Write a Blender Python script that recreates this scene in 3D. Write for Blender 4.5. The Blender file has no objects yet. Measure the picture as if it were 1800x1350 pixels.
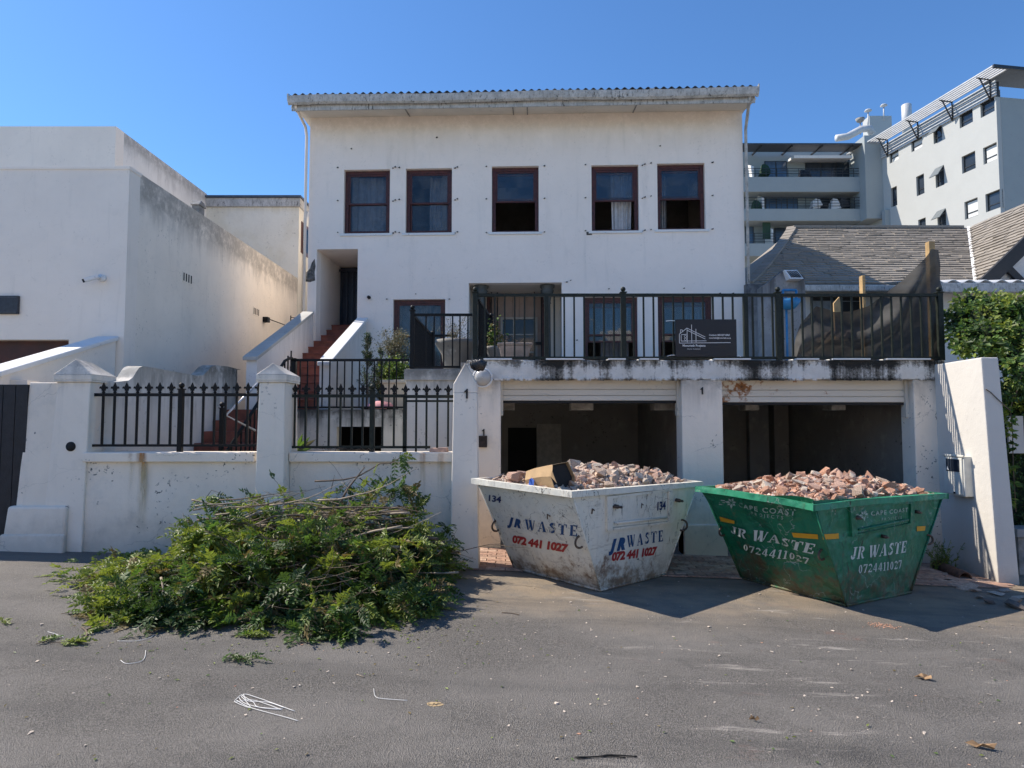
import bpy, bmesh, math, random
import numpy as np
from mathutils import Vector, Matrix, noise as mnoise
random.seed(7); rng = np.random.default_rng(7)
R = math.radians
scene = bpy.context.scene
COL = scene.collection

# ------------------------------------------------------------------ camera
F, CH = 1160.6, 1.75                       # focal length in photo pixels, camera height
PITCH = math.atan(65.3 / F)
cam_d = bpy.data.cameras.new('camera'); cam = bpy.data.objects.new('camera', cam_d); COL.objects.link(cam)
cam_d.sensor_width = 36; cam_d.lens = 36 * F / 1800; cam_d.clip_end = 2000; cam_d.clip_start = .05
cam.location = (0, 0, CH); cam.rotation_euler = (R(90) + PITCH, 0, 0)
scene.camera = cam

# ------------------------------------------------------------------ sky and sun
SUN = Vector((-.861, .295, 1.0)).normalized()
EL = math.asin(SUN.z); AZ = math.atan2(SUN.x, SUN.y)
world = bpy.data.worlds.new('World'); scene.world = world; world.use_nodes = True
wn = world.node_tree.nodes; wl = world.node_tree.links
bg = wn['Background']; sky = wn.new('ShaderNodeTexSky'); sky.sky_type = 'NISHITA'; sky.sun_disc = False
sky.sun_elevation = EL; sky.sun_rotation = AZ; sky.air_density = 1.0; sky.dust_density = .25; sky.ozone_density = 2.2
sky.altitude = 0
tint = wn.new('ShaderNodeMix'); tint.data_type = 'RGBA'; tint.blend_type = 'MULTIPLY'; tint.inputs[0].default_value = 1; tint.inputs[7].default_value = (.36, .55, .74, 1)
wl.new(sky.outputs[0], tint.inputs[6]); wl.new(tint.outputs[2], bg.inputs[0]); bg.inputs[1].default_value = .108
sun_d = bpy.data.lights.new('sun', 'SUN'); sun = bpy.data.objects.new('sun', sun_d); COL.objects.link(sun)
sun_d.energy = 3.0; sun_d.angle = R(.5); sun_d.color = (1, .90, .775)
sun.rotation_euler = SUN.to_track_quat('Z', 'Y').to_euler(); sun.location = (-20, 10, 30)
vs = scene.view_settings; vs.view_transform = 'Standard'; vs.look = 'None'; vs.gamma = 1; vs.exposure = 1.25; vs.use_curve_mapping = False
scene.cycles.max_bounces = 8; scene.cycles.diffuse_bounces = 4; scene.cycles.transparent_max_bounces = 12

# ------------------------------------------------------------------ measuring helpers: photo pixel -> point at a known depth
_c, _s = math.cos(PITCH), math.sin(PITCH)
def ray(px, py):
    a = (px - 900) / F; b = -(py - 675) / F
    return Vector((a, _c - _s * b, _s + _c * b))
def P(px, py, Y):
    r = ray(px, py); return Vector((0, 0, CH)) + r * (Y / r.y)
def PX(px, py, X):
    r = ray(px, py); return Vector((0, 0, CH)) + r * (X / r.x)
def Zat(py, Y): return P(900, py, Y).z
def Xat(px, Y): return (px - 900) / F * Y * 1.0008
def gz(x, y=0): return .1 - .034 * max(-13, min(13, x))
def PG(px, py):
    r = ray(px, py); t = (.1 - CH) / (r.z + .034 * r.x)
    return Vector((0, 0, CH)) + r * t

# ------------------------------------------------------------------ mesh helper
class MB:
    def __init__(s, tf=None): s.v = []; s.f = []; s.mi = []; s.tf = tf; s.cur = 0; s.sm = []
    def add(s, vs, fs, smooth=False):
        n = len(s.v)
        for p in vs:
            s.v.append(tuple(s.tf(*p)) if s.tf else tuple(p))
        for f in fs: s.f.append([i + n for i in f]); s.mi.append(s.cur); s.sm.append(smooth)
        return s
    def box(s, x0, x1, y0, y1, z0, z1):
        if x0 > x1: x0, x1 = x1, x0
        if y0 > y1: y0, y1 = y1, y0
        if z0 > z1: z0, z1 = z1, z0
        v = [(x0,y0,z0),(x1,y0,z0),(x1,y1,z0),(x0,y1,z0),(x0,y0,z1),(x1,y0,z1),(x1,y1,z1),(x0,y1,z1)]
        return s.add(v, [(0,3,2,1),(4,5,6,7),(0,1,5,4),(1,2,6,5),(2,3,7,6),(3,0,4,7)])
    def hexa(s, b, t):                       # bottom quad, top quad (ccw seen from above)
        return s.add(list(b) + list(t), [(0,3,2,1),(4,5,6,7),(0,1,5,4),(1,2,6,5),(2,3,7,6),(3,0,4,7)])
    def prism(s, pts, axis, a0, a1):         # 2-D outline swept along an axis
        n = len(pts)
        def mk(p, a):
            return {'x': (a, p[0], p[1]), 'y': (p[0], a, p[1]), 'z': (p[0], p[1], a)}[axis]
        v = [mk(p, a0) for p in pts] + [mk(p, a1) for p in pts]
        return s.add(v, [tuple(range(n))[::-1], tuple(range(n, 2*n))] + [(i, (i+1) % n, n + (i+1) % n, n + i) for i in range(n)])
    def beam(s, p, q, w, h=None, up=(0,0,1)):
        h = h or w; p = Vector(p); q = Vector(q); d = (q - p)
        if d.length < 1e-6: return s
        d.normalize(); up = Vector(up)
        if abs(d.dot(up)) > .98: up = Vector((0,1,0))
        a = d.cross(up).normalized(); b = a.cross(d).normalized()
        vs = []
        for c in (p, q):
            for (i, j) in ((-1,-1),(1,-1),(1,1),(-1,1)): vs.append(c + a*i*w/2 + b*j*h/2)
        return s.add(vs, [(0,1,2,3),(7,6,5,4),(0,4,5,1),(1,5,6,2),(2,6,7,3),(3,7,4,0)])
    def tube(s, pts, rad, n=6, smooth=True, cap=True):
        pts = [Vector(p) for p in pts]; m = len(pts)
        rr = rad if isinstance(rad, (list, tuple)) else [rad]*m
        vs = []; prev = None
        for i, p in enumerate(pts):
            d = (pts[min(i+1, m-1)] - pts[max(i-1, 0)])
            if d.length < 1e-9: d = Vector((0,0,1))
            d.normalize()
            a = (prev - d * prev.dot(d)) if prev is not None else d.orthogonal()
            if a.length < 1e-6: a = d.orthogonal()
            a.normalize(); prev = a; b = d.cross(a)
            for k in range(n):
                t = 2*math.pi*k/n; vs.append(p + (a*math.cos(t) + b*math.sin(t)) * rr[i])
        fs = [(i*n+k, i*n+(k+1) % n, (i+1)*n+(k+1) % n, (i+1)*n+k) for i in range(m-1) for k in range(n)]
        if cap: fs += [tuple(range(n))[::-1], tuple(range((m-1)*n, m*n))]
        return s.add(vs, fs, smooth)
    def lathe(s, c, prof, n=12, smooth=True):
        c = Vector(c); vs = [(c.x + r*math.cos(2*math.pi*k/n), c.y + r*math.sin(2*math.pi*k/n), c.z + z) for (r, z) in prof for k in range(n)]
        m = len(prof)
        fs = [(i*n+k, i*n+(k+1) % n, (i+1)*n+(k+1) % n, (i+1)*n+k) for i in range(m-1) for k in range(n)]
        fs += [tuple(range(n))[::-1], tuple(range((m-1)*n, m*n))]
        return s.add(vs, fs, smooth)
    def ball(s, c, r, n=10):
        prof = [(max(1e-4, r*math.sin(math.pi*i/6)), -r*math.cos(math.pi*i/6)) for i in range(7)]
        return s.lathe(c, prof, n)
    def mesh(s, name, mats, off=Vector((0,0,0))):
        me = bpy.data.meshes.new(name)
        v = [(x-off.x, y-off.y, z-off.z) for x, y, z in s.v] if off.length else s.v
        me.from_pydata(v, [], s.f)
        for m in (mats if isinstance(mats, (list, tuple)) else [mats]): me.materials.append(m)
        me.polygons.foreach_set('material_index', s.mi); me.polygons.foreach_set('use_smooth', s.sm)
        me.update(); return me
def wloc(o):
    l = Vector((0,0,0))
    while o is not None: l = l + o.location; o = o.parent
    return l
def build(mb, name, mats, parent=None, bevel=0, local=False, stuff=False, kind=None, label=None):
    off = Vector((0,0,0)) if (local or parent is None) else wloc(parent)
    o = bpy.data.objects.new(name, mb.mesh(name, mats, off)); COL.objects.link(o)
    if parent is not None: o.parent = parent
    if bevel:
        m = o.modifiers.new('bevel', 'BEVEL'); m.width = bevel; m.segments = 2; m.limit_method = 'ANGLE'; m.angle_limit = R(40)
    if stuff: o['kind'] = 'stuff'
    if kind: o['kind'] = kind
    if label: o['label'] = label
    return o
def thing(name, label, cat, loc=(0,0,0), group=None):
    o = bpy.data.objects.new(name, None); COL.objects.link(o); o.location = loc; o.empty_display_size = .1
    o['label'] = label; o['category'] = cat
    if group: o['group'] = group
    return o
def tag(o, label, cat, group=None):
    o['label'] = label; o['category'] = cat
    if group: o['group'] = group
    return o
def inst(name, me, parent, loc, rot=(0,0,0), scale=(1,1,1)):
    o = bpy.data.objects.new(name, me); COL.objects.link(o)
    if parent is not None: o.parent = parent
    o.location = loc; o.rotation_euler = rot; o.scale = scale; return o
def np_mesh(name, V, Fq, mats, mi=None, smooth=False):
    me = bpy.data.meshes.new(name); V = np.asarray(V, np.float32); Fq = np.asarray(Fq, np.int32)
    k = Fq.shape[1]
    me.vertices.add(len(V)); me.vertices.foreach_set('co', V.ravel())
    me.loops.add(Fq.size); me.loops.foreach_set('vertex_index', Fq.ravel())
    me.polygons.add(len(Fq)); me.polygons.foreach_set('loop_start', np.arange(0, Fq.size, k, dtype=np.int32))
    for m in mats: me.materials.append(m)
    if mi is not None: me.polygons.foreach_set('material_index', np.asarray(mi, np.int32))
    me.polygons.foreach_set('use_smooth', np.full(len(Fq), smooth))
    me.update(calc_edges=True); me.validate(); return me

# ------------------------------------------------------------------ materials
class N:
    def __init__(s, name):
        s.m = bpy.data.materials.new(name); s.m.use_nodes = True; s.t = s.m.node_tree
        s.b = s.t.nodes['Principled BSDF']; s.out = s.t.nodes['Material Output']; s.pos = None
    def n(s, ty, **kw):
        x = s.t.nodes.new(ty)
        for k, v in kw.items(): setattr(x, k, v)
        return x
    def put(s, a, b):
        if hasattr(a, 'is_output') or isinstance(a, bpy.types.NodeSocket): s.t.links.new(a, b)
        else:
            if isinstance(a, (tuple, list)) and len(a) == 3 and b.type == 'RGBA': a = (*a, 1)
            b.default_value = a
    def co(s, kind='pos'):
        if kind == 'pos':
            if s.pos is None: s.pos = s.n('ShaderNodeNewGeometry').outputs['Position']
            return s.pos
        return s.n('ShaderNodeTexCoord').outputs['Object']
    def map(s, v, scale=(1,1,1), loc=(0,0,0), rot=(0,0,0)):
        x = s.n('ShaderNodeMapping'); s.put(v, x.inputs[0]); x.inputs[1].default_value = loc; x.inputs[2].default_value = rot; x.inputs[3].default_value = scale
        return x.outputs[0]
    def noise(s, v, sc, det=4, rough=.55, dist=0):
        x = s.n('ShaderNodeTexNoise'); s.put(v, x.inputs['Vector']); x.inputs['Scale'].default_value = sc
        x.inputs['Detail'].default_value = det; x.inputs['Roughness'].default_value = rough; x.inputs['Distortion'].default_value = dist
        return x.outputs[0]
    def voro(s, v, sc, feat='F1', out=0):
        x = s.n('ShaderNodeTexVoronoi', feature=feat); s.put(v, x.inputs['Vector']); x.inputs['Scale'].default_value = sc
        return x.outputs[out]
    def ramp(s, f, a, b, va=0., vb=1.):
        x = s.n('ShaderNodeMapRange', interpolation_type='SMOOTHSTEP'); s.put(f, x.inputs[0])
        for i, q in enumerate((a, b, va, vb)): s.put(q, x.inputs[i+1])
        return x.outputs[0]
    def m_(s, op, a, b=0., c=0.):
        x = s.n('ShaderNodeMath', operation=op); s.put(a, x.inputs[0]); s.put(b, x.inputs[1]); s.put(c, x.inputs[2]); return x.outputs[0]
    def mix(s, f, a, b, mode='MIX'):
        x = s.n('ShaderNodeMix', data_type='RGBA', blend_type=mode); s.put(f, x.inputs[0]); s.put(a, x.inputs[6]); s.put(b, x.inputs[7]); return x.outputs[2]
    def noisec(s, v, sc):
        x = s.n('ShaderNodeTexNoise'); s.put(v, x.inputs['Vector']); x.inputs['Scale'].default_value = sc; x.inputs['Detail'].default_value = 5; x.inputs['Roughness'].default_value = .65; return x.outputs['Color']
    def m_v(s, a, b, k):
        x = s.n('ShaderNodeVectorMath', operation='MULTIPLY_ADD'); s.put(b, x.inputs[0]); x.inputs[1].default_value = (k, k, k); s.put(a, x.inputs[2]); return x.outputs[0]
    def sep(s, v, i):
        x = s.n('ShaderNodeSeparateXYZ'); s.put(v, x.inputs[0]); return x.outputs[i]
    def bump(s, h, dist=.01, st=1., nrm=None):
        x = s.n('ShaderNodeBump'); s.put(h, x.inputs['Height']); x.inputs['Distance'].default_value = dist; x.inputs['Strength'].default_value = st
        if nrm: s.put(nrm, x.inputs['Normal'])
        return x.outputs[0]
    def fin(s, col, rough=.7, nrm=None, metal=0, spec=.4):
        s.put(col, s.b.inputs['Base Color']); s.put(rough, s.b.inputs['Roughness']); s.put(metal, s.b.inputs['Metallic'])
        s.b.inputs['Specular IOR Level'].default_value = spec
        if nrm: s.put(nrm, s.b.inputs['Normal'])
        return s.m
def plain(name, col, rough=.6, var=.15, sc=12, bump=.002, metal=0, spec=.4, coord='pos'):
    k = N(name); v = k.co(coord); a = k.noise(v, sc, 5, .6)
    c = k.mix(k.ramp(a, .3, .7), tuple(x*(1-var) for x in col), tuple(min(1, x*(1+var)) for x in col))
    return k.fin(c, k.ramp(a, .2, .8, rough-.08, min(1, rough+.08)), k.bump(k.noise(v, sc*6, 4), bump) if bump else None, metal, spec)
def plaster(name, base=(.74,.74,.73), dirt=(.20,.195,.18), top=None, tr=.6, tamt=.8, bot=None, br=.5, chips=.25, mottle=.12, streak=(7,7,.7), sx=1, warm=0., rust=0, bumpd=.006):
    """painted render: cloudy patches, stains running down from the top edge, splashed foot, small chips"""
    k = N(name); v = k.co()
    a = k.noise(v, 1.1, 6, .6, .3); b = k.noise(v, 4.5, 6, .65); s1 = k.noise(k.map(v, streak), 1., 5, .65, .4)
    c = k.mix(k.ramp(a, .3, .72, 0, mottle*2), base, tuple(x*.72 for x in base))
    c = k.mix(k.ramp(b, .52, .78, 0, mottle*1.6), c, (.50,.48,.44))
    c = k.mix(k.ramp(s1, .55, .75, 0, .16), c, (.42,.40,.36))
    if warm: c = k.mix(k.ramp(k.noise(v, 1.7, 4), .45, .7, 0, warm), c, (.62,.55,.40))
    z = k.sep(v, 2)
    if top is not None:
        edge = k.ramp(k.m_('ADD', z, k.m_('MULTIPLY', k.m_('SUBTRACT', s1, .5), tr*1.7)), top - tr, top, 0, 1)
        mk = k.m_('MULTIPLY', edge, k.ramp(k.noise(k.map(v, (2.2,2.2,1.4)), 1.4, 6, .7),   .30, .54, 0, tamt))
        thin = k.m_('MULTIPLY', k.ramp(z, top - .10 - tr*.12, top - .01), k.ramp(k.noise(v, 7, 6, .75), .36, .56, 0, tamt)); c = k.mix(thin, c, tuple(x*.8 for x in dirt))
        c = k.mix(mk, c, dirt)
    if bot is not None:
        e = k.ramp(k.m_('SUBTRACT', z, k.m_('MULTIPLY', k.m_('SUBTRACT', b, .45), br*1.2)), bot, bot + br, 1, 0)
        c = k.mix(k.m_('MULTIPLY', e, .38), c, (.24,.215,.17))
    chip = k.m_('MULTIPLY', k.ramp(k.noise(v, 21, 4, .6), .60, .65), k.ramp(k.noise(v, 2.3, 4, .6), .53, .60, 0, min(1., chips*1.3)))
    c = k.mix(chip, c, (.13,.13,.12))
    crk = k.m_('MULTIPLY', k.ramp(k.voro(k.m_v(k.map(v, (.55,.55,1.1)), k.noisec(v, 2.2), .28), 1.3, 'DISTANCE_TO_EDGE'), .0, .006, .42, 0), k.ramp(a, .46, .56, 0, min(1., chips*1.5))); c = k.mix(crk, c, (.25,.24,.22))
    if rust: c = k.mix(k.m_('MULTIPLY', k.ramp(s1, .56, .66), rust), c, (.36,.17,.05))
    h = k.m_('ADD', k.m_('MULTIPLY', k.noise(v, 60, 4), .25), k.m_('ADD', b, k.m_('MULTIPLY', k.noise(v, 14, 4), .5)))
    return k.fin(c, .82, k.bump(h, bumpd), 0, .25)

WHITE = plaster('white_plaster', top=None, bot=None, mottle=.10)
# ------------------------------------------------------------------ named materials
FRONTW = plaster('street_wall_paint', base=(.89,.80,.68), bot=.18, br=.6, chips=.95, mottle=.2, bumpd=.010)
PILLARW = plaster('pillar_paint', base=(.88,.80,.69), top=2.42, tr=.35, tamt=.45, bot=.1, br=.25, chips=.3, mottle=.12)
HOUSEW = plaster('house_wall_paint', base=(.90,.805,.72), top=8.2, tr=.9, tamt=.16, dirt=(.45,.40,.30), chips=.10, mottle=.085, streak=(4,4,.45))
NEIW = plaster('neighbour_wall_paint', base=(.86,.79,.69), top=5.36, tr=.50, tamt=.42, dirt=(.20,.19,.17), chips=.25, mottle=.14)
NEIF = plaster('neighbour_front_paint', base=(.85,.785,.70), chips=.12, mottle=.10)
NEIW2 = plaster('upper_block_paint', base=(.80,.78,.74), top=7.90, tr=.45, tamt=.40, dirt=(.20,.19,.17), chips=.2)
BACKW = plaster('back_block_paint', base=(.80,.77,.68), top=7.85, tr=.4, tamt=.3, warm=.3)
BOUNDW = plaster('garden_wall_paint', base=(.76,.735,.68), top=2.6, tr=.9, tamt=.7, dirt=(.16,.155,.13), chips=.3, mottle=.2)
STAIRW = plaster('stair_parapet_paint', base=(.80,.77,.73), top=4.2, tr=1.3, tamt=.35, chips=.2)
CAPW = plaster('weathered_coping', base=(.55,.54,.50), mottle=.5, chips=.6, streak=(14,14,14))
LANDW = plaster('damp_slab_face', base=(.66,.64,.56), top=2.0, tr=.5, tamt=1., dirt=(.05,.05,.045), chips=.5, mottle=.3)
PODW = plaster('raised_terrace_paint', base=(.76,.73,.66), top=2.47, tr=.45, tamt=.6, dirt=(.15,.15,.14), warm=.2)
LITW = plaster('right_wall_paint', base=(.60,.58,.54), top=None, bot=-.1, br=.2, chips=.15, mottle=.06)
JAMBW = plaster('garage_pier_paint', base=(.89,.80,.68), top=2.3, tr=.5, tamt=.4, bot=.0, br=.9, chips=.7, mottle=.18, dirt=(.12,.12,.11))
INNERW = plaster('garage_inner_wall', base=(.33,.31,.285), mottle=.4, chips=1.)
def beam_mat():
    k = N('stained_concrete_beam'); v = k.co()
    x = k.sep(v, 0); z = k.sep(v, 2)
    st = k.noise(k.map(v, (2.7,.0,.12)), 1., 3, .6); st2 = k.noise(k.map(v, (9,0,.5)), 1., 5, .75, .5)
    rag = k.noise(v, 34, 5, .75)
    f = k.m_('ADD', k.m_('MULTIPLY', st, .75), k.m_('ADD', k.m_('MULTIPLY', st2, .42), k.m_('MULTIPLY', k.m_('SUBTRACT', rag, .5), .34)))
    f = k.m_('ADD', f, k.m_('MULTIPLY', k.ramp(x, -.3, 4.0), .06))
    top = k.ramp(z, 2.40, 2.52, 0, .13); bot = k.ramp(z, 2.28, 2.33, .10, 0)
    f = k.m_('ADD', f, k.m_('ADD', top, bot))
    c = k.mix(k.ramp(k.noise(v, 5, 5), .3, .7), (.66,.64,.59), (.78,.76,.71))
    c = k.mix(k.ramp(f, .60, .72, 0, .9), c, (.15,.14,.12))
    c = k.mix(k.ramp(f, .70, .80, 0, .95), c, (.022,.022,.02))
    return k.fin(c, .9, k.bump(k.m_('ADD', rag, k.noise(v, 9, 5)), .02), 0, .2)
BEAMM = beam_mat()
IRON = plain('black_painted_iron', (.008,.0085,.009), .5, .3, 30, .0015, spec=.22)
IRONG = plain('dark_green_iron', (.016,.021,.016), .5, .35, 25, .002, spec=.25)
WOODF = plain('maroon_window_wood', (.070,.020,.018), .42, .35, 18, .002)
STEPM = plain('red_step_tile', (.24,.072,.045), .55, .28, 6, .003)
DARK = plain('dark_void', (.02,.02,.02), .9, .2, 4, 0)
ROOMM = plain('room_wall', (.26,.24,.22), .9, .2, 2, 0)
CURT = plain('white_net_curtain', (.52,.52,.53), .9, .12, 10, 0)
def gutter_mat():
    k = N('mildewed_gutter'); v = k.co(); a = k.noise(v, 5, 7, .75); b = k.noise(k.map(v, (26,26,7)), 1., 6, .8); c2 = k.noise(v, 2.0, 3)
    c = k.mix(k.ramp(a, .35, .65), (.56,.55,.53), (.38,.375,.36)); c = k.mix(k.ramp(b, .50, .62, 0, .6), c, (.20,.195,.18))
    f = k.m_('ADD', b, k.m_('MULTIPLY', k.m_('SUBTRACT', c2, .5), .5)); c = k.mix(k.ramp(f, .58, .68, 0, .85), c, (.05,.05,.045)); return k.fin(c, .8, k.bump(a, .01), 0, .3)
GUTM = gutter_mat()
GUTM_OLD = plaster('mildewed_gutter', base=(.60,.585,.56), mottle=.55, chips=1.2, streak=(12,12,5), dirt=(.06,.06,.055), bumpd=.004)
SOFM = plaster('soffit_paint', base=(.74,.69,.61), mottle=.25, chips=.3)
CONC = plain('grey_concrete', (.26,.25,.235), .9, .35, 7, .008)
BROWN = plain('brown_garage_door', (.055,.018,.014), .5, .3, 5, .002)
BLUEG = plain('grey_blue_roof_metal', (.06,.075,.10), .45, .25, 9, .002)
def glass(name, tint=(.75,.8,.85), t=.72, rough=.02, dirt=.1):
    k = N(name); tr = k.n('ShaderNodeBsdfTransparent'); tr.inputs[0].default_value = (*[x*t for x in tint], 1)
    gl = k.n('ShaderNodeBsdfGlossy'); gl.inputs['Roughness'].default_value = rough; gl.inputs[0].default_value = (.85,.85,.85,1)
    nb = k.bump(k.noise(k.co(), 2.2, 2), .02, .35); k.put(nb, gl.inputs['Normal'])
    fr = k.n('ShaderNodeFresnel'); fr.inputs[0].default_value = 1.55
    mx = k.n('ShaderNodeMixShader'); k.put(k.m_('MINIMUM', k.m_('MULTIPLY', fr.outputs[0], .8), 1.), mx.inputs[0]); k.put(tr.outputs[0], mx.inputs[1]); k.put(gl.outputs[0], mx.inputs[2])
    df = k.n('ShaderNodeBsdfDiffuse'); df.inputs[0].default_value = (.35,.35,.34,1)
    m2 = k.n('ShaderNodeMixShader'); k.put(k.ramp(k.noise(k.co(), 3, 5), .4, .75, 0, dirt), m2.inputs[0]); k.put(mx.outputs[0], m2.inputs[1]); k.put(df.outputs[0], m2.inputs[2])
    k.put(m2.outputs[0], k.out.inputs[0]); return k.m
GLASS = glass('old_window_glass', (.92,.95,.98), .9); GLASSB = glass('flat_window_glass', (.5,.6,.7), .3, .03)

# ------------------------------------------------------------------ ground
def asphalt():
    k = N('worn_asphalt'); v = k.co()
    fine = k.noise(v, 95, 3, .7); agg = k.voro(v, 150); mid = k.noise(v, 7, 6, .65); big = k.noise(k.map(v, (.55,1.1,1)), 1., 5, .6, .6)
    c = k.mix(k.ramp(fine, .38, .62), (.080,.074,.066), (.205,.190,.170))
    c = k.mix(k.ramp(k.noise(v, 170, 2, .5), .62, .70, 0, .42), c, (.40,.385,.365))
    c = k.mix(k.ramp(big, .35, .7, 0, .6), c, (.24,.224,.203))
    c = k.mix(k.ramp(mid, .5, .75, 0, .3), c, (.075,.073,.070))
    # sand and cement dust spread around the skips and along the wall
    y = k.sep(v, 1); x = k.sep(v, 0)
    band = k.m_('MULTIPLY', k.ramp(k.m_('ADD', y, k.m_('MULTIPLY', big, 1.6)), 6.0, 7.6), k.ramp(k.m_('ADD', x, mid), -1.6, .6))
    c = k.mix(k.m_('MULTIPLY', band, k.ramp(k.noise(v, 2.6, 6, .7), .32, .62, .25, .85)), c, (.36,.285,.20))
    lf = k.m_('MULTIPLY', k.ramp(k.m_('ADD', x, k.m_('MULTIPLY', big, 1.8)), -3.6, -4.6, 0, 1), k.ramp(y, 5.4, 6.6))
    c = k.mix(k.m_('MULTIPLY', lf, k.ramp(mid, .35, .6, .2, .6)), c, (.235,.215,.185))
    # cement drips, scuffs and brick dust
    sp = k.ramp(k.voro(k.map(v, (1.,2.2,1), (3,1,0), (0,0,.5)), 3.1), .03, .075, 1, 0)
    spm = k.ramp(k.noise(v, 26, 4, .7), .45, .6)
    right = k.ramp(x, -.3, 1.2)
    c = k.mix(k.m_('MULTIPLY', k.m_('MULTIPLY', sp, spm), k.m_('MULTIPLY', right, .7)), c, (.46,.44,.41))
    sp2 = k.ramp(k.voro(v, 9), .02, .06, 1, 0)
    c = k.mix(k.m_('MULTIPLY', sp2, k.ramp(k.noise(v, 1.3, 2), .5, .6, 0, .65)), c, (.50,.48,.45))
    rd = k.m_('MULTIPLY', k.ramp(k.noise(k.map(v, (1.2,2.4,1), (7,3,0), (0,0,-.6)), 1.2, 6, .7), .60, .74), right)
    c = k.mix(k.m_('MULTIPLY', rd, .38), c, (.30,.13,.085))
    sc1 = k.m_('MULTIPLY', k.ramp(k.noise(k.map(v, (1.1,7,1), (2,0,0), (0,0,-.55)), 1., 6, .7), .57, .68), k.ramp(k.noise(v, .9, 3), .46, .58)); c = k.mix(k.m_('MULTIPLY', sc1, k.m_('MULTIPLY', right, .8)), c, (.42,.385,.34))
    c = k.mix(k.ramp(k.noise(k.map(v, (.35,2.2,1), (0,0,0), (0,0,.06)), 1., 5, .6), .48, .72, 0, .42), c, (.075,.072,.068))
    ol = k.ramp(k.noise(v, .9, 3), .62, .72, 0, .35); c = k.mix(ol, c, (.045,.044,.043))
    h = k.m_('ADD', k.m_('MULTIPLY', agg, 1.), k.m_('ADD', k.m_('MULTIPLY', fine, .9), k.m_('MULTIPLY', mid, 1.5)))
    return k.fin(c, k.ramp(fine, .3, .7, .72, .92), k.bump(h, .010, .9), 0, .35)
ROADM = asphalt()
xs = sorted(set([-220,-120,-60,-30,-13] + [x*.8 for x in range(-12, 14)] + [13,30,60,120,220])); ys = [-60,-25,-10,-4] + [x*.5 for x in range(0, 24)] + [14,20,35,70,150,320]
g = MB()
V = [(x, y, gz(x) + (0 if y < 7.3 else .0)) for y in ys for x in xs]; nx = len(xs)
g.add(V, [(j*nx+i, j*nx+i+1, (j+1)*nx+i+1, (j+1)*nx+i) for j in range(len(ys)-1) for i in range(nx-1)], True)
road = build(g, 'road', ROADM, kind='structure')

# the other side of the street, unseen: pale pavement, wall and houses added to bounce warm light
OPPM = plaster('bounce_plaster', base=(.84,.755,.64), mottle=.1)
PAVC = plain('bounce_paving', (.58,.50,.40), .85, .15, 3, .004)
g = MB(); g.add([(x, y, gz(x) + .01) for y in (-60, -2.4) for x in (-60, -13, 13, 60)], [(0,1,5,4),(1,2,6,5),(2,3,7,6)]); build(g, 'added_opposite_pavement', PAVC, kind='structure')
for i, (x0, x1, y0, h) in enumerate(((-30, -17, -15, 6.2), (-15.5, -4, -14, 4.2), (-2, 9, -16, 6.5), (11, 24, -14, 4.6))):
    m = MB(); m.box(x0, x1, y0 - 8, y0, -.6, h); m.prism([(y0 - 8.4, h), (y0 + .4, h), (y0 - 4, h + 1.6)], 'x', x0 - .3, x1 + .3); o = build(m, 'added_opposite_house', OPPM, kind='structure')
g = MB(); g.box(-40, 40, -8.4, -8.2, -1, 1.7); build(g, 'added_opposite_wall', OPPM, kind='structure')
# ------------------------------------------------------------------ house on the left: near block, upper block, back block
def rwall(mb, x0, x1, y0, y1, z0, z1): return mb.box(x0, x1, y0, y1, z0, z1)
nx1 = P(228, 292, 10).x; nz = P(228, 292, 10).z
nb = thing('white_house', 'blank white rendered neighbour house at left with blackened parapet edges and camera', 'house', (-9, 14, .2))
# front wall with the garage door opening
gd0, gd1 = P(-60, 597, 10).x, P(121, 597, 10).x; gzt = P(121, 597, 10).z
m = MB(); m.box(-16, gd0, 10, 10.3, -.2, nz - .06); m.box(gd0, gd1, 10, 10.3, gzt, nz - .06); m.box(gd1, nx1, 10, 10.3, -.2, nz - .06)
build(m, 'front_wall', NEIF, nb)
m = MB(); m.box(gd0, gd1, 10.18, 10.26, 0, gzt + .02)
for i in range(5): m.box(gd0, gd1, 10.16, 10.182, gzt - .42 - i*.5, gzt - .40 - i*.5)
build(m, 'garage_door', BROWN, nb)
m = MB(); m.box(nx1 - .3, nx1, 10.3, 18.0, -.2, nz - .004); build(m, 'side_wall', NEIW, nb)
m = MB(); m.box(-16, nx1 + .012, 9.985, 10.32, nz - .06, nz); build(m, 'parapet_cap', NEIF, nb, bevel=.01)
m = MB(); m.box(-16, nx1 - .3, 10.3, 13.8, nz - .6, nz - .45); build(m, 'flat_roof', CONC, nb)
ux, uz = P(204, 222, 13.8).x, P(204, 222, 13.8).z
m = MB(); m.box(-17, ux, 13.8, 14.1, nz - 1, uz); build(m, 'upper_wall', NEIF, nb)
m = MB(); m.box(ux - .3, ux, 14.1, 18.02, nz - 1, uz - .003); m.box(-17, ux - .3, 14.1, 18, uz - .5, uz - .4); build(m, 'upper_side_wall', NEIW2, nb)
# small cowl on the parapet
cw = PX(347, 365, nx1 - .1); m = MB(); m.box(cw.x - .06, cw.x + .08, cw.y - .10, cw.y + .12, cw.z - .14, cw.z + .02)
m.prism([(cw.y - .13, cw.z + .02), (cw.y + .16, cw.z + .02), (cw.y + .08, cw.z + .10), (cw.y - .05, cw.z + .12)], 'x', cw.x - .08, cw.x + .10)
build(m, 'vent_cowl', CONC, nb, bevel=.01)
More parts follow.
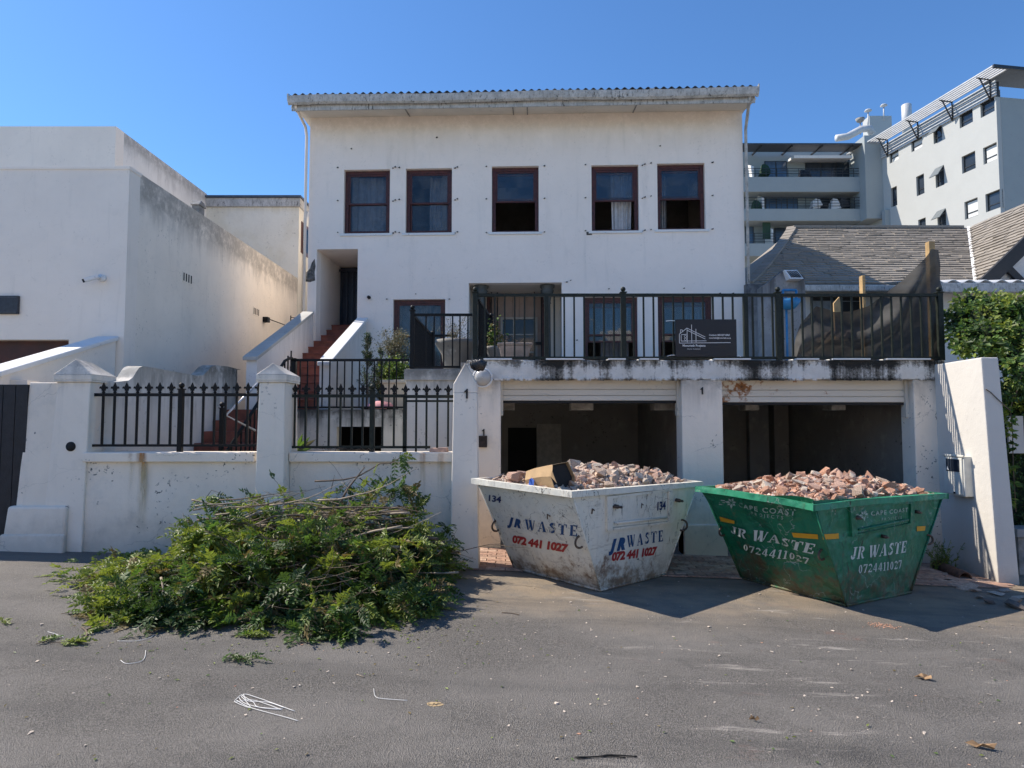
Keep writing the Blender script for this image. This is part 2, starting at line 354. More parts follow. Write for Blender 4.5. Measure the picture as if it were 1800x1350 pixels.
# air bricks and crack pipe stubs in the side wall
for (px, py, w, h) in ((329, 489, .36, .20), (450, 548, .36, .20)):
    q = PX(px, py, nx1); a = build(MB().box(nx1 - .01, nx1 + .008, q.y - w/2, q.y + w/2, q.z - h/2, q.z + h/2), 'air_brick', NEIW, nb)
    m = MB()
    for i in range(4): yy = q.y - w/2 + w*(i + .5)/4; m.box(nx1 + .006, nx1 + .012, yy - .018, yy + .018, q.z - h*.36, q.z + h*.36)
    build(m, 'slot', DARK, a)
# security light on a long bracket, far end of the side wall
q = PX(463, 561, nx1); q2 = PX(500, 575, nx1)
m = MB(); m.box(nx1, nx1 + .12, q.y - .05, q.y + .1, q.z - .07, q.z + .05); m.tube([(nx1 + .08, q.y, q.z + .02), (nx1 + .16, q2.y, q2.z)], .012)
m.tube([(nx1 + .16, q2.y, q2.z - .35), (nx1 + .16, q2.y, q2.z + .3)], .016)
for i in range(3): m.tube([(nx1 + .16, q2.y, q2.z + .26 - i*.14), (nx1 + .42, q2.y + .25, q2.z + .24 - i*.14)], .008)
m.box(nx1 + .08, nx1 + .2, q2.y - .3, q2.y - .14, q2.z - .42, q2.z - .3)
tag(build(m, 'wall_bracket', IRON), 'thin black aerial bracket and lamp fixed far along the side wall near the stairs', 'bracket')
# camera
q = P(178, 492, 10); sc = thing('security_camera', 'white bullet security camera on the blank front wall of the left house', 'camera', (q.x, 9.95, q.z))
m = MB(); m.lathe((0,0,0), [(.001,0), (.06,0), (.06,.05), (.001,.05)], 12)
me = MB(); me.tube([(q.x + .03, 10.0, q.z + .02), (q.x + .03, 9.93, q.z + .02)], .055, 12); build(me, 'base', WHITE, sc)
me = MB(); me.beam((q.x - .13, 9.80, q.z - .05), (q.x + .03, 9.88, q.z + .03), .065, .06); build(me, 'housing', WHITE, sc, bevel=.012)
me = MB(); me.beam((q.x - .150, 9.79, q.z - .062), (q.x - .125, 9.803, q.z - .050), .05, .045); build(me, 'lens', DARK, sc)
me = MB(); me.tube([(q.x + .03, 9.93, q.z + .02), (q.x + .0, 9.87, q.z + .01)], .02); build(me, 'arm', WHITE, sc)
# plaque
a, b = P(-8, 520, 9.97), P(32, 552, 9.97)
pq = thing('wall_plaque', 'dark slate plaque at the left edge of the picture on the house wall', 'plaque', (a.x, 9.97, b.z))
PLQ = plain('dark_slate', (.03,.035,.045), .4, .3, 20, .001)
build(MB().box(a.x, b.x, 9.95, 9.998, b.z, a.z), 'plate', PLQ, pq, bevel=.006)
m = MB()
m.box(a.x+.02, b.x-.02, 9.944, 9.951, b.z+.02, b.z+.03); m.box(a.x+.02, b.x-.02, 9.944, 9.951, a.z-.03, a.z-.02)
build(m, 'raised_border', plain('worn_plaque_paint', (.08,.09,.10), .5, .4, 30, 0), pq, stuff=True)
# back block
bz = P(450, 345, 18).z; bx = nx1
bb = thing('rear_block', 'cream rear block with a grey flashed roof edge between the two white houses', 'building', (-8, 20, .2))
m = MB(); m.box(-13, bx, 18.03, 18.3, 2, bz - .3); build(m, 'front_wall', BACKW, bb)
m = MB(); m.box(bx - .27, bx, 18.3, 26, .5, bz - .3); build(m, 'side_wall', BACKW, bb)
m = MB(); m.box(-13, bx + .05, 17.95, 26, bz - .3, bz - .06); build(m, 'fascia', GUTM, bb, bevel=.01)
m = MB(); m.box(-13, bx + .08, 17.9, 26, bz - .058, bz); build(m, 'roof_flashing', BLUEG, bb)
w0, w1 = PX(529.5, 389, bx), PX(533, 447, bx)
fr = build(MB().box(bx - .01, bx + .02, w0.y, w1.y if w1.y > w0.y + .3 else w0.y + 1.0, w1.z, w0.z), 'window', WOODF, bb)
build(MB().box(bx + .01, bx + .026, w0.y + .1, w0.y + .9, w1.z + .1, w0.z - .1), 'pane', GLASSB, fr)
m = MB(); dp = PX(531.5, 380, bx + .05)
m.tube([(bx + .06, 18.6, bz - .25), (bx + .06, 18.4, bz - .7), (bx + .06, 18.4, 1)], .04); build(m, 'downpipe', WHITE, bb)

# sloping drive parapet in front of the left house
a, b = PX(0, 655, -6.0), PX(203, 594, -6.0)
m = MB(); zt = lambda y: a.z + (b.z - a.z) * (y - a.y) / (b.y - a.y)
m.prism([(7.75, 0), (9.98, 0), (9.98, zt(9.98) - .05), (7.75, zt(7.75) - .05)], 'x', -6.26, -6.02)
dp = thing('drive_wall', 'sloping white parapet wall with a sunlit top running up to the left house', 'wall', (-6.1, 9, .3))
build(m, 'wall_body', NEIF, dp)
m = MB(); m.prism([(7.70, zt(7.7) - .047), (9.975, zt(9.975) - .047), (9.975, zt(9.975) + .02), (7.70, zt(7.7) + .02)], 'x', -6.31, -5.97); build(m, 'coping', WHITE, dp, bevel=.015)

# ------------------------------------------------------------------ street wall, gate, pillars, spiked fence panels
WY, PYF, PYB = 7.62, 7.45, 7.9
zc = Zat(795, WY); zc2 = Zat(812, WY)
sw = thing('street_wall', 'low white plastered street wall with rust streaks behind the branch pile', 'wall', (-3, WY, .2))
xa, xb, xc, xd = Xat(152, WY), Xat(452, WY), Xat(512, WY), Xat(797, WY)
def wallseg(x0, x1, name):
    # slightly uneven face: grid displaced by a few millimetres
    m = MB(); n, k = 26, 9
    zb = lambda x: gz(x) - .1
    vs = []; 
    for j in range(k+1):
        for i in range(n+1):
            x = x0 + (x1-x0)*i/n; z = zb(x) + (zc2 - zb(x))*j/k
            vs.append((x, WY + .012*mnoise.noise(Vector((x*1.7, z*2.1, 3))) + (.012 if z > 1.0 else 0), z))
    m.add(vs, [(j*(n+1)+i, j*(n+1)+i+1, (j+1)*(n+1)+i+1, (j+1)*(n+1)+i) for j in range(k) for i in range(n)], True)
    m.box(x0, x1, WY + .03, WY + .22, zb(x0) , zc2 - .001)
    return build(m, name, FRONTW, sw)
wallseg(xa, xb, 'wall_face'); wallseg(xc, xd, 'wall_face')
for (x0, x1) in ((xa, xb), (xc, xd)):
    build(MB().box(x0, x1, WY - .045, WY + .27, zc2, zc), 'coping', FRONTW, sw, bevel=.012)
RUSTM = N('rust_stain'); v_ = RUSTM.co()
rx0 = Xat(254, WY)
# rust runs are paint-thin sheets of their own just off the wall
def rustrun(px, w, z1, z0, amt):
    k = N('rust_run'); v = k.co(); xx = k.sep(v, 0); z = k.sep(v, 2); x = Xat(px, WY)
    f = k.m_('MULTIPLY', k.ramp(k.m_('ABSOLUTE', k.m_('SUBTRACT', k.m_('ADD', xx, k.m_('MULTIPLY', k.m_('SUBTRACT', k.noise(k.map(v, (9,9,1.3)), 1., 4), .5), w*1.5)), x)), 0, w, 1, 0), k.ramp(z, z0, z1))
    f = k.m_('MULTIPLY', f, k.ramp(k.noise(k.map(v, (25,25,2.5)), 1., 5, .7), .3, .6, .25, 1))
    c = k.mix(k.ramp(z, z1 - .25, z1), (.42,.33,.16), (.45,.20,.06))
    k.fin(c, .85); tr = k.n('ShaderNodeBsdfTransparent'); mx = k.n('ShaderNodeMixShader')
    k.put(k.m_('MULTIPLY', f, amt), mx.inputs[0]); k.put(tr.outputs[0], mx.inputs[1]); k.put(k.b.outputs[0], mx.inputs[2]); k.put(mx.outputs[0], k.out.inputs[0])
    o = MB(); o.add([(x - w*1.8, WY - .05, zc2), (x + w*1.8, WY - .05, zc2), (x + w*1.8, WY - .05, zc - .004), (x - w*1.8, WY - .05, zc - .004)], [(0,1,2,3)])
    o.add([(x - w*1.8, WY - .016, z0), (x + w*1.8, WY - .016, z0), (x + w*1.8, WY - .016, zc2 - .002), (x - w*1.8, WY - .016, zc2 - .002)], [(0,1,2,3)])
    build(o, 'rust_stain', k.m, sw)
rustrun(257, .085, zc, .36, .95); rustrun(236, .04, zc, .6, .25); rustrun(745, .05, zc, .75, .5); rustrun(776, .06, zc, .75, .5)
bpy.data.materials.remove(RUSTM.m)
def pillar(px0, px1, ztip_px, zsh_px, name_label, ground_x, yf=PYF, yb=PYB, capov=.035, roundcap=False):
    x0, x1 = Xat(px0, yf), Xat(px1, yf); zt, zs = Zat(ztip_px, yf + .2), Zat(zsh_px, yf)
    t = thing('gate_pillar', name_label, 'pillar', ((x0+x1)/2, (yf+yb)/2, gz(x0)))
    b0 = gz(x0) - .1; fl = .03
    m = MB(); m.hexa([(x0-fl, yf-fl, b0), (x1+fl, yf-fl, b0), (x1+fl, yb+fl, b0), (x0-fl, yb+fl, b0)], [(x0, yf, zs), (x1, yf, zs), (x1, yb, zs), (x0, yb, zs)])
    build(m, 'shaft', PILLARW, t, bevel=.012)
    return t, x0, x1, zs, zt
t, x0, x1, zs, zt = pillar(455, 500, 640, 672, 'white square pillar with a ridged cap in the middle of the street wall', 0)
xm = (x0 + x1)/2
def cap(t, x0, x1, y0, y1, zs, zt, ov=.025, lip=.09):
    m = MB(); m.box(x0-ov, x1+ov, y0-ov, y1+ov, zs, zs+.02)
    m.hexa([(x0-ov, y0-ov, zs+.02), (x1+ov, y0-ov, zs+.02), (x1+ov, y1+ov, zs+.02), (x0-ov, y1+ov, zs+.02)], [(x0-ov, y0-ov, zs+lip), (x1+ov, y0-ov, zs+lip), (x1+ov, y1+ov, zs+lip), (x0-ov, y1+ov, zs+lip)])
    xm = (x0+x1)/2; n0 = (xm, y0 + .02, zt); n1 = (xm, y1 - .12, zt - .02)
    a = [(x0-ov, y0-ov, zs+lip), (x1+ov, y0-ov, zs+lip), (x1+ov, y1+ov, zs+lip), (x0-ov, y1+ov, zs+lip)]
    m.add(a + [n0, n1], [(0,1,4), (1,2,5,4), (2,3,5), (3,0,4,5)])
    return build(m, 'pyramid_cap', CAPW if False else PILLARW, t, bevel=.01)
cap(t, x0, x1, PYF, PYB, zs, zt)
t, x0, x1, zs, zt = pillar(797, 838, 640, 690, 'white pillar numbered 1 beside the first garage opening, black bag on its cap', 0, 7.40, 7.70)
m = MB(); lip = .0
m.add([(x0, 7.4, zs), (x1, 7.4, zs), (x1, 7.7, zs), (x0, 7.7, zs), ((x0+x1)/2, 7.41, zt), ((x0+x1)/2, 7.69, zt), (x0, 7.4, zs+.1), (x1, 7.4, zs+.1), (x1, 7.7, zs+.1), (x0, 7.7, zs+.1)],
      [(0,1,7,6), (1,2,8,7), (2,3,9,8), (3,0,6,9), (6,7,4), (7,8,5,4), (8,9,5), (9,6,4,5)])
build(m, 'gabled_cap', PILLARW, t, bevel=.012)
NUMP = (t, x0, x1)
# wide end pier with stepped foot
ep = thing('end_pier', 'wide white battered end pier with a low plinth and round hole beside the dark gate', 'pier', (Xat(100, 7.5), 7.6, .3))
yf = 7.62; px_ = lambda p: Xat(p, yf)
m = MB(); zt_ = Zat(672, yf); zb = .18
m.hexa([(px_(33), yf-.03, zb), (px_(152), yf-.03, zb), (px_(152), 8.05, zb), (px_(33), 8.05, zb)], [(px_(49), yf+.02, zt_), (px_(100), yf+.02, zt_), (px_(100), 8.05, zt_), (px_(49), 8.05, zt_)])
build(m, 'pier_body', FRONTW, ep, bevel=.012)
m = MB(); m.hexa([(px_(84), yf-.035, zb), (px_(156), yf-.035, zb), (px_(156), 8.05, zb), (px_(84), 8.05, zb)], [(px_(100), yf, zt_+.003), (px_(158), yf, zt_+.003), (px_(158), 8.05, zt_+.003), (px_(100), 8.05, zt_+.003)])
build(m, 'pier_shaft', PILLARW, ep, bevel=.012)
cap(ep, px_(100), px_(158), yf, 8.05, zt_+.003, Zat(633, yf+.2), .03)
m = MB(); zp = Zat(890, 7.55); m.hexa([(px_(21), 7.52, zb), (px_(131), 7.52, zb), (px_(131), 7.65, zb), (px_(21), 7.65, zb)], [(px_(29), 7.55, zp), (px_(131), 7.55, zp), (px_(131), 7.65, zp), (px_(29), 7.65, zp)])
build(m, 'plinth', FRONTW, ep, bevel=.03)
m = MB(); zq = Zat(940, 7.5); m.hexa([(px_(17), 7.48, zb), (px_(133), 7.49, zb), (px_(133), 7.56, zb), (px_(17), 7.56, zb)], [(px_(22), 7.515, zq), (px_(132), 7.52, zq), (px_(132), 7.56, zq), (px_(22), 7.56, zq)])
build(m, 'foot', FRONTW, ep, bevel=.03)
hc = P(124, 785, yf - .02); m = MB()
m.tube([(hc.x, yf - .022, hc.z), (hc.x, yf + .02, hc.z)], .055, 18); build(m, 'round_hole', DARK, ep)
fw_ = thing('far_street_wall', 'plain white street wall running left beyond the dark gate', 'wall', (-9.5, 7.8, .3))
build(MB().box(-14, Xat(-150, 7.6) - .32, 7.75, 7.95, .1, 1.9), 'wall_face', FRONTW, fw_); build(MB().box(Xat(-150, 7.6) - .32, Xat(-150, 7.6) - .02, 7.62, 8.0, .1, 2.25), 'pier_shaft', PILLARW, fw_, bevel=.012)
# dark sliding gate at the far left
gt = thing('dark_gate', 'dark brown board gate at the left edge beside the end pier', 'gate', (Xat(20, 7.7), 7.7, .3))
gm = plain('dark_gate_wood', (.022,.020,.022), .6, .35, 8, .003)
gx0, gx1 = Xat(-150, 7.6), Xat(47, 7.6)
bw = (gx1 - gx0)/9
for i in range(9):
    build(MB().box(gx0 + i*bw + .004, gx0 + (i+1)*bw - .004, 7.62, 7.655, .33, Zat(676, 7.62)), 'board', gm, gt)
build(MB().box(gx0, gx1, 7.66, 7.70, .34, Zat(680, 7.62)), 'backing', gm, gt)
build(MB().box(gx0, gx1, 7.5, 7.8, .2, .33), 'threshold', CONC, gt)
build(MB().box(gx0 - .2, Xat(47, 7.9), 7.9, 8.1, Zat(676, 7.9), Zat(668, 7.9)), 'lintel', NEIF, gt)

def finial_mesh(mat):
    m = MB()
    m.lathe((0,0,0), [(.012,0), (.022,.012), (.012,.025), (.008,.03)], 8)
    m.prism([(-.009,.03), (.009,.03), (.022,.078), (0,.128), (-.022,.078)], 'y', -.007, .007)
    for s in (-1, 1):
        m.prism([(s*.008,.040), (s*.020,.070), (s*.036,.082), (s*.048,.070), (s*.046,.052), (s*.036,.058), (s*.026,.050), (s*.018,.034)][::s], 'y', -.006, .006)
    m.box(-.02, .02, -.009, .009, .028, .037)
    return m.mesh('finial', mat)
FIN = finial_mesh(IRON)
def ball_post(t, x, y, z0, z1, w, mat):
    m = MB(); m.box(x-w/2, x+w/2, y-w/2, y+w/2, z0, z1); m.box(x-w*.7, x+w*.7, y-w*.7, y+w*.7, z1, z1+.012)
    o = build(m, 'post', mat, t, bevel=.003)
    m = MB(); m.lathe((x,y,z1+.012), [(.018,0), (.012,.012), (.02,.02)], 8); m.ball((x,y,z1+.05), .034, 12); build(m, 'ball_finial', mat, o)
def spiked(label, x0, x1, bars, posts, zt, zb, y, mat, gap=None):
    t = thing('spiked_fence', label, 'fence', ((x0+x1)/2, y, zc), 'spiked iron panels on the street wall')
    build(MB().box(x0, x1, y-.02, y+.02, zt-.018, zt+.018), 'top_rail', mat, t)
    build(MB().box(x0, x1, y-.02, y+.02, zb-.014, zb+.014), 'bottom_rail', mat, t)
    m = MB()
    for z in (zt, zb): m.box(x0-.02, x0+.03, y-.03, y+.03, z-.035, z+.035)
    build(m, 'wall_bracket', mat, t)
    barme = MB().box(-.011,.011,-.011,.011, zb-y*0, zt).mesh('bar', mat)
    for x in bars:
        o = inst('bar', barme, t, Vector((x, y, 0)) - wloc(t)); inst('finial', FIN, o, (0, 0, zt + .018))
    for x in posts: ball_post(t, x, y, zc + .0, zt + .06, .055, mat)
    return t
y_ = 7.72; zt, zb = Zat(694, y_), Zat(783, y_)
bars = [Xat(px, y_) for px in (182,202,222.5,242,261.5,281,301,338,358,378,397,416.5,436,455)]
spiked('black spiked iron fence panel on the wall between the end pier and the middle pillar', Xat(160, y_), Xat(470, y_), bars, [Xat(319, y_)], zt, zb, y_, IRON)
bars = [Xat(px, y_) for px in (519,538,559,579,599,619,638,673,693)]
sf = spiked('dark green spiked fence panel with a narrow gate leaf beside the numbered pillar', Xat(497, y_), Xat(715, y_), bars, [Xat(655, y_)], Zat(696, y_), Zat(786, y_), y_, IRONG)
build(MB().box(Xat(715, y_), Xat(800, y_), y_-.02, y_+.02, Zat(697,y_)-.018, Zat(697,y_)+.018), 'top_rail', IRONG, sf)
build(MB().box(Xat(715, y_), Xat(800, y_), y_-.02, y_+.02, Zat(705,y_)-.012, Zat(705,y_)+.012), 'middle_rail', IRONG, sf)
build(MB().box(Xat(715, y_), Xat(757, y_), y_-.02, y_+.02, Zat(786,y_)-.014, Zat(786,y_)+.014), 'bottom_rail', IRONG, sf)
zt = Zat(697, y_)
build(MB().box(Xat(709,y_), Xat(715.5,y_), y_-.02, y_+.02, zc, zt), 'gate_stile', IRONG, sf)
for i, px in enumerate((713, 732, 750, 769, 788)):
    zb_ = (Zat(794, y_), Zat(794, y_), Zat(790, y_), Zat(789, y_), Zat(785, y_))[i]
    o = build(MB().box(Xat(px,y_)-.011 - (0), Xat(px,y_)+.011, y_-.011, y_+.011, zb_, zt), 'bar', IRONG, sf)
    inst('finial', FIN, o, Vector((Xat(px,y_), y_, zt+.018)) - wloc(o))
# ------------------------------------------------------------------ scalloped garden wall running back from the end pier
BX = Xat(205, 7.9)
prof = [PX(px, py, BX) for px, py in ((206,671),(226,669),(234,663),(240,653),(245,646),(251,643.5),(262,645),(345,660),(357,659.5),(364,653),(371,645),(379,642),(400,644),(424,650))]
pts = [(7.9, .1)] + [(p.y, p.z) for p in prof if p.y > 7.9][:] + [(11.35, prof[-1].z), (11.35, .1)]
gw = thing('garden_wall', 'scalloped white garden wall with moss stains running back from the end pier', 'wall', (BX, 9.6, .25))
build(MB().prism(pts, 'x', BX - .2, BX), 'wall_body', BOUNDW, gw, bevel=.015)

# ------------------------------------------------------------------ outer stairs to the upper floor
st = thing('upper_stairs', 'red tiled outdoor stairs climbing between white parapets to the side entrance', 'stairs', (-3.8, 12.5, 1.95))
L0, L1 = -4.28, -3.30
for i in range(12):
    y0 = 11.22 + .37*i; z0 = 1.95 + .17*i
    o = build(MB().box(L0, L1, y0, y0 + .40, z0 - (.1 if i else 0), z0 + .145), 'step', STEPM, st)
    build(MB().box(L0, L1, y0 - .022, y0 + .395, z0 + .146, z0 + .17), 'tread', STEPM, o, bevel=.006)
a, b = PX(440, 636, -4.28), PX(541, 556, -4.28)
zl = lambda y: a.z + (b.z - a.z)*(y - a.y)/(b.y - a.y)
build(MB().prism([(11.05, 1.6), (14.1, 1.6), (14.1, zl(14.1) - .05), (11.05, zl(11.05) - .05)], 'x', -4.46, -4.28), 'left_parapet', STAIRW, st)
build(MB().prism([(10.98, zl(10.98) - .047), (14.08, zl(14.08) - .047), (14.08, zl(14.08) + .02), (10.98, zl(10.98) + .02)], 'x', -4.50, -4.25), 'left_coping', CAPW, st, bevel=.01)
a2, b2 = PX(568, 632, -3.27), PX(632, 560, -3.27)
zr = lambda y: a2.z + (b2.z - a2.z)*(y - a2.y)/(b2.y - a2.y)
build(MB().prism([(11.25, 1.95), (14.05, 1.95), (14.05, zr(14.05) - .05), (11.25, zr(11.25) - .05)], 'x', -3.29, -3.12), 'right_parapet', STAIRW, st)
build(MB().prism([(11.2, zr(11.2) - .047), (14.05, zr(14.05) - .047), (14.05, zr(14.05) + .025), (11.2, zr(11.2) + .025)], 'x', -3.32, -3.09), 'right_coping', WHITE, st, bevel=.012)
lf = thing('lower_stairs', 'brown red lower flight of steps behind the first spiked fence panel', 'stairs', (-4.1, 9.6, .25))
for i in range(9):
    y0 = 8.35 + .3*i; z0 = .40 + .172*i
    build(MB().box(BX + .004, -3.66, y0, 11.02, z0 - .01 if i else .1, z0 + .162), 'step', STEPM, lf, bevel=.006)
ld = thing('landing', 'damp stained concrete landing with a dark void under it behind the fence', 'landing', (-2.6, 12, .25))
lx0, lx1 = -3.64, Xat(713, 9.6)
vx0, vx1 = Xat(593, 11), Xat(671, 11)
vz = Zat(750, 11)
m = MB(); m.box(BX, lx1 + .05, 11.02, 14.05, 1.80, 1.945); build(m, 'slab', LANDW, ld)
m = MB(); m.box(lx0, vx0, 11.0, 11.2, .1, 1.80); m.box(vx0, vx1, 11.0, 11.2, vz, 1.80); m.box(vx1, lx1 + .03, 11.0, 11.2, .1, 1.80); build(m, 'front_wall', LANDW, ld)
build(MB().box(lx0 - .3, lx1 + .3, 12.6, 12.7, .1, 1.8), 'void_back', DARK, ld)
def railing(label, pts_fn, cat='railing', name='railing', mat=IRON): pass
lr = thing('landing_railing', 'black iron railing along the edge of the lower landing in front of the shrubs', 'railing', (-2.6, 11, 1.95))
zt, zb = Zat(633, 11.04), Zat(716, 11.04)
build(MB().box(Xat(516,11.04), Xat(719,11.04), 11.02, 11.06, zt-.02, zt+.02), 'top_rail', IRON, lr)
build(MB().box(Xat(516,11.04), Xat(712,11.04), 11.02, 11.06, zb-.015, zb+.015), 'bottom_rail', IRON, lr)
bme = MB().box(-.010,.010,-.010,.010, zb, zt).mesh('bar', IRON)
for i in range(14):
    inst('bar', bme, lr, Vector((Xat(527 + i*13.05, 11.04), 11.04, 0)) - wloc(lr))
m = MB(); m.box(Xat(516,11.04)-.04, Xat(516,11.04)+.04, 11.0, 11.08, 1.9, zt+.03); build(m, 'post', IRON, lr)
hr = thing('stair_handrail', 'sloping black handrail beside the brown red lower steps', 'handrail', (-3.64, 9.8, .5))
hp = [Vector((-3.66, 8.35, 1.25)), Vector((-3.66, 10.6, 2.72)), Vector((-3.66, 10.9, 2.80)), Vector((-3.66, 11.02, zt))]
m = MB(); m.tube(hp, .024, 8); build(m, 'rail', IRON, hr)
m = MB(); m.beam((-3.66, 8.35, .55), (-3.66, 11.0, 2.02), .03); build(m, 'lower_rail', IRON, hr)
for i in range(17):
    y = 8.5 + i*.15; zz = 1.25 + (y - 8.35)*.653
    build(MB().box(-3.67, -3.65, y-.01, y+.01, zz - .70, zz), 'bar', IRON, hr)
m = MB(); m.beam((-3.62, 9.05, Zat(757, 9.05)), (-3.62, 8.35, Zat(728, 8.35)), .02)
q0, q1, q2 = P(397, 730, 8.6), P(455, 672, 9.0), P(449, 757, 8.9)
wr = MB(); wr.tube([q1, q0, q2], .018, 6)
GLINT = plain('rail_glint_paint', (.45,.46,.48), .35, .2, 20, .001, metal=.4)  # pale tube stands in for sunlight glinting on the black rails
tag(build(wr, 'rail_glint', GLINT), 'pale painted glint along the black rails behind the first fence panel', 'rail')
ball_post(hr, Xat(391, 8.6), 8.6, .5, Zat(718, 8.6), .05, IRON)

# ------------------------------------------------------------------ raised terrace block and garages
pod = thing('raised_terrace', 'white plastered terrace block with drip stains behind the numbered pillar', 'terrace', (-1, 11.8, .2))
px0, px1 = Xat(713, 9.5), Xat(842, 9.5); pz = Zat(648, 9.5)
build(MB().box(px0, px1, 9.5, 14.0, .05, pz), 'block', PODW, pod, bevel=.01)
build(MB().box(px0 - .02, px1, 9.47, 9.497, Zat(668, 9.5), pz - .01), 'band', PODW, pod)
GY = 8.6
gx0, gx1, gx2, gx3, gx4, gx5 = [Xat(p, GY) for p in (820, 880, 1198, 1270, 1606, 1655)]
bt, bb_ = Zat(633, GY), Zat(667, GY)
ga = thing('double_garage', 'double garage with a blackened concrete beam and half raised cream doors', 'garage', (2.5, 11, .05))
m = MB(); m.box(gx0, gx5 + .06, GY, GY + .3, bb_, bt)
nseg = 60
build(m, 'beam', BEAMM, ga, bevel=.012)
# broken lower edge and the light tiles that show on top of the beam
m = MB()
for i in range(70):
    x = random.uniform(gx0, gx5); w = random.uniform(.02, .14); m.hexa([(x, GY-.012, bb_-.012), (x+w, GY-.006, bb_-.018), (x+w, GY+.02, bb_-.01), (x, GY+.02, bb_-.01)], [(x-.01, GY-.014, bb_+.02), (x+w, GY-.010, bb_+.015), (x+w, GY+.01, bb_+.02), (x, GY+.01, bb_+.02)])
build(m, 'crumbled_edge', BEAMM, ga, stuff=True)
for (p0, p1) in ((850, 900), (960, 1025), (1070, 1100), (1125, 1158), (1256, 1320), (1400, 1440), (1465, 1530), (1560, 1636)):
    build(MB().box(Xat(p0, GY), Xat(p1, GY), GY - .03, GY + .25, bt + .003, bt + .022), 'coping_tile', WHITE, ga)
zf = lambda x: gz(x) - .05
for (x0, x1, wd) in ((Xat(836, GY), gx1, .3), (gx2, gx3, .3), (gx4, gx5 + .055, .3)):
    m = MB(); m.box(x0, x1, GY + .002, GY + wd, zf(x1), bb_ - .002)
    build(m, 'pier', JAMBW, ga, bevel=.012)
m = MB(); m.box(gx2 - .0, gx3 + .03, GY - .03, GY + .28, zf(gx3), gz(gx3) + .42); build(m, 'pier_foot', JAMBW, ga, bevel=.02)
GB = 13.4
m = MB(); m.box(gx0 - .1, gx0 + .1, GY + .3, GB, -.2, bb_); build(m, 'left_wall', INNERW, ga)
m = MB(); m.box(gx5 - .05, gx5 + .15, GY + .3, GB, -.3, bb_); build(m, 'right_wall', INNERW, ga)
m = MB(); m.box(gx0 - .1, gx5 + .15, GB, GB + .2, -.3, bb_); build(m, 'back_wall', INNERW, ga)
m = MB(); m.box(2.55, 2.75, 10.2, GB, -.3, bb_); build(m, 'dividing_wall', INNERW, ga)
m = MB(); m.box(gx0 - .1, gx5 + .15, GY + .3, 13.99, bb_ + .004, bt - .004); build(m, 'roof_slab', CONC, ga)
m = MB(); m.add([(gx0, GY - .0, gz(gx0) + .006), (gx5 + .1, GY - .0, gz(gx5) + .006), (gx5 + .1, GB, gz(gx5) + .006), (gx0, GB, gz(gx0) + .006)], [(0,1,2,3)]); build(m, 'floor', CONC, ga)
DOORM = plaster('cream_door_paint', base=(.62,.58,.50), mottle=.15, chips=.4)
RDOORM = N('rusty_door_paint'); v_ = RDOORM.co()
fx = RDOORM.ramp(RDOORM.sep(v_, 0), gx3 + .0, gx3 + 1.1, .14, 0)
ff = RDOORM.m_('ADD', RDOORM.noise(v_, 6, 6, .7), fx)
cc_ = RDOORM.mix(RDOORM.ramp(ff, .63, .73), (.62,.58,.50), (.27,.11,.035)); cc_ = RDOORM.mix(RDOORM.ramp(ff, .74, .84), cc_, (.10,.045,.02))
RDOORM.fin(cc_, .75, RDOORM.bump(ff, .004)); RDOORM = RDOORM.m
for (x0, x1, yt, yb_, mt) in ((gx1, gx2, 669, 704, DOORM), (gx3, gx4, 673, 707, RDOORM)):
    Y = GY + .16; z1 = bb_ + .0; z0 = Zat(yb_, Y); hgt = (z1 - z0)
    dd = build(MB().box(x0 + .03, x1 - .03, Y + .03, Y + .06, z0 - .0, z1 - .003), 'garage_door', mt, ga)
    for i, (fa, fb) in enumerate(((0, .24), (.26, .54), (.56, 1.0))):
        build(MB().box(x0 + .03, x1 - .03, Y + (.004 if i == 2 else 0), Y + .028, z0 + hgt*fa, z0 + hgt*fb), 'panel', mt, dd, bevel=.004)
    build(MB().box(x0 + .02, x1 - .02, Y + .01, Y + .07, z0 - .035, z0 - .003), 'rubber_seal', DARK, dd)
    for xx in (x0, x1 - .03): build(MB().box(xx, xx + .03, Y - .03, Y + .08, z0 - .2, z1 - .005), 'guide_rail', mt, dd)
    # folded door sections overhead inside
    build(MB().box(x0 + .06, x1 - .06, Y + .2, Y + 1.9, z0 + .02, z0 + .06), 'raised_section', INNERW, dd)
# opener boxes and lights that hang under the slab
for px in (893, 1022, 1160, 1184, 1318, 1468):
    q = P(px, 714, 9.4); w = .1 if px != 1022 else .16
    o = build(MB().box(q.x - w, q.x + w, 9.3, 9.6, q.z - .06, bb_ + .004), 'door_gear', CONC, ga, bevel=.01)
# back-wall doorway and leaning board
q0, q1 = P(893, 752, GB - .05), P(943, 880, GB - .05)
build(MB().box(q0.x, q1.x, GB - .03, GB - .003, 0, q0.z), 'inner_door', DARK, ga)
q0, q1 = P(944, 745, GB - .3), P(988, 880, GB - .3)
tag(build(MB().hexa([(q0.x, GB-.45, .05), (q1.x, GB-.45, .05), (q1.x, GB-.41, .05), (q0.x, GB-.41, .05)], [(q0.x, GB-.10, q0.z), (q1.x, GB-.10, q0.z), (q1.x, GB-.06, q0.z), (q0.x, GB-.06, q0.z)]), 'leaning_board', plain('pale_board', (.42,.40,.36), .8)), 'tall pale board leaning on the back wall inside the first garage', 'board')
build(MB().box(Xat(1350, GB), Xat(1375, GB), GB - .28, GB - .003, 0, bb_), 'inner_pier', INNERW, ga)

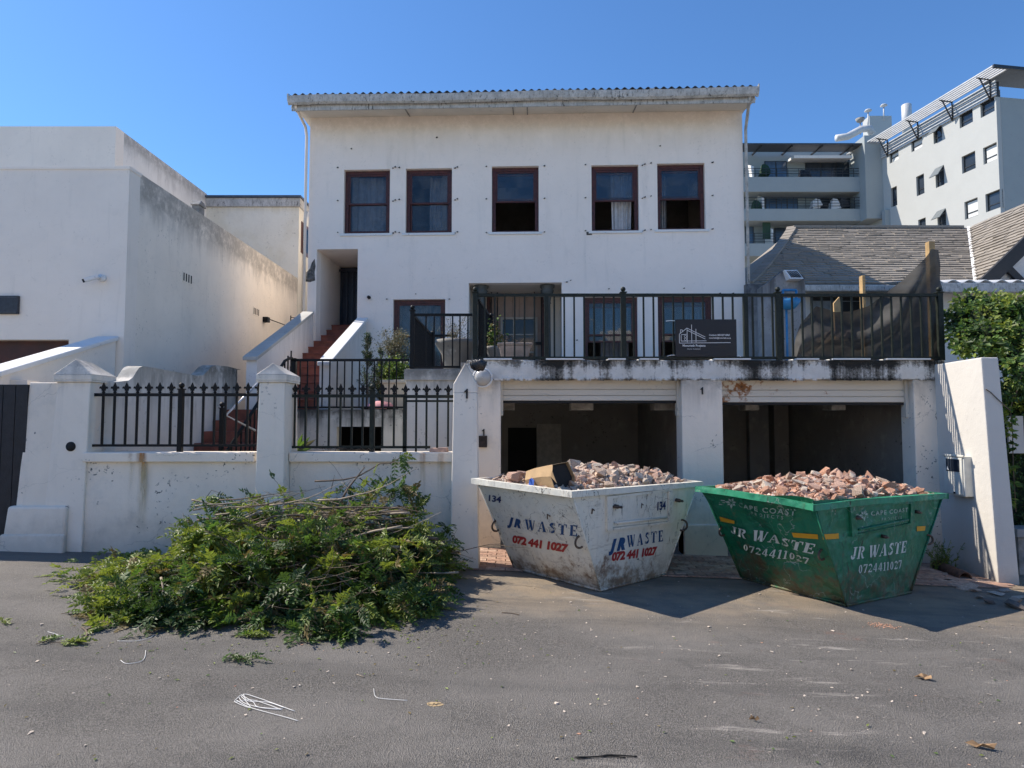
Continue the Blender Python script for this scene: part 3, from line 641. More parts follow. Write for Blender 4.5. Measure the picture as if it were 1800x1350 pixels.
# digits
def text_geo(s, off=0.0, shear=0.0, spacing=1.0):
    cu = bpy.data.curves.new('t', 'FONT'); cu.body = s; cu.offset = off; cu.shear = shear; cu.space_character = spacing; cu.resolution_u = 3
    ob = bpy.data.objects.new('t', cu); COL.objects.link(ob)
    dg = bpy.context.evaluated_depsgraph_get(); me = ob.evaluated_get(dg).to_mesh()
    V = [(v.co.x, v.co.y) for v in me.vertices]; Fs = [tuple(p.vertices) for p in me.polygons]
    ob.evaluated_get(dg).to_mesh_clear(); bpy.data.objects.remove(ob); bpy.data.curves.remove(cu)
    x0 = min(v[0] for v in V); x1 = max(v[0] for v in V); y1 = .73
    return [((x-x0)/(x1-x0), y/y1) for x, y in V], Fs, (x1-x0)/y1
BLK = plain('black_number_paint', (.012,.012,.012), .5, .2, 30, 0)
def digit(parent, s, c, h, mat, name='number', off=.012):
    V, Fs, asp = text_geo(s, off); m = MB(); w = asp*h
    n = len(V); yb = c[1]
    vs = [(c[0] - w/2 + x*w, yb, c[2] - h/2 + y*h) for x, y in V]
    m.add(vs, Fs); m.add([(x, y + .004, z) for x, y, z in vs], [f[::-1] for f in Fs])
    return build(m, name, mat, parent)
t_, a_, b_ = NUMP
def one(parent, c, h):
    m = MB(); p = [(-.06,-.5), (.14,-.5), (.14,.5), (.0,.5), (-.07,.36), (-.22,.28), (-.22,.12), (-.06,.19)]
    m.prism([(c[0] + x*h, c[2] + z*h) for x, z in p], 'y', c[1] - .004, c[1] + .003); return build(m, 'number', BLK, parent)
q = P(820, 692, 7.385); one(t_, (q.x, 7.388, q.z), .11)
q = P(850, 760, GY); one(ga, (q.x, GY - .006, q.z), .09)
q = P(1234, 687, GY); one(ga, (q.x, GY - .006, q.z), .095)
q = P(849, 776, GY); lb = thing('intercom_box', 'small rusty black intercom box under the number on the left garage pier', 'box', (q.x, GY, q.z))
build(MB().box(q.x - .055, q.x + .055, GY - .05, GY - .0, q.z - .075, q.z + .075), 'housing', plain('rusted_black_metal', (.035,.025,.022), .7, .5, 30, .003), lb, bevel=.006)
m = MB()
for i in range(4): m.box(q.x - .03, q.x + .03, GY - .054, GY - .0505, q.z + .01 + i*.014, q.z + .016 + i*.014)
build(m, 'speaker_slots', DARK, lb)
# round bulkhead lamp at the pillar head
q = P(851, 662, 8.3); bl = thing('bulkhead_light', 'round glass bulkhead lamp between the numbered pillar and the beam', 'lamp', (q.x - .03, 8.5, q.z))
LG = N('lamp_glass'); LG.fin((.62,.60,.56), .18, None, 0, .6); LG.b.inputs['Transmission Weight'].default_value = .35; LG = LG.m
m = MB(); m.lathe((0,0,0), [(.001,.0)] , 4) if False else None
m = MB(); n = 24
for k_, (r_, y0_) in enumerate(((.115, 8.597), (.115, 8.50), (.10, 8.47), (.06, 8.445), (.001, 8.435))):
    pass
rings = [(.115, 8.597), (.112, 8.52), (.098, 8.48), (.06, 8.452), (.004, 8.44)]
vs = [(q.x - .03 + r_*math.cos(2*math.pi*i/n), y0_, q.z + r_*math.sin(2*math.pi*i/n)) for r_, y0_ in rings for i in range(n)]
m.add(vs, [(a*n+i, a*n+(i+1) % n, (a+1)*n+(i+1) % n, (a+1)*n+i) for a in range(4) for i in range(n)], True)
build(m, 'glass_dome', LG, bl)
m = MB(); pts = [(q.x - .03 + .12*math.cos(2*math.pi*i/24), 8.515, q.z + .12*math.sin(2*math.pi*i/24)) for i in range(25)]; m.tube(pts, .012, 6); build(m, 'ring', WHITE, bl)

# brick paving in front of the garage
bp = MB(); x0_, x1_ = Xat(820, 7.5), Xat(1700, 8.2)
bp.add([(x, y, gz(x) + .005) for y in (7.33, 8.6) for x in (x0_, x1_)], [(0,1,3,2)])
PAVJ = plain('sandy_joint', (.20,.155,.11), .95, .3, 12, .003)
pav = build(bp, 'brick_paving', PAVJ, kind='structure')
PB = [plain('paver_clay_%d' % i, c, .85, .3, 22, .004) for i, c in enumerate(((.40,.27,.20), (.34,.21,.155), (.44,.31,.235), (.28,.18,.135)))]
pme = []
for k_ in range(4):
    m = MB(); h = .012; m.box(-.107, .107, -.0515, .0515, 0, h); me = m.mesh('brick', PB[k_])
    bmx = bmesh.new(); bmx.from_mesh(me); bmesh.ops.bevel(bmx, geom=[e for e in bmx.edges if all(v.co.z > h*.5 for v in e.verts)], offset=.005, segments=1, affect='EDGES'); bmx.to_mesh(me); bmx.free(); pme.append(me)
r_ = 0; y = 7.36 + .055; cnt = 0
while y < 8.58:
    x = x0_ + .11 + (.11 if r_ % 2 else 0)
    while x < x1_ - .1 and cnt < 300:
        inst('brick', pme[rng.integers(4)], pav, (x, y, gz(x) + .006 + random.uniform(-.001, .003)), (random.uniform(-.012,.012), .034 + random.uniform(-.012,.012), random.uniform(-.012,.012))); x += .223; cnt += 1
    y += .111; r_ += 1
# ------------------------------------------------------------------ the house under renovation
HA = Vector((Xat(537, 14.2), 14.2, 0)); HB = Vector((Xat(1314, 13.85), 13.85, 0))
HE = (HB - HA).normalized(); HN = Vector((-HE.y, HE.x, 0)); HW = (HB - HA).length
def U(u, v, z): return HA + HE*u + HN*v + Vector((0,0,z))
def PH(px, py, v=0.):
    r = ray(px, py); o = Vector((0, 0, CH)); t = ((HA + HN*v - o).dot(HN)) / r.dot(HN); q = o + r*t; d = q - HA
    return d.dot(HE), q.z
hs = thing('renovation_house', 'two storey white house with maroon sash windows and a mildewed gutter in the centre', 'house', tuple(U(HW/2, 4, 2.4)))
def hole(px0, px1, pyt, pyb, v=0):
    a = PH(px0, pyt, v); b = PH(px1, pyb, v); c = PH(px1, pyt, v); d = PH(px0, pyb, v)
    return [a[0], b[0], (b[1]+d[1])/2, (a[1]+c[1])/2]
WIN = [hole(605, 684.5, 298, 410.5), hole(713.5, 794, 296, 409.5), hole(864.5, 947, 292, 408), hole(1039.5, 1123.5, 290, 406), hole(1155, 1240.5, 287, 403.5)]
z1_ = sum(w[3] for w in WIN)/5; z0_ = sum(w[2] for w in WIN)/5
GW = [hole(691, 782, 526, 650), hole(1027, 1122, 522, 650), hole(1156, 1254, 520, 650)]
ST = hole(557, 627, 438, 600); ST[2] = 3.30
EN = hole(824, 988, 497, 640); EN[2] = 2.52
ztop = PH(920, 206)[1]
holes = [tuple(w) for w in WIN + GW] + [tuple(ST), tuple(EN)]
def holed_wall(m, u0, u1, z0, z1, v0, v1, holes):
    us = sorted(set([u0, u1] + [h for w in holes for h in w[:2]])); zs = sorted(set([z0, z1] + [h for w in holes for h in w[2:]]))
    us2 = []
    for a, b in zip(us, us[1:]): us2.append(a)
    us2.append(us[-1])
    ins = lambda u, z: any(w[0]-1e-6 < u < w[1]+1e-6 and w[2]-1e-6 < z < w[3]+1e-6 for w in holes)
    for i in range(len(us)-1):
        for j in range(len(zs)-1):
            if ins((us[i]+us[i+1])/2, (zs[j]+zs[j+1])/2): continue
            m.add([(us[i],v0,zs[j]),(us[i+1],v0,zs[j]),(us[i+1],v0,zs[j+1]),(us[i],v0,zs[j+1])], [(0,1,2,3)])
            m.add([(us[i],v1,zs[j]),(us[i+1],v1,zs[j]),(us[i+1],v1,zs[j+1]),(us[i],v1,zs[j+1])], [(3,2,1,0)])
    for a, b, c, d in holes:
        m.add([(a,v0,c),(b,v0,c),(b,v1,c),(a,v1,c)], [(0,1,2,3)]); m.add([(a,v0,d),(b,v0,d),(b,v1,d),(a,v1,d)], [(3,2,1,0)])
        m.add([(a,v0,c),(a,v1,c),(a,v1,d),(a,v0,d)], [(0,1,2,3)]); m.add([(b,v0,c),(b,v1,c),(b,v1,d),(b,v0,d)], [(3,2,1,0)])
    m.add([(u0,v0,z0),(u0,v1,z0),(u0,v1,z1),(u0,v0,z1)], [(3,2,1,0)]); m.add([(u1,v0,z0),(u1,v1,z0),(u1,v1,z1),(u1,v0,z1)], [(0,1,2,3)])
m = MB(U); holed_wall(m, 0, HW, 1.0, ztop + .25, 0, .24, holes); build(m, 'front_wall', HOUSEW, hs)
HD = 9.0
m = MB(U); m.box(0, .2, .24, HD, .3, ztop + .25); build(m, 'left_wall', HOUSEW, hs)
m = MB(U); m.box(HW - .2, HW, .24, HD, .3, ztop + .25); build(m, 'right_wall', HOUSEW, hs)
m = MB(U); m.box(.2, HW - .2, HD - .2, HD, .3, ztop + .2); build(m, 'back_wall', HOUSEW, hs)
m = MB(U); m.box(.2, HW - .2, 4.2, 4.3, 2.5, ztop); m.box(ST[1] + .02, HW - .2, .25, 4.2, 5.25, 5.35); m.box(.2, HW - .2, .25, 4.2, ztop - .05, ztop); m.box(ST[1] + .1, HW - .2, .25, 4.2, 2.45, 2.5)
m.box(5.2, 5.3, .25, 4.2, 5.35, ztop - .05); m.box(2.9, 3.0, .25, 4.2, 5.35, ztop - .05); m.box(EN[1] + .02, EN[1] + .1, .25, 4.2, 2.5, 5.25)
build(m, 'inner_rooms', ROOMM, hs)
m = MB(U); m.box(HW*.5 - 1.2, HW*.5 - .9, .25, 4.1, 5.36, 6.9)
# windows
def sash(h, state, name='window', vd=.10):
    u0, u1, z0, z1 = h; fw = .078; zm = (z0 + z1)/2 - .02
    m = MB(U); f0, f1 = vd, vd + .10
    m.box(u0, u0+fw, f0, f1, z0, z1); m.box(u1-fw, u1, f0, f1, z0, z1); m.box(u0+fw, u1-fw, f0, f1, z1-fw, z1); m.box(u0+fw, u1-fw, f0, f1, z0, z0+fw*.75)
    w = build(m, name, WOODF, hs, bevel=.004)
    a, b = u0+fw, u1-fw; s = .038
    def leaf(nm, c, d, v):
        m = MB(U); m.box(a, a+s, v, v+.035, c, d); m.box(b-s, b, v, v+.035, c, d); m.box(a+s, b-s, v, v+.035, d-s, d); m.box(a+s, b-s, v, v+.035, c, c+s)
        build(m, nm, WOODF, w, bevel=.003)
        m = MB(U); m.box(a+s, b-s, v+.014, v+.019, c+s, d-s); build(m, 'pane', GLASS if state != 'flat' else GLASSB, w)
    leaf('upper_sash', zm - .02, z1 - fw, f0 + .015)
    if state == 'open': leaf('lower_sash', zm - .02 + .06, min(z1 - fw - .02, zm + .62), f0 + .055)
    elif state == 'half': leaf('lower_sash', zm - .16, z1 - fw - .1, f0 + .055)
    else: leaf('lower_sash', z0 + fw*.75, zm + .02, f0 + .055)
    return w
def sill(h):
    m = MB(U); m.box(h[0] - .07, h[1] + .07, -.035, .02, h[2] - .055, h[2] - .002); return m
def curtain(w, u0, u1, z0, z1, v=.30, amp=.03, mat=CURT, n=40, taper=0):
    m = MB(U); vs = []
    ph = random.random()*6
    for i in range(n+1):
        t = i/n; u = u0 + (u1-u0)*t; d = amp*math.sin(t*26 + ph + 1.5*math.sin(t*7)) + amp*.4*math.sin(t*61)
        vs += [(u + taper*(t-.5)*0, v + d, z1), (u0 + (u1-u0)*(t*(1-taper) + taper*.5) + .01*math.sin(t*30), v + d*1.3, z0)]
    m.add(vs, [(2*i, 2*i+2, 2*i+3, 2*i+1) for i in range(n)], True)
    return build(m, 'curtain', mat, w)
sts = ['shut', 'shut', 'open', 'open', 'open']
ws = []
for h, s_ in zip(WIN, sts):
    w = sash(h, s_); ws.append(w); build(sill(h), 'sill', WHITE, w, bevel=.006)
def sub(h, a, b, c, d): return h[0] + (h[1]-h[0])*a, h[0] + (h[1]-h[0])*b, h[2] + (h[3]-h[2])*c, h[2] + (h[3]-h[2])*d
GREYC = plain('dim_lined_curtain', (.20,.19,.19), .9, .15, 8, 0)
SHEER = plain('grey_sheer_curtain', (.30,.30,.31), .9, .15, 8, 0)
u0,u1,z0,z1 = sub(WIN[0], .08, .95, .05, .97); curtain(ws[0], u0, u1, z0, z1, .4, .02, SHEER)
u0,u1,z0,z1 = sub(WIN[1], .45, .95, .05, .97); curtain(ws[1], u0, u1, z0, z1, .45, .02, SHEER)
u0,u1,z0,z1 = sub(WIN[3], .44, .90, .03, .96); curtain(ws[3], u0, u1, z0, z1, .34, .03, CURT, taper=.12)
u0,u1,z0,z1 = sub(WIN[4], .06, .30, .03, .96); curtain(ws[4], u0, u1, z0, z1, .6, .02, SHEER)
w = sash(GW[0], 'shut'); u0,u1,z0,z1 = sub(GW[0], .06, .95, .02, .96); curtain(w, u0, u1, z0, z1, .32, .022, GREYC, n=60)
w = sash(GW[1], 'half'); u0,u1,z0,z1 = sub(GW[1], .35, .9, .1, .96); curtain(w, u0, u1, z0, z1, .6, .02, GREYC)
w = sash(GW[2], 'half'); u0,u1,z0,z1 = sub(GW[2], .55, .92, .25, .96); curtain(w, u0, u1, z0, z1, .32, .03, SHEER)
# hinge stubs of the missing shutters
m = MB(U)
def stub(px, py):
    u, z = PH(px, py); s = random.uniform(.008, .014)
    m.box(u-s*1.4, u+s*1.4, -.03, .002, z-s*.5, z+s*.5); m.box(u+s*.4, u+s*1.3, -.045, -.02, z-s*.9, z+s*.9)
for i, (l, r, ys_) in enumerate(((594, 695, (295, 353, 409)), (702, 804, (295, 351, 409)), (855, 957, (293, 350, 409)), (1029, 1133, (290, 348, 406)), (1144, 1252, (287, 345, 404)))):
    for y_h in ys_:
        stub(l, y_h); stub(r, y_h - 1)
        if i in (0, 1, 3): stub(r - 4, y_h + 1)
for px, py in ((649,524),(680,526),(731,517),(790,526),(1014,517),(1136,517),(1146,517),(1265,516),(1288,516),(1070,508),(1202,507),(996,496),(1003,493),(1014,598),(618,262),(768,242),(1160,257)): stub(px, py)
build(m, 'shutter_hinge_stubs', DARK, hs, stuff=True)
m = MB(U); u, z = PH(649, 523); m.tube([(u, 0, z), (u, -.06, z)], .035, 12); m.tube([(u, -.06, z), (u + .02, -.09, z - .03)], .03, 10); build(m, 'small_wall_light', DARK, hs)
# chipped plaster by the stair opening and one under a sill
def patch(pts, name='broken_plaster'):
    m = MB(U); q = [PH(*p) for p in pts]; n = len(q); cu = sum(a for a, b in q)/n; cz = sum(b for a, b in q)/n
    vs = [(a, -.003, b) for a, b in q] + [(cu + (a-cu)*.7, -.012 - random.random()*.02, cz + (b-cz)*.75) for a, b in q] + [(cu, -.006, cz)]
    m.add(vs, [(i, (i+1) % n, n+(i+1) % n, n+i) for i in range(n)] + [(n+i, n+(i+1) % n, 2*n) for i in range(n)])
    return build(m, name, plain('exposed_grey_render', (.15,.145,.135), .95, .5, 14, .03), hs)
patch([(538, 479), (545, 472), (548, 462), (553, 455), (555, 468), (553, 478), (554, 493), (545, 496), (537, 495)])
patch([(1030.5, 408), (1039, 407), (1041, 413), (1031, 413.5)])
# recessed passage of the stairs with barred gate
m = MB(U); pd = 2.4
a, b, c, d = ST
m.box(a - .05, a - .001, .24, pd, c, d); m.box(b + .001, b + .05, .24, pd, c, d); m.box(a - .05, b + .05, .24, pd, d + .001, d + .05)
build(m, 'stair_passage', HOUSEW, hs)
BLUEB = plain('blue_black_gate_paint', (.018,.024,.042), .35, .3, 20, .001)
ug0, zg = PH(588, 500, 1.6)
m = MB(U); m.box(ug0, b, 1.72, 1.76, c - .2, d); sg = build(m, 'security_gate', BLUEB, hs)
for i in range(8):
    uu = ug0 + .04 + (b - ug0 - .06)*i/7
    m = MB(U); m.box(uu-.011, uu+.011, 1.60, 1.625, c - .2, d - .08); build(m, 'bar', BLUEB, sg)
m = MB(U); m.box(ug0 - .02, ug0 + .03, 1.58, 1.72, c - .2, d - .0); m.box(ug0, b, 1.6, 1.64, d - .12, d - .06); build(m, 'gate_frame', BLUEB, sg)
# entrance recess
a, b, c, d = EN; ed = 1.15
m = MB(U); CREAMW = plaster('cream_recess_paint', base=(.70,.63,.54), mottle=.1)
e0, _ = PH(858, 560, ed); e1, _ = PH(956, 560, ed); _, et = PH(900, 508, ed)
m.box(a - .1, a - .001, .24, ed + .1, c, d); m.box(b + .001, b + .1, .24, ed + .1, c, d); m.box(a - .1, b + .1, .24, ed + .2, d + .001, d + .1)
m.box(a, e0, ed, ed + .1, c, d); m.box(e1, b, ed, ed + .1, c, d); m.box(e0, e1, ed, ed + .1, et, d); build(m, 'porch_recess', CREAMW, hs)
m = MB(U); m.box(e0 - .03, e0 + .045, ed - .03, ed + .08, c, et + .05); m.box(e1 - .045, e1 + .03, ed - .03, ed + .08, c, et + .05); m.box(e0 + .045, e1 - .045, ed - .03, ed + .08, et - .045, et + .05)
en = build(m, 'entrance_door', WOODF, hs, bevel=.004)
BEIGE = plain('beige_door_boards', (.30,.225,.185), .75, .12, 5, .001)
nb_ = 7
for i in range(nb_):
    u0 = e0 + .05 + (e1 - e0 - .1)*i/nb_; m = MB(U); m.box(u0 + .003, u0 + (e1-e0-.1)/nb_ - .003, ed + .02, ed + .05, c, et - .05); build(m, 'door_board', BEIGE, en)
m = MB(U); m.box(e0 + .045, e1 - .045, ed + .052, ed + .06, c, et - .045); build(m, 'door_back', DARK, en)
w0, zt_ = PH(880, 558, ed); w1, zb_ = PH(945, 650, ed)
m = MB(U); FRG = plain('grey_window_paint', (.34,.32,.28), .6, .1, 8, .001)
nU, nZ = 3, 3
m.box(w0, w1, ed - .03, ed + .015, zt_ - .05, zt_); m.box(w0, w0 + .05, ed - .03, ed + .015, zb_, zt_ - .05); m.box(w1 - .05, w1, ed - .03, ed + .015, zb_, zt_ - .05)
for i in range(1, nU): uu = w0 + .05 + (w1-w0-.1)*i/nU; m.box(uu-.012, uu+.012, ed - .025, ed + .01, zb_, zt_ - .05)
for j in range(1, nZ): zz = zb_ + (zt_-zb_)*j/nZ; m.box(w0 + .05, w1 - .05, ed - .024, ed + .008, zz-.015, zz+.015)
dwn = build(m, 'door_window', FRG, en)
m = MB(U); m.box(w0 + .04, w1 - .04, ed + .009, ed + .014, zb_, zt_ - .04); build(m, 'pane', plain('dark_pane', (.015,.02,.03), .08, .1, 3, 0), dwn)
m = MB(U)
for uu in (e0 + .08, e0 + .22, e1 - .22, e1 - .06): m.box(uu-.012, uu+.012, ed - .12, ed - .095, c, et - .02)
m.box(e0 + .05, e1 - .03, ed - .12, ed - .09, et - .05, et - .01); m.box(e1 - .22, e1 - .06, ed - .12, ed - .09, c + .98, c + 1.04); build(m, 'gate_frame', IRON, en)
COLM = plain('painted_green_grey_column', (.075,.082,.078), .55, .2, 9, .002)
for px in (846, 962):
    uc, zc_ = PH(px, 520, .28); base = U(uc, .28, 0)
    m = MB(); hT = d - .002
    profc = [(.13, 2.5), (.13, 2.58), (.085, 2.62), (.075, 2.70), (.068, hT - .42), (.085, hT - .40), (.07, hT - .37), (.085, hT - .28), (.135, hT - .16), (.15, hT - .12), (.12, hT - .09), (.16, hT - .05), (.16, hT)]
    m.lathe((base.x, base.y, 0), profc, 16); build(m, 'column', COLM, hs)
# soffit, gutter, corrugated roof
OV = .72; gl, zgl = PH(504, 170, -OV - .12); gr, zgr = PH(1336, 153, -OV - .12)
_, zgb = PH(920, 187, -OV - .1); _, zgt = PH(920, 163, -OV - .12); zgt = (zgl + zgr)/2
ul, ur = gl + .05, gr - .05
_, zwall = PH(920, 205, 0)
m = MB(U); m.prism([(ul, -OV), (ur, -OV), (ur, HD + .4), (ul, HD + .4)], 'z', zgb + .02, zgb + .05) if False else None
zs_ = zgb + .10
m.add([(ul,-OV,zs_), (ur,-OV,zs_), (ur,0,zwall+.05), (ul,0,zwall+.05), (ul,-OV,zs_+.03), (ur,-OV,zs_+.03), (ur,0,zwall+.08), (ul,0,zwall+.08)], [(0,3,2,1),(4,5,6,7),(0,1,5,4),(2,3,7,6),(1,2,6,5),(3,0,4,7)])
m.box(ul, -.001, 0, HD, zwall + .05, zwall + .08); m.box(HW + .001, ur, 0, HD, zwall + .05, zwall + .08)
build(m, 'soffit', SOFM, hs)
m = MB(U)
for px in (716, 902, 927, 1116):
    uu, _ = PH(px, 200, -.3); uo = .05*(1 if px < 900 else -1)*(abs(px-915)/200)
    m.hexa([(uu-.012 , -OV+.02, zs_-.012), (uu+.012, -OV+.02, zs_-.012), (uu+.012, -.02, zwall+.03), (uu-.012, -.02, zwall+.03)], [(uu-.012, -OV+.02, zs_+.002), (uu+.012, -OV+.02, zs_+.002), (uu+.012, -.02, zwall+.052), (uu-.012, -.02, zwall+.052)])
build(m, 'soffit_strips', CONC, hs)
m = MB(U); m.box(ul + .02, ur - .02, -OV - .03, -OV, zgb + .03, zgt - .06); build(m, 'fascia_board', GUTM, hs, bevel=.006)
gut = MB(U); nseg = 40
sec = [(-.032, .0), (-.034, -.055), (-.05, -.10), (-.10, -.125), (-.145, -.10), (-.165, -.05), (-.175, .0), (-.163, .004), (-.153, -.045), (-.137, -.088), (-.10, -.11), (-.055, -.09), (-.045, -.05), (-.043, .0)]
vs = []
for i in range(nseg + 1):
    u = ul + (ur - ul)*i/nseg; dz = .012*math.sin(i*.35) + .01*mnoise.noise(Vector((u, 0, 0)))
    for (a_, b_) in sec: vs.append((u, -OV + a_, zgt + b_*1.35 + dz - .012))
ns = len(sec)
gut.add(vs, [(i*ns+k_, i*ns+(k_+1) % ns, (i+1)*ns+(k_+1) % ns, (i+1)*ns+k_) for i in range(nseg) for k_ in range(ns)] + [tuple(range(ns)), tuple(range(nseg*ns, nseg*ns+ns))[::-1]], False)
go = build(gut, 'gutter', GUTM, hs)
for px in (541, 681, 822, 966, 996, 1146, 1300):
    uu, _ = PH(px, 170, -OV-.15); m = MB(U); wj = .05
    vs = [(u_, -OV + a_*1.05 - .002, zgt + b_*1.42 - .008) for u_ in (uu-wj, uu+wj) for (a_, b_) in sec[:7]]
    m.add(vs, [(k_, k_+1, 8+k_, 7+k_) for k_ in range(6)]); build(m, 'gutter_joint', GUTM, go)
for uu in (ul - .01, ur + .01):
    m = MB(U); m.prism([(-OV - .03, zgt - .02), (-OV - .185, zgt + .05 if uu > 3 else zgt + .02), (-OV - .18, zgt - .08), (-OV - .10, zgt - .18), (-OV - .03, zgt - .15)], 'x', uu - .012, uu + .012); build(m, 'end_cap', GUTM, go)
m = MB(U); pitch_ = .158; nW = int((ur - ul)/pitch_*6); vs = []
rowsv = [(-OV - .15, 0), (2.2, .62), (4.4, 1.25)]
for (vv, dz) in rowsv:
    for i in range(nW + 1):
        u = ul - .02 + i*pitch_/6; vs.append((u, vv, zgt + .022 + dz + .026*math.cos(2*math.pi*i/6)))
nn = nW + 1
m.add(vs, [(j*nn+i, j*nn+i+1, (j+1)*nn+i+1, (j+1)*nn+i) for j in range(2) for i in range(nW)], True)
m.add([(ul-.02, 4.4, zgt+1.26), (ur, 4.4, zgt+1.26), (ur, HD+.5, zgt), (ul-.02, HD+.5, zgt)], [(0,1,2,3)])
rf = build(m, 'corrugated_roof', BLUEG, hs); sm_ = rf.modifiers.new('thickness', 'SOLIDIFY'); sm_.thickness = .008
m = MB(U); 
for uu in (.1, HW - .1):
    m.add([(uu, 0, ztop + .2), (uu, HD, ztop + .2), (uu, 4.4, zgt + 1.2)], [(0,1,2)])
build(m, 'gable_infill', HOUSEW, hs)
# downpipes
m = MB(U); zt_ = zgt - .15
u_, z_ = PH(534, 240, -.05)
m.tube([(ul + .12, -OV - .06, zt_), (ul + .12, -OV - .04, zt_ - .06), (-.06, -.12, z_ + .18), (-.05, -.07, z_), (-.05, -.06, 4.0)], .030, 8); build(m, 'downpipe', HOUSEW, hs)
m = MB(U); u_, z_ = PH(1314, 228, -.05)
m.tube([(ur - .14, -OV - .06, zt_), (ur - .14, -OV - .04, zt_ - .06), (HW + .06, -.12, z_ + .15), (HW + .05, -.07, z_), (HW + .05, -.06, 2.6)], .032, 8); build(m, 'downpipe', GUTM, hs)

# ------------------------------------------------------------------ terrace railing
RY = GY + .06
tr_ = thing('terrace_railing', 'long green black railing with ball topped posts along the garage roof edge', 'railing', (2.5, RY, bt))
zt, zb = Zat(519, RY), Zat(629, RY)
rx0, rx1 = Xat(835, RY), Xat(1657, RY)
build(MB().box(rx0, rx1, RY-.022, RY+.022, zt-.02, zt+.02), 'top_rail', IRONG, tr_)
build(MB().box(rx0, rx1, RY-.018, RY+.018, zb-.018, zb+.016), 'bottom_rail', IRONG, tr_)
bme = MB().box(-.011,.011,-.011,.011, zb, zt).mesh('bar', IRONG)
px = 852
while px < 1650:
    if min(abs(px - q_) for q_ in (1097, 1371, 960, 1313)) > 7: inst('bar', bme, tr_, Vector((Xat(px, RY), RY, 0)) - wloc(tr_))
    px += 17.55
for px in (835, 1097, 1371, 1657): ball_post(tr_, Xat(px, RY), RY, bt, zt + .03, .065, IRONG)
for px in (961, 1313): build(MB().box(Xat(px,RY)-.028, Xat(px,RY)+.028, RY-.028, RY+.028, bt, zt), 'post', IRONG, tr_)
# returns and front of the raised terrace
R2 = 9.52
fr_ = thing('side_railing', 'lower black railing round the raised terrace block beside the stone bowl', 'railing', (-1.2, R2, pz))
zt2, zb2 = Zat(553.5, R2), Zat(645, R2)
xl_, xr_ = Xat(724, R2), Xat(830, R2)
build(MB().box(xl_, xr_, R2-.02, R2+.02, zt2-.018, zt2+.018), 'top_rail', IRON, fr_); build(MB().box(xl_, xr_, R2-.016, R2+.016, zb2-.015, zb2+.015), 'bottom_rail', IRON, fr_)
for px in (748, 762.5, 779.5, 795, 808, 822): build(MB().box(Xat(px,R2)-.01, Xat(px,R2)+.01, R2-.01, R2+.01, zb2, zt2), 'bar', IRON, fr_)
ball_post(fr_, xl_, R2, pz, zt2 + .06, .06, IRON)
build(MB().box(xl_-.018, xl_+.018, R2, 11.8, zt2-.018, zt2+.018), 'return_top_rail', IRON, fr_); build(MB().box(xl_-.016, xl_+.016, R2, 11.8, zb2-.015, zb2+.015), 'return_bottom_rail', IRON, fr_)
for i in range(19): yy = R2 + .12 + i*.118; build(MB().box(xl_-.01, xl_+.01, yy-.01, yy+.01, zb2, zt2), 'bar', IRON, fr_)
ball_post(fr_, xl_ + .02, 11.8, pz, zt2, .05, IRON)
build(MB().box(xl_ + .02, Xat(804, 11.8), 11.78, 11.82, Zat(590, 11.8) - .02, Zat(590, 11.8) + .02), 'back_rail', IRON, fr_)
gl_ = thing('corner_gate', 'dense barred dark gate leaf turned inward at the left end of the terrace railing', 'gate', (rx0, 9.2, bt))
gx_ = lambda y: rx0 + .04 + (y - RY)*.075
for z_ in (zt - .06, zb + .02): 
    m = MB(); m.beam((gx_(RY+.04), RY+.04, z_), (gx_(10.0), 10.0, z_), .03); build(m, 'rail', IRON, gl_)
for i in range(15):
    yy = RY + .1 + i*.09; build(MB().box(gx_(yy)-.011, gx_(yy)+.011, yy-.011, yy+.011, zb, zt - .06), 'bar', IRON, gl_)
ball_post(gl_, gx_(10.0) + .03, 10.0, bt, zt - .1, .05, IRON)
# ------------------------------------------------------------------ right boundary wall with meter box
rwz = Zat(628, 7.6)
rw = thing('end_wall', 'bright sunlit white wall end projecting at the right side of the garage', 'wall', (5.6, 8.1, -.1))
m = MB()
m.hexa([(5.50, 7.56, -.35), (5.75, 7.57, -.35), (5.82, 9.2, -.35), (5.60, 9.2, -.35)], [(5.42, 7.6, rwz), (5.62, 7.6, rwz), (5.78, 9.2, rwz), (5.58, 9.2, rwz)])
build(m, 'wall_body', LITW, rw, bevel=.014)
mb = thing('meter_box', 'pale plastic meter box with a dark glazed window on the sunlit wall end', 'meter box', (5.45, 8.08, .84))
GRP = plain('pale_meter_plastic', (.60,.60,.55), .5, .08, 9, .001)
build(MB().box(5.38, 5.525, 7.90, 8.27, .85, 1.33), 'housing', GRP, mb, bevel=.01)
build(MB().box(5.36, 5.379, 7.885, 8.285, 1.32, 1.345), 'hood', GRP, mb, bevel=.004)
build(MB().box(5.366, 5.378, 7.92, 8.25, .87, 1.31), 'door', GRP, mb, bevel=.004)
build(MB().box(5.362, 5.3655, 7.96, 8.20, 1.14, 1.29), 'window', plain('meter_window', (.03,.04,.055), .12, .2, 6, 0), mb)
m = MB(); m.prism([(8.16, 1.165), (8.19, 1.165), (8.175, 1.20)], 'x', 5.359, 5.3615); m.box(5.359, 5.3615, 8.15, 8.20, 1.155, 1.162); build(m, 'warning_mark', WHITE, mb)
build(MB().tube([(5.366, 8.06, .885), (5.352, 8.06, .885)], .012, 8), 'lock', IRON, mb)

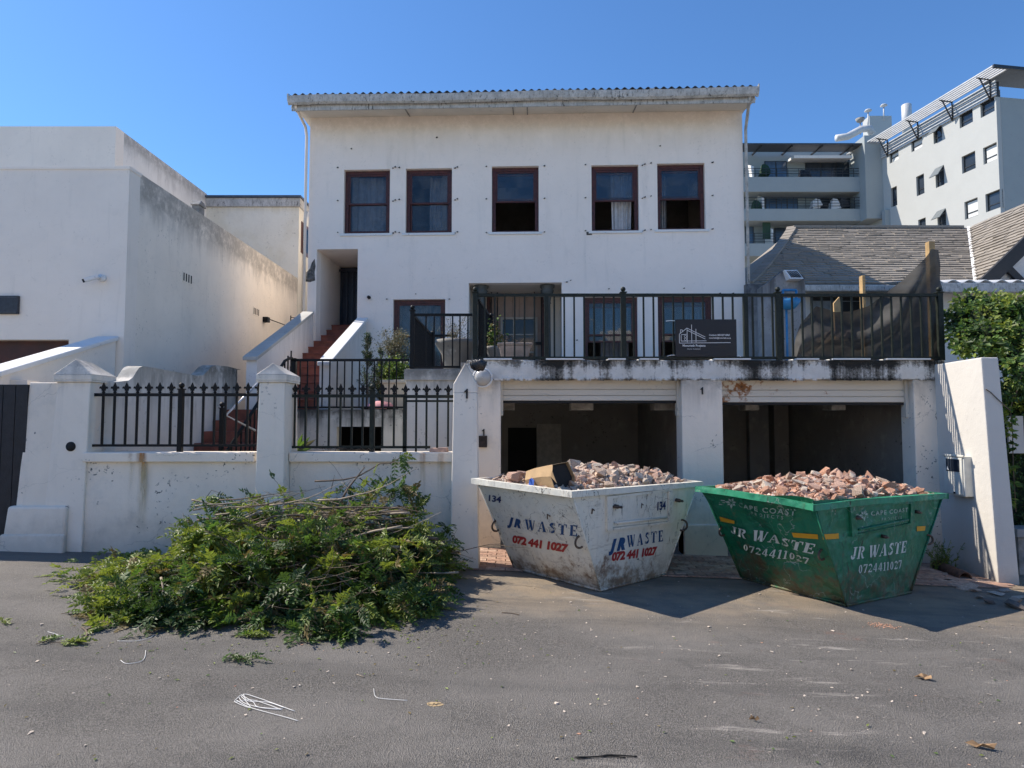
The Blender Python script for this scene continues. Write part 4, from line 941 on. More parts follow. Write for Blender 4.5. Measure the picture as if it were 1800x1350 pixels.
# ------------------------------------------------------------------ shingled house at right
SHN = N('weathered_shingles'); v_ = SHN.co()
rnd = SHN.n('ShaderNodeNewGeometry').outputs['Random Per Island']
c_ = SHN.mix(SHN.noise(v_, 1.3, 4), (.23,.205,.175), (.33,.30,.26)); c_ = SHN.mix(SHN.ramp(rnd, 0, 1, 0, .28), c_, (.13,.118,.10))
c_ = SHN.mix(SHN.ramp(SHN.noise(SHN.map(v_, (3,14,14)), 1., 5), .5, .8, 0, .5), c_, (.27,.25,.22)); SHN.fin(c_, .95, SHN.bump(SHN.noise(v_, 40, 4), .006)); SHN = SHN.m
rhs = thing('shingle_house', 'low house with a grey brown shingle roof and half timbered gable at right', 'house', (10, 18, 0))
EY, RYd = 15.5, 19.1
ez = Zat(499, EY); rz = Zat(401, RYd); xa_ = Xat(1318, EY); xb_ = Xat(1400, RYd); xv = Xat(1722, EY); xr = 13.4
def shingles(name, O, along, up, L, Hh, leftlim, rightlim, parent, wd=.34, ex=.155):
    """courses of slightly uneven shingle blocks on a plane; along and up are unit vectors"""
    nrm = along.cross(up).normalized(); m = MB(); j = 0
    if nrm.z < 0: nrm = -nrm
    while j*ex < Hh:
        h0 = j*ex; a0, a1 = leftlim(h0/Hh), rightlim(h0/Hh); x = a0 - random.uniform(0, wd)
        while x < a1:
            w = wd*random.uniform(.75, 1.3); s0 = max(x, a0); s1 = min(x + w - .014, a1)
            if s1 - s0 > .03:
                d1, d2 = random.uniform(-.018, .010), random.uniform(-.018, .010); t = random.uniform(.034, .052); t2 = t + random.uniform(-.012, .012)
                p = lambda s, h, n_: O + along*s + up*h + nrm*n_
                m.add([p(s0, h0+d1, 0), p(s1, h0+d2, 0), p(s1, h0+ex*1.35, 0), p(s0, h0+ex*1.35, 0), p(s0, h0+d1, t), p(s1, h0+d2, t2), p(s1, h0+ex*1.35, .006), p(s0, h0+ex*1.35, .006)], [(0,1,5,4),(4,5,6,7),(1,2,6,5),(3,0,4,7)])
            x += w
        j += 1
    return build(m, name, SHN, parent, stuff=True)
up = Vector((0, RYd-EY, rz-ez)); Hh = up.length; up.normalize(); al = Vector((1,0,0))
flare = lambda t: (xb_-xa_)*(t**.92)
shingles('shingles', Vector((xa_, EY, ez)), al, up, xr-xa_, Hh, flare, lambda t: (xv-xa_) + (xr-xv)*t, rhs)
m = MB()
m.add([(xa_-.0, EY+.02, ez-.05), (xv, EY+.02, ez-.05), (xr, RYd, rz-.05), (xb_, RYd, rz-.05)], [(0,1,2,3)])
m.add([(xb_, RYd, rz-.05), (xr, RYd, rz-.05), (xr, 23, ez), (xa_, 23, ez)], [(0,1,2,3)])
m.add([(xa_, EY+.02, ez-.05), (xb_, RYd, rz-.05), (xa_, 23, ez)], [(0,1,2)])
build(m, 'roof_deck', SHN, rhs)
# hip capping
m = MB(); nC = 16
for i in range(nC):
    t = i/nC; p0 = Vector((xa_ + flare(t), EY + (RYd-EY)*t, ez + (rz-ez)*t + .03)); t2 = (i+1.25)/nC; p1 = Vector((xa_ + flare(min(t2, 1)), EY + (RYd-EY)*t2, ez + (rz-ez)*t2 + .015)); m.beam(p0, p1, .26, .05)
build(m, 'hip_capping', SHN, rhs, stuff=True)
m = MB()
for i in range(12):
    x0 = xb_ + (xr-xb_-.2)*i/12; m.box(x0, x0 + (xr-xb_)/12 - .02, RYd - .12, RYd + .12, rz - .02, rz + .045 + random.uniform(0,.01))
build(m, 'ridge_capping', SHN, rhs, stuff=True)
# gabled wing: left slope, ridge running away
up2 = Vector((xr-xv, 0, rz-ez)); H2 = up2.length; up2.normalize()
shingles('shingles', Vector((xv, EY - .25, ez)), Vector((0,1,0)), up2, 6, H2, lambda t: 0, lambda t: .25 + (RYd-EY)*t, rhs)
m = MB(); m.add([(xv, EY-.25, ez-.05), (xr, EY-.25, rz-.05), (xr, RYd, rz-.05)], [(0,1,2)]); m.add([(xr, EY-.25, rz-.05), (2*xr-xv, EY-.25, ez-.05), (2*xr-xv, RYd, ez-.05), (xr, RYd, rz-.05)], [(0,1,2,3)])
build(m, 'wing_deck', SHN, rhs)
m = MB(); m.add([(xv-.0, EY-.05, ez-.1), (2*xr-xv, EY-.05, ez-.1), (xr, EY-.05, rz-.1)], [(0,1,2)])
ROUGHW = plaster('rough_cast_stucco', base=(.55,.56,.57), mottle=.2, bumpd=.03); build(m, 'gable_wall', ROUGHW, rhs)
BLKT = plain('black_timber', (.02,.02,.022), .6, .25, 9, .003)
m = MB(); m.beam((xv-.15, EY-.28, ez-.22), (xr+.1, EY-.28, rz-.12), .10, .30); build(m, 'barge_board', BLKT, rhs)
m = MB(); m.beam((xv+.55, EY-.12, ez-.25), (xv+2.2, EY-.12, ez-.25), .08, .3)
qa, qb = P(1770, 470, EY-.15), P(1812, 512, EY-.15); m.beam(qa, qb, .08, .16, up=(1,0,1)); build(m, 'timber', BLKT, rhs)
qa, qb = P(1788, 440, EY-.15), P(1775, 470, EY-.15)
m = MB(); zz = lambda t: 0
for i in range(14):
    t = i/14; p0 = Vector((xv + (xr-xv)*t, EY + (RYd-EY)*t, ez + (rz-ez)*t + .03)); t2 = (i+1)/14; p1 = Vector((xv + (xr-xv)*t2, EY + (RYd-EY)*t2, ez + (rz-ez)*t2 + .04)); m.beam(p0, p1, .07, .03)
build(m, 'valley_flashing', WHITE, rhs)
# walls, gutter and window band under the main eave
HCREAM = plaster('neighbour_cream_wall', base=(.64,.62,.57), mottle=.2)
m = MB(); m.box(xa_+.3, 16, EY+.5, EY+.7, -.3, ez+.15); build(m, 'front_wall', HCREAM, rhs)
m = MB(); q0, q1 = Xat(1400, EY-.1), Xat(1530, EY-.1)
m.box(q0, Xat(1660, EY-.1), EY-.14, EY-.0, ez-.20, ez-.04); build(m, 'gutter', GUTM, rhs, bevel=.03)
m = MB(); m.box(Xat(1318,EY-.1), Xat(1345,EY-.1), EY-.14, EY-.0, ez-.16, ez-.02); build(m, 'gutter', GUTM, rhs, bevel=.02)
m = MB(); m.box(Xat(1430, EY+.45), Xat(1520, EY+.45), EY+.46, EY+.495, Zat(632, EY+.4), Zat(519, EY+.4)); wd_ = build(m, 'window_band', plain('grey_shutter', (.16,.17,.17), .5, .2, 8, .001), rhs)
build(MB().box(Xat(1432, EY+.45), Xat(1518, EY+.45), EY+.445, EY+.459, Zat(528, EY+.4), Zat(521, EY+.4)), 'dark_slot', DARK, wd_)
build(MB().box(Xat(1478, EY+.45), Xat(1518, EY+.45), EY+.44, EY+.459, Zat(600, EY+.4), Zat(530, EY+.4)), 'open_side', DARK, wd_)
# white corrugated awning at far right
AY = 13.2; aw = thing('awning', 'white corrugated lean to awning with a grey gutter above the hedge', 'awning', (11, AY, 0))
a0, a1 = Xat(1655, AY), 13.5; az = Zat(494, AY); m = MB(); nA = 120; vs = []
for (yy, dz) in ((AY, 0), (AY + 1.9, .35)):
    for i in range(nA+1):
        vs.append((a0 + (a1-a0)*i/nA, yy, az + dz + .03*math.cos(i*2*math.pi/8.)))
m.add(vs, [(i, i+1, nA+2+i, nA+1+i) for i in range(nA)], True)
o = build(m, 'corrugated_sheet', WHITE, aw); sdm = o.modifiers.new('t', 'SOLIDIFY'); sdm.thickness = .012
build(MB().box(a0, a1, AY - .02, AY + .10, Zat(514, AY), az - .035), 'gutter', GUTM, aw, bevel=.02)
build(MB().box(a0 + .1, a1, AY + .5, AY + .6, 0, az - .06), 'wall', HCREAM, aw)
# dirty gabled wall stub with a vent, blue toy hoop
CY = 12.4
cwl = thing('stub_wall', 'dirty stepped grey wall with a slanted white vent right of the house', 'wall', (5.6, CY, 0))
DIRTYW = plaster('mould_stained_wall', base=(.36,.36,.36), top=4.7, tr=1.2, tamt=.9, dirt=(.07,.07,.07), chips=.9, mottle=.5)
pts = [(Xat(px, CY), Zat(py, CY)) for px, py in ((1345, 640), (1420, 640), (1420, 486), (1402, 474), (1385, 473), (1372, 484), (1350, 500), (1345, 503))]
build(MB().prism(pts, 'y', CY, CY + .3), 'wall_body', DIRTYW, cwl)
a_, b_ = P(1382, 474, CY - .1), P(1406, 492, CY - .1)
m = MB(); m.hexa([(a_.x+.03, CY-.20, b_.z), (b_.x+.03, CY-.20, b_.z), (b_.x+.03, CY-.003, b_.z), (a_.x+.03, CY-.003, b_.z)], [(a_.x-.03, CY-.08, a_.z), (b_.x-.04, CY-.08, a_.z), (b_.x-.04, CY-.003, a_.z), (a_.x-.03, CY-.003, a_.z)]); vn = build(m, 'vent', WHITE, cwl, bevel=.005)
m = MB()
for i in range(7):
    x = a_.x + .045 + (b_.x-a_.x-.06)*i/6.6; m.beam((x+.02, CY-.195, b_.z+.03), (x-.03, CY-.095, a_.z-.02), .012, .01)
build(m, 'vent_slots', IRON, vn)
sg_ = thing('side_gate_wall', 'shaded grey wall and gate between the house and the stub wall', 'wall', (5.2, 13, 0))
build(MB().box(Xat(1316, 13.2), Xat(1350, 13.2), 13.2, 13.35, .5, Zat(499, 13.2)), 'wall_body', DIRTYW, sg_)
BLUET = plain('sky_blue_plastic', (.03,.20,.42), .45, .15, 9, .001)
hp_ = thing('toy_hoop', 'pale blue plastic hoop stand leaning against the dirty stub wall', 'toy', (5.1, CY-.3, bt))
HYY = CY - .35
c1, c2 = P(1376, 510, HYY), P(1400, 530, HYY)
m = MB()
for (p_, q_) in (((c1.x,HYY,c1.z),(c2.x,HYY,c1.z)), ((c1.x,HYY,c2.z),(c2.x,HYY,c2.z)), ((c1.x,HYY,c1.z),(c1.x,HYY,c2.z)), ((c2.x,HYY,c1.z),(c2.x,HYY,c2.z))): m.tube([p_, q_], .024, 6)
build(m, 'back_frame', BLUET, hp_)
c3 = P(1386, 527, HYY - .1); m = MB(); m.lathe((c3.x, HYY-.12, c3.z-.16), [(.07,0), (.13,.06), (.20,.15), (.215,.15), (.14,.03), (.08,-.02)], 14); build(m, 'hoop_basket', BLUET, hp_)
m = MB(); m.tube([(c3.x, HYY, c1.z-.1), (c3.x, HYY, bt+.02)], .022, 8); m.lathe((c3.x, HYY, bt), [(.2,0), (.2,.03), (.05,.08)], 12); build(m, 'pole', BLUET, hp_)

# ------------------------------------------------------------------ timber posts and debris netting on the terrace
PINE = plain('raw_pine', (.42,.28,.13), .75, .2, 7, .002)
NY = 9.15
for (px0_, px1_, py, lb_) in ((1639.5, 1653, 424, 'tall raw pine post holding up the dark netting at the right end of the terrace'), (1519, 1527, 484, 'short raw pine post standing behind the sagging netting')):
    a_ = Xat(px0_ + 3, NY); b_ = Xat(px1_, NY)
    tag(build(MB().box(a_, b_, NY, NY + .09, bt, Zat(py, NY)), 'timber_post', PINE, None, bevel=.003), lb_, 'post', 'pine posts for the netting')
NETM = N('dark_debris_netting'); v_ = NETM.co()
wv = NETM.noise(NETM.map(v_, (1.5,1.5,2.5)), 1., 5)
NETM.fin(NETM.mix(NETM.ramp(wv, .35, .7), (.024,.024,.023), (.085,.083,.077)), .8)
trn = NETM.n('ShaderNodeBsdfTransparent'); mx_ = NETM.n('ShaderNodeMixShader'); trl = NETM.n('ShaderNodeBsdfTranslucent'); trl.inputs[0].default_value = (.09,.088,.083,1); ad_ = NETM.n('ShaderNodeMixShader'); ad_.inputs[0].default_value = .15
NETM.put(NETM.b.outputs[0], ad_.inputs[1]); NETM.put(trl.outputs[0], ad_.inputs[2])
NETM.put(NETM.ramp(wv, .3, .75, .88, .985), mx_.inputs[0]); NETM.put(trn.outputs[0], mx_.inputs[1]); NETM.put(ad_.outputs[0], mx_.inputs[2]); NETM.put(mx_.outputs[0], NETM.out.inputs[0]); NETM = NETM.m
tops = [(1393,628),(1398,596),(1408,572),(1422,556),(1436,539),(1447,543),(1470,549),(1500,548),(1530,538),(1560,520),(1590,495),(1615,468),(1640,440),(1656,440)]
m = MB(); n_, k_ = 110, 34; vs = []
for i in range(n_+1):
    px = 1393 + 263*i/n_
    for q_ in range(len(tops)-1):
        if tops[q_][0] <= px <= tops[q_+1][0] + 1e-6: t = (px-tops[q_][0])/(tops[q_+1][0]-tops[q_][0]); ty = tops[q_][1]*(1-t) + tops[q_+1][1]*t; break
    zt_ = Zat(ty, NY - .1); zb_ = bt + .015; s_ = i/n_
    for j in range(k_+1):
        r_ = j/k_; hgt = zt_ + (zb_-zt_)*r_; X = Xat(px, NY - .1)
        hang = (1 - .85*max(0, (s_-.72)/.28))*.13*math.sin(7.5*(r_*1.1 + .55*(s_-.35)**2*4)) * (.4 + s_) + .06*mnoise.noise(Vector((X*2.3, hgt*3.1, 1.7))) + .022*math.sin((hgt*9 - X*5.5)*1.6 + 2*mnoise.noise(Vector((X*2, hgt*2, 8)))) + .035*math.sin(X*9 + hgt*7)*(1-s_) + .03*mnoise.noise(Vector((X*7 - hgt*5, hgt*2, 4)))
        vs.append((X, min(NY - .015, NY - .12 + hang*.9 - .04 - .25*r_*(1-s_)*.4), hgt))
m.add(vs, [(i*(k_+1)+j, i*(k_+1)+j+1, (i+1)*(k_+1)+j+1, (i+1)*(k_+1)+j) for i in range(n_) for j in range(k_)], True)
tag(build(m, 'debris_netting', NETM), 'dark translucent shade netting draped over a heap behind the terrace railing', 'netting')
# heap of planks and rubble under it
hp2 = thing('covered_heap', 'heap of broken boards hidden under the brown netting on the terrace', 'heap', (Xat(1450, 9.6), 9.6, bt))
BRD = plain('old_brown_board', (.15,.115,.085), .85, .4, 6, .004)
m = MB()
for i in range(9):
    x = Xat(1415 + i*12, 9.6); m.beam((x - .25, 9.35 + random.random()*.5, bt), (x + random.uniform(-.1,.3), 9.5 + random.random()*.3, bt + random.uniform(.35,.62)), random.uniform(.08,.2), .03)
build(m, 'loose_boards', BRD, hp2)
tag(build(MB().hexa([(Xat(1470,9.8), 9.75, bt), (Xat(1484,9.8), 9.75, bt), (Xat(1484,9.8), 9.79, bt), (Xat(1470,9.8), 9.79, bt)], [(Xat(1473,9.8), 9.85, Zat(532,9.8)), (Xat(1484,9.8), 9.85, Zat(520,9.8)), (Xat(1484,9.8), 9.89, Zat(520,9.8)), (Xat(1473,9.8), 9.89, Zat(532,9.8))]), 'broken_board', PINE), 'orange brown broken board poking out above the netting', 'board')

# ------------------------------------------------------------------ contractor's sign
SY = GY + .015
s0, s1, sz0, sz1 = Xat(1188.5, SY), Xat(1296.5, SY), Zat(627, SY), Zat(561.5, SY)
sn = thing('contractor_sign', 'black building contractor sign tied to the terrace railing above the garage pier', 'sign', ((s0+s1)/2, SY, sz0))
SGB = plain('black_sign_board', (.006,.007,.012), .35, .2, 5, 0)
build(MB().box(s0, s1, SY - .006, SY + .004, sz0, sz1), 'board', SGB, sn)
PRW = plain('white_print', (.78,.78,.78), .5, .02, 5, 0)
cvt = lambda cx, cy: (Xat(1170 + cx/11.25, SY), Zat(545 + cy/11.25, SY))
m = MB()
def ln(a, b, w=.0045):
    (x0, z0), (x1, z1) = cvt(*a), cvt(*b); d = Vector((x1-x0, z1-z0)); L = d.length; d /= L; n_ = Vector((-d.y, d.x))*w/2; y = SY - .0085
    m.add([(x0+n_.x, y, z0+n_.y), (x0-n_.x, y, z0-n_.y), (x1-n_.x, y, z1-n_.y), (x1+n_.x, y, z1+n_.y)], [(0,1,2,3)])
for a_, b_ in (((285,655),(285,480)),((285,480),(440,355)),((440,355),(440,640)),((285,655),(1300,645)),((320,615),(320,500)),((320,490),(430,480)),((320,615),(820,610)),((305,460),(310,390)),((310,390),(345,395)),((345,395),(345,430)),((440,360),(800,535)),((440,400),(800,575)),((530,290),(530,650)),((615,375),(615,640))): ln(a_, b_, .0062)
for k2 in range(2):
    for j in range(8):
        t0, t1 = j*math.pi/4, (j+1)*math.pi/4; c_x, c_y, r2 = 405, 525 + 55*k2, 24
        ln((c_x + r2*math.cos(t0), c_y + r2*math.sin(t0)), (c_x + r2*math.cos(t1), c_y + r2*math.sin(t1)), .004)
build(m, 'house_logo', PRW, sn)
def sign_text(s, cx0, cx1, cyb, ch, nm, off=.0):
    V, Fs, asp = text_geo(s, off); (x0, z0), (x1, _) = cvt(cx0, cyb), cvt(cx1, cyb); _, zt_ = cvt(cx0, cyb - ch); m = MB()
    m.add([(x0 + (x1-x0)*x, SY - .0088, z0 + (zt_-z0)*y) for x, y in V], Fs); return build(m, nm, PRW, sn)
sign_text('Mencrieth Projects', 348, 800, 725, 46, 'name_lettering', .012); sign_text('Interior Contractor', 440, 705, 780, 22, 'small_lettering')
sign_text('Contact: 083 837 6860', 875, 1285, 512, 36, 'contact_lettering', .012); sign_text('mencrieth@mencrieth.co.za', 875, 1305, 568, 34, 'mail_lettering', .008)
for (cx, cy, dx, dy) in ((195, 215, -175, 5), (195, 895, -160, 20), (1420, 200, 90, 20), (1420, 905, 70, 20)):
    (x0, z0), (x1, z1) = cvt(cx, cy), cvt(cx+dx, cy+dy); m = MB(); m.tube([(x0, SY-.01, z0), ((x0+x1)/2, SY-.03, z0), (x1, SY-.01, z1)], .0045, 5); build(m, 'cable_tie', PRW, sn)

# ------------------------------------------------------------------ apartment blocks behind
APW = plaster('grey_green_render', base=(.33,.37,.38), mottle=.06)
APD = plain('balcony_shadow_glass', (.03,.04,.055), .15, .3, .4, 0, spec=.6)
APG = N('blue_balcony_glass'); APG.fin(APG.mix(APG.noise(APG.map(APG.co(), (2.5,1,.3)), 1., 3), (.03,.05,.09), (.10,.16,.24)), .12, None, 0, .7); APG = APG.m
LOUV = plain('aluminium_louvre', (.52,.54,.55), .45, .08, 2, 0)
FRB = plain('dark_window_frame', (.03,.033,.038), .4, .2, 4, 0)
AB = 48.5; AF = 47.0
ap = thing('balcony_block', 'grey apartment block with stepped balconies behind the shingle roof', 'apartment block', (Xat(1440, AB), AB, 0))
def pb(m, x0, x1, yt, yb_, Y0, Y1=None, Yd=None):
    Yd = Yd or Y0; return m.box(Xat(x0, Y0), Xat(x1, Y0), Y0, Y1 or Y0 + .3, Zat(yb_, Y0), Zat(yt, Y0))
m = MB(); pb(m, 1255, 1566, 262, 560, AB, AB + 10); build(m, 'wall', APW, ap)
m = MB(); pb(m, 1533, 1570, 238, 384, 46.2, 48.4); build(m, 'corner_tower', APW, ap)
for (x0, x1, yt, yb_) in ((1300, 1536, 311, 337), (1300, 1566, 367, 388), (1300, 1560, 428, 450)):
    m = MB(); pb(m, x0, x1, yt, yb_, AF, AF + .15); m.box(Xat(x0, AF), Xat(x1, AF), AF + .15, AB, Zat(yb_, AF), Zat(yb_, AF) + .25); build(m, 'balcony_front', APW, ap)
m = MB(); pb(m, 1566, 1612, 369, 420, 45.6, 46); build(m, 'low_wall', APW, ap)
def win(x0, x1, yt, yb_, mt, mull=1, Y=AB):
    m = MB(); pb(m, x0, x1, yt, yb_, Y - .06, Y - .003); w = build(m, 'window', FRB, ap); n_ = mull + 1
    for i in range(n_):
        a, b = x0 + (x1-x0)*(i + .06)/n_, x0 + (x1-x0)*(i + .94)/n_; m = MB(); pb(m, a, b, yt + 1, yb_ - 1, Y - .075, Y - .061); build(m, 'pane', mt, w)
win(1353, 1393, 283, 312, APG); win(1426, 1508, 284, 312, APD, 2); win(1353, 1411, 336, 368, APG, 2); win(1446, 1513, 341, 368, APD, 2)
win(1316, 1331, 397, 430, APG, 0); win(1368, 1402, 400, 432, APD, 0); win(1472, 1541, 393, 405, APD, 1); win(1420, 1450, 400, 430, APD, 0)
m = MB(); m.hexa([(Xat(1408,AF), AF+.2, Zat(276,AF)), (Xat(1513,AF), AF+.2, Zat(276,AF)), (Xat(1513,AF), AB, Zat(272,AF)), (Xat(1408,AF), AB, Zat(272,AF))], [(Xat(1408,AF), AF+.2, Zat(271,AF)), (Xat(1513,AF), AF+.2, Zat(271,AF)), (Xat(1513,AF), AB, Zat(268,AF)), (Xat(1408,AF), AB, Zat(268,AF))])
build(m, 'awning', WHITE, ap)
m = MB(); pb(m, 1446, 1524, 330, 338, AF + .8, AF + 1.1); build(m, 'rolled_awning', HCREAM, ap)
for (x0, x1, yt, yb_) in ((1329, 1335, 277, 311), (1345, 1352, 332, 368), (1361, 1367, 388, 430)):
    m = MB(); m.prism([(AF + .16, Zat(yt + 14, AF)), (AF + .16, Zat(yb_, AF)), (AB, Zat(yb_, AF)), (AB, Zat(yt - 2, AF))], 'x', Xat(x0, AF) + .15, Xat(x1, AF)); build(m, 'balcony_divider', WHITE, ap)
GRN = plain('green_screen', (.02,.055,.03), .6, .2, 5, 0); m = MB(); pb(m, 1347, 1361, 390, 420, AF + .4, AF + .45); build(m, 'green_screen', GRN, ap)
for (x0, x1, yr) in ((1316, 1532, (296, 300.5, 305)), (1316, 1556, (347, 352, 357, 362)), (1316, 1500, (410, 415, 420, 425))):
    for yy in yr: m = MB(); pb(m, x0, x1, yy - .45, yy + .35, AF + .05, AF + .08); build(m, 'balcony_rail', FRB, ap)
    m = MB()
    for i in range(12): xx = x0 + (x1-x0)*i/11; pb(m, xx - .4, xx + .4, yr[0], yr[-1] + 6, AF + .04, AF + .08)
    build(m, 'balcony_posts', FRB, ap, stuff=True)
m = MB(); zz_ = 21.67; m.box(Xat(1290, 46.6), Xat(1531, 46.6), 46.5, 47.9, zz_, zz_ + .08); build(m, 'sun_shade', BLUEG, ap)
for px in (1345, 1400, 1454, 1508):
    m = MB(); x = Xat(px, 47); m.beam((x, 48.5, Zat(272, 48.5)), (x, 46.7, zz_ - .05), .10, .10); m.beam((x, 48.5, Zat(272, 48.5)), (x, 48.5, zz_), .08); build(m, 'shade_bracket', FRB, ap)
# balcony clutter
for (px, py, w_, h_, mt, nm) in ((1344, 298, 5, 10, GRN, 'balcony_plant'), (1518, 300, 10, 10, GRN, 'balcony_plant'), (1413, 305, 12, 8, FRB, 'balcony_table'), (1433, 360, 5, 8, WHITE, 'balcony_chair'), (1466, 360, 8, 8, WHITE, 'balcony_chair'), (1480, 357, 6, 10, FRB, 'balcony_chair'), (1521, 360, 6, 7, WHITE, 'balcony_chair'), (1330, 363, 6, 7, GRN, 'balcony_plant')):
    m = MB()
    for i in range(7): ox, oy = random.uniform(-w_, w_)*.5, random.uniform(-h_, h_)*.4; c_ = P(px + ox, py + oy, AF + .5); s_ = random.uniform(.12, .35); m.hexa([(c_.x-s_, c_.y-s_, c_.z-s_), (c_.x+s_, c_.y-s_, c_.z-s_*.7), (c_.x+s_, c_.y+s_, c_.z-s_), (c_.x-s_, c_.y+s_, c_.z-s_)], [(c_.x-s_*.5, c_.y-s_*.5, c_.z+s_), (c_.x+s_*.6, c_.y-s_*.5, c_.z+s_*.8), (c_.x+s_*.5, c_.y+s_*.5, c_.z+s_), (c_.x-s_*.5, c_.y+s_, c_.z+s_)])
    build(m, nm, mt, ap)
# the taller wing, running away from the viewer
WC = Vector((27.9, 37.1, 0)); WD = Vector((-.157, .9876, 0)); WNn = Vector((-.9876, -.157, 0))
def WT(s, v, z): return WC + WD*s + WNn*v + Vector((0,0,z))
def PWg(px, py, v=0.):
    r = ray(px, py); o = Vector((0,0,CH)); t = (WC + WNn*v - o).dot(WNn)/r.dot(WNn); q = o + r*t; return (q - WC).dot(WD), q.z
wg = thing('sunlit_wing', 'tall pale apartment wing with sunlit side wall and slatted aluminium sun screens at upper right', 'apartment block', tuple(WT(5, -5, 0)))
_, wz = PWg(1769, 160); _, sbz = PWg(1769, 162)
_, screen_b = PWg(1767, 158)
zscr0 = PWg(1768, 159)[1]
APL = plaster('pale_wing_render', base=(.44,.455,.445), mottle=.06, chips=.05)
WWN = []
for (c0, c1, ct, cb) in ((947,1005,655,750),(1085,1155,592,678),(1225,1280,520,628),(1390,1475,428,528),(1522,1612,347,462),(957,995,905,1027),(1117,1167,832,957),(1238,1293,780,905),(1405,1492,705,815),(1540,1628,650,757),(1130,1178,1105,1190),(1250,1305,1050,1165),(1422,1507,992,1105),(1555,1648,943,1058)):
    a = PWg(1300 + c0/3.6, 80 + ct/3.6); b = PWg(1300 + c0/3.6, 80 + cb/3.6); c = PWg(1300 + c1/3.6, 80 + ct/3.6); WWN.append((c[0], a[0], b[1], a[1]))
m = MB(WT); holed_wall(m, 0, 14, 0, wz + .02, 0, -.30, WWN)
build(m, 'side_wall', APL, wg)
m = MB(WT); m.box(0, .3, -14, -.301, 0, wz + .02); m.box(.3, 14, -14, -13.7, 0, wz); m.box(.3, 14, -13.7, -.301, wz - .3, wz - .1); build(m, 'front_wall', APW, wg)
BLIND = plain('white_blind', (.62,.63,.62), .7, .05, 3, 0)
for i, w_ in enumerate(WWN):
    a, b, c, d = w_; m = MB(WT); f = .07
    m.box(a, a+f, -.14, -.20, c, d); m.box(b-f, b, -.14, -.20, c, d); m.box(a+f, b-f, -.14, -.20, d-f, d); m.box(a+f, b-f, -.14, -.20, c, c+f); m.box(a+f, b-f, -.14, -.20, c + (d-c)*.30, c + (d-c)*.30 + .06)
    w = build(m, 'window', FRB, wg)
    m = MB(WT); m.box(a+f, b-f, -.165, -.17, c+f, d-f); build(m, 'pane', BLIND if i in (0, 1, 9, 12) else APD, w)
    if i in (2, 7, 11):
        m = MB(WT); m.add([(a, .0, d-.05), (b, .0, d-.05), (b, .45, d - (d-c)*.52), (a, .45, d - (d-c)*.52), (a, .03, d-.02), (b, .03, d-.02), (b, .48, d - (d-c)*.50), (a, .48, d - (d-c)*.50)], [(0,1,2,3),(7,6,5,4),(0,4,5,1),(2,6,7,3),(1,5,6,2),(0,3,7,4)]); build(m, 'open_sash', plain('grey_sash', (.14,.16,.17), .3, .1, 3, 0), w)
# horizontal screen slats on the wall top and the projecting shade
for i in range(6):
    z = wz + .06 + i*.155; m = MB(WT); m.box(-.1, 13.2, .02, .10, z, z + .10); build(m, 'screen_slat', LOUV, wg)
m = MB(WT); m.box(0, 13.2, -.25, -.03, wz + .02, wz + .93); build(m, 'screen_backing', FRB, wg)
for i in range(6):
    v = .03 + i*.19; m = MB(WT); m.box(-.9, 13.6, v, v + .075, wz + 1.17 + i*.012, wz + 1.24 + i*.012); build(m, 'shade_slat', LOUV, wg)
m = MB(WT); m.box(-1.0, -.88, -12, 1.05, wz + 1.14, wz + 1.32); build(m, 'edge_beam', FRB, wg)
m = MB(WT); m.box(-.95, .9, -12, -.02, wz + 1.18, wz + 1.24); build(m, 'front_shade', BLUEG, wg)
for s_ in (.2, 2.9, 5.7, 8.5, 11.3):
    m = MB(WT); m.tube([(s_, .1, wz + 1.1), (s_, 1.0, wz + 1.15)], .04, 6); m.tube([(s_, .14, wz - .1), (s_, .8, wz + 1.12)], .04, 6); m.tube([(s_, .14, wz - .1), (s_, .14, wz + 1.1)], .04, 6); build(m, 'bracket', FRB, wg)
# roof plant
ROOFW = plain('white_roof_duct', (.50,.51,.52), .5, .08, 2, 0)
def rp(px, py, Y): return P(px, py, Y)
m = MB(); m.tube([rp(1470,243,49), rp(1490,240,49), rp(1503,233,49), rp(1514,227,49), rp(1528,226,49), rp(1534,236,49)], .27, 8); tag(build(m, 'roof_duct', ROOFW), 'white curved roof duct on the balcony block', 'duct')
m = MB(); c_ = rp(1550, 212, 52); m.box(c_.x-1, c_.x+.8, 52, 53, c_.z-1.2, c_.z+.4); tag(build(m, 'plant_room', APL), 'small white rooftop plant room behind the sun screen', 'plant room')
m = MB(); m.tube([rp(1526, 230, 50), rp(1526, 196, 50)], .05, 6); m.lathe(rp(1526, 195, 50), [(.02,-.1), (.28,0), (.2,.1), (.02,.14)], 10); tag(build(m, 'vent_pole', ROOFW), 'slim capped pole left of the rooftop plant room', 'pole')
m = MB(); m.tube([rp(1553.5, 212, 52), rp(1553.5, 187, 52)], .05, 6); m.lathe(rp(1553.5, 186, 52), [(.02,-.1), (.28,0), (.2,.1), (.02,.14)], 10); tag(build(m, 'vent_pole', ROOFW), 'slim capped pole on top of the rooftop plant room', 'pole')
c_ = rp(1512, 214, 50); m = MB(); m.tube([(c_.x, 50, c_.z-1), (c_.x, 50, c_.z)], .04, 6); m.lathe((c_.x, 50, c_.z-.1), [(.02,0), (.25,.12), (.34,.34), (.32,.34), (.2,.14)], 12); tag(build(m, 'satellite_dish', CONC), 'small grey satellite dish beside the white duct', 'dish')
m = MB(); m.lathe(rp(1594, 208, 48), [(.34, -1.5), (.34, 1.0), (.28, 1.05)], 14); tag(build(m, 'flue', ROOFW), 'short metal flue standing behind the slatted shade', 'flue')
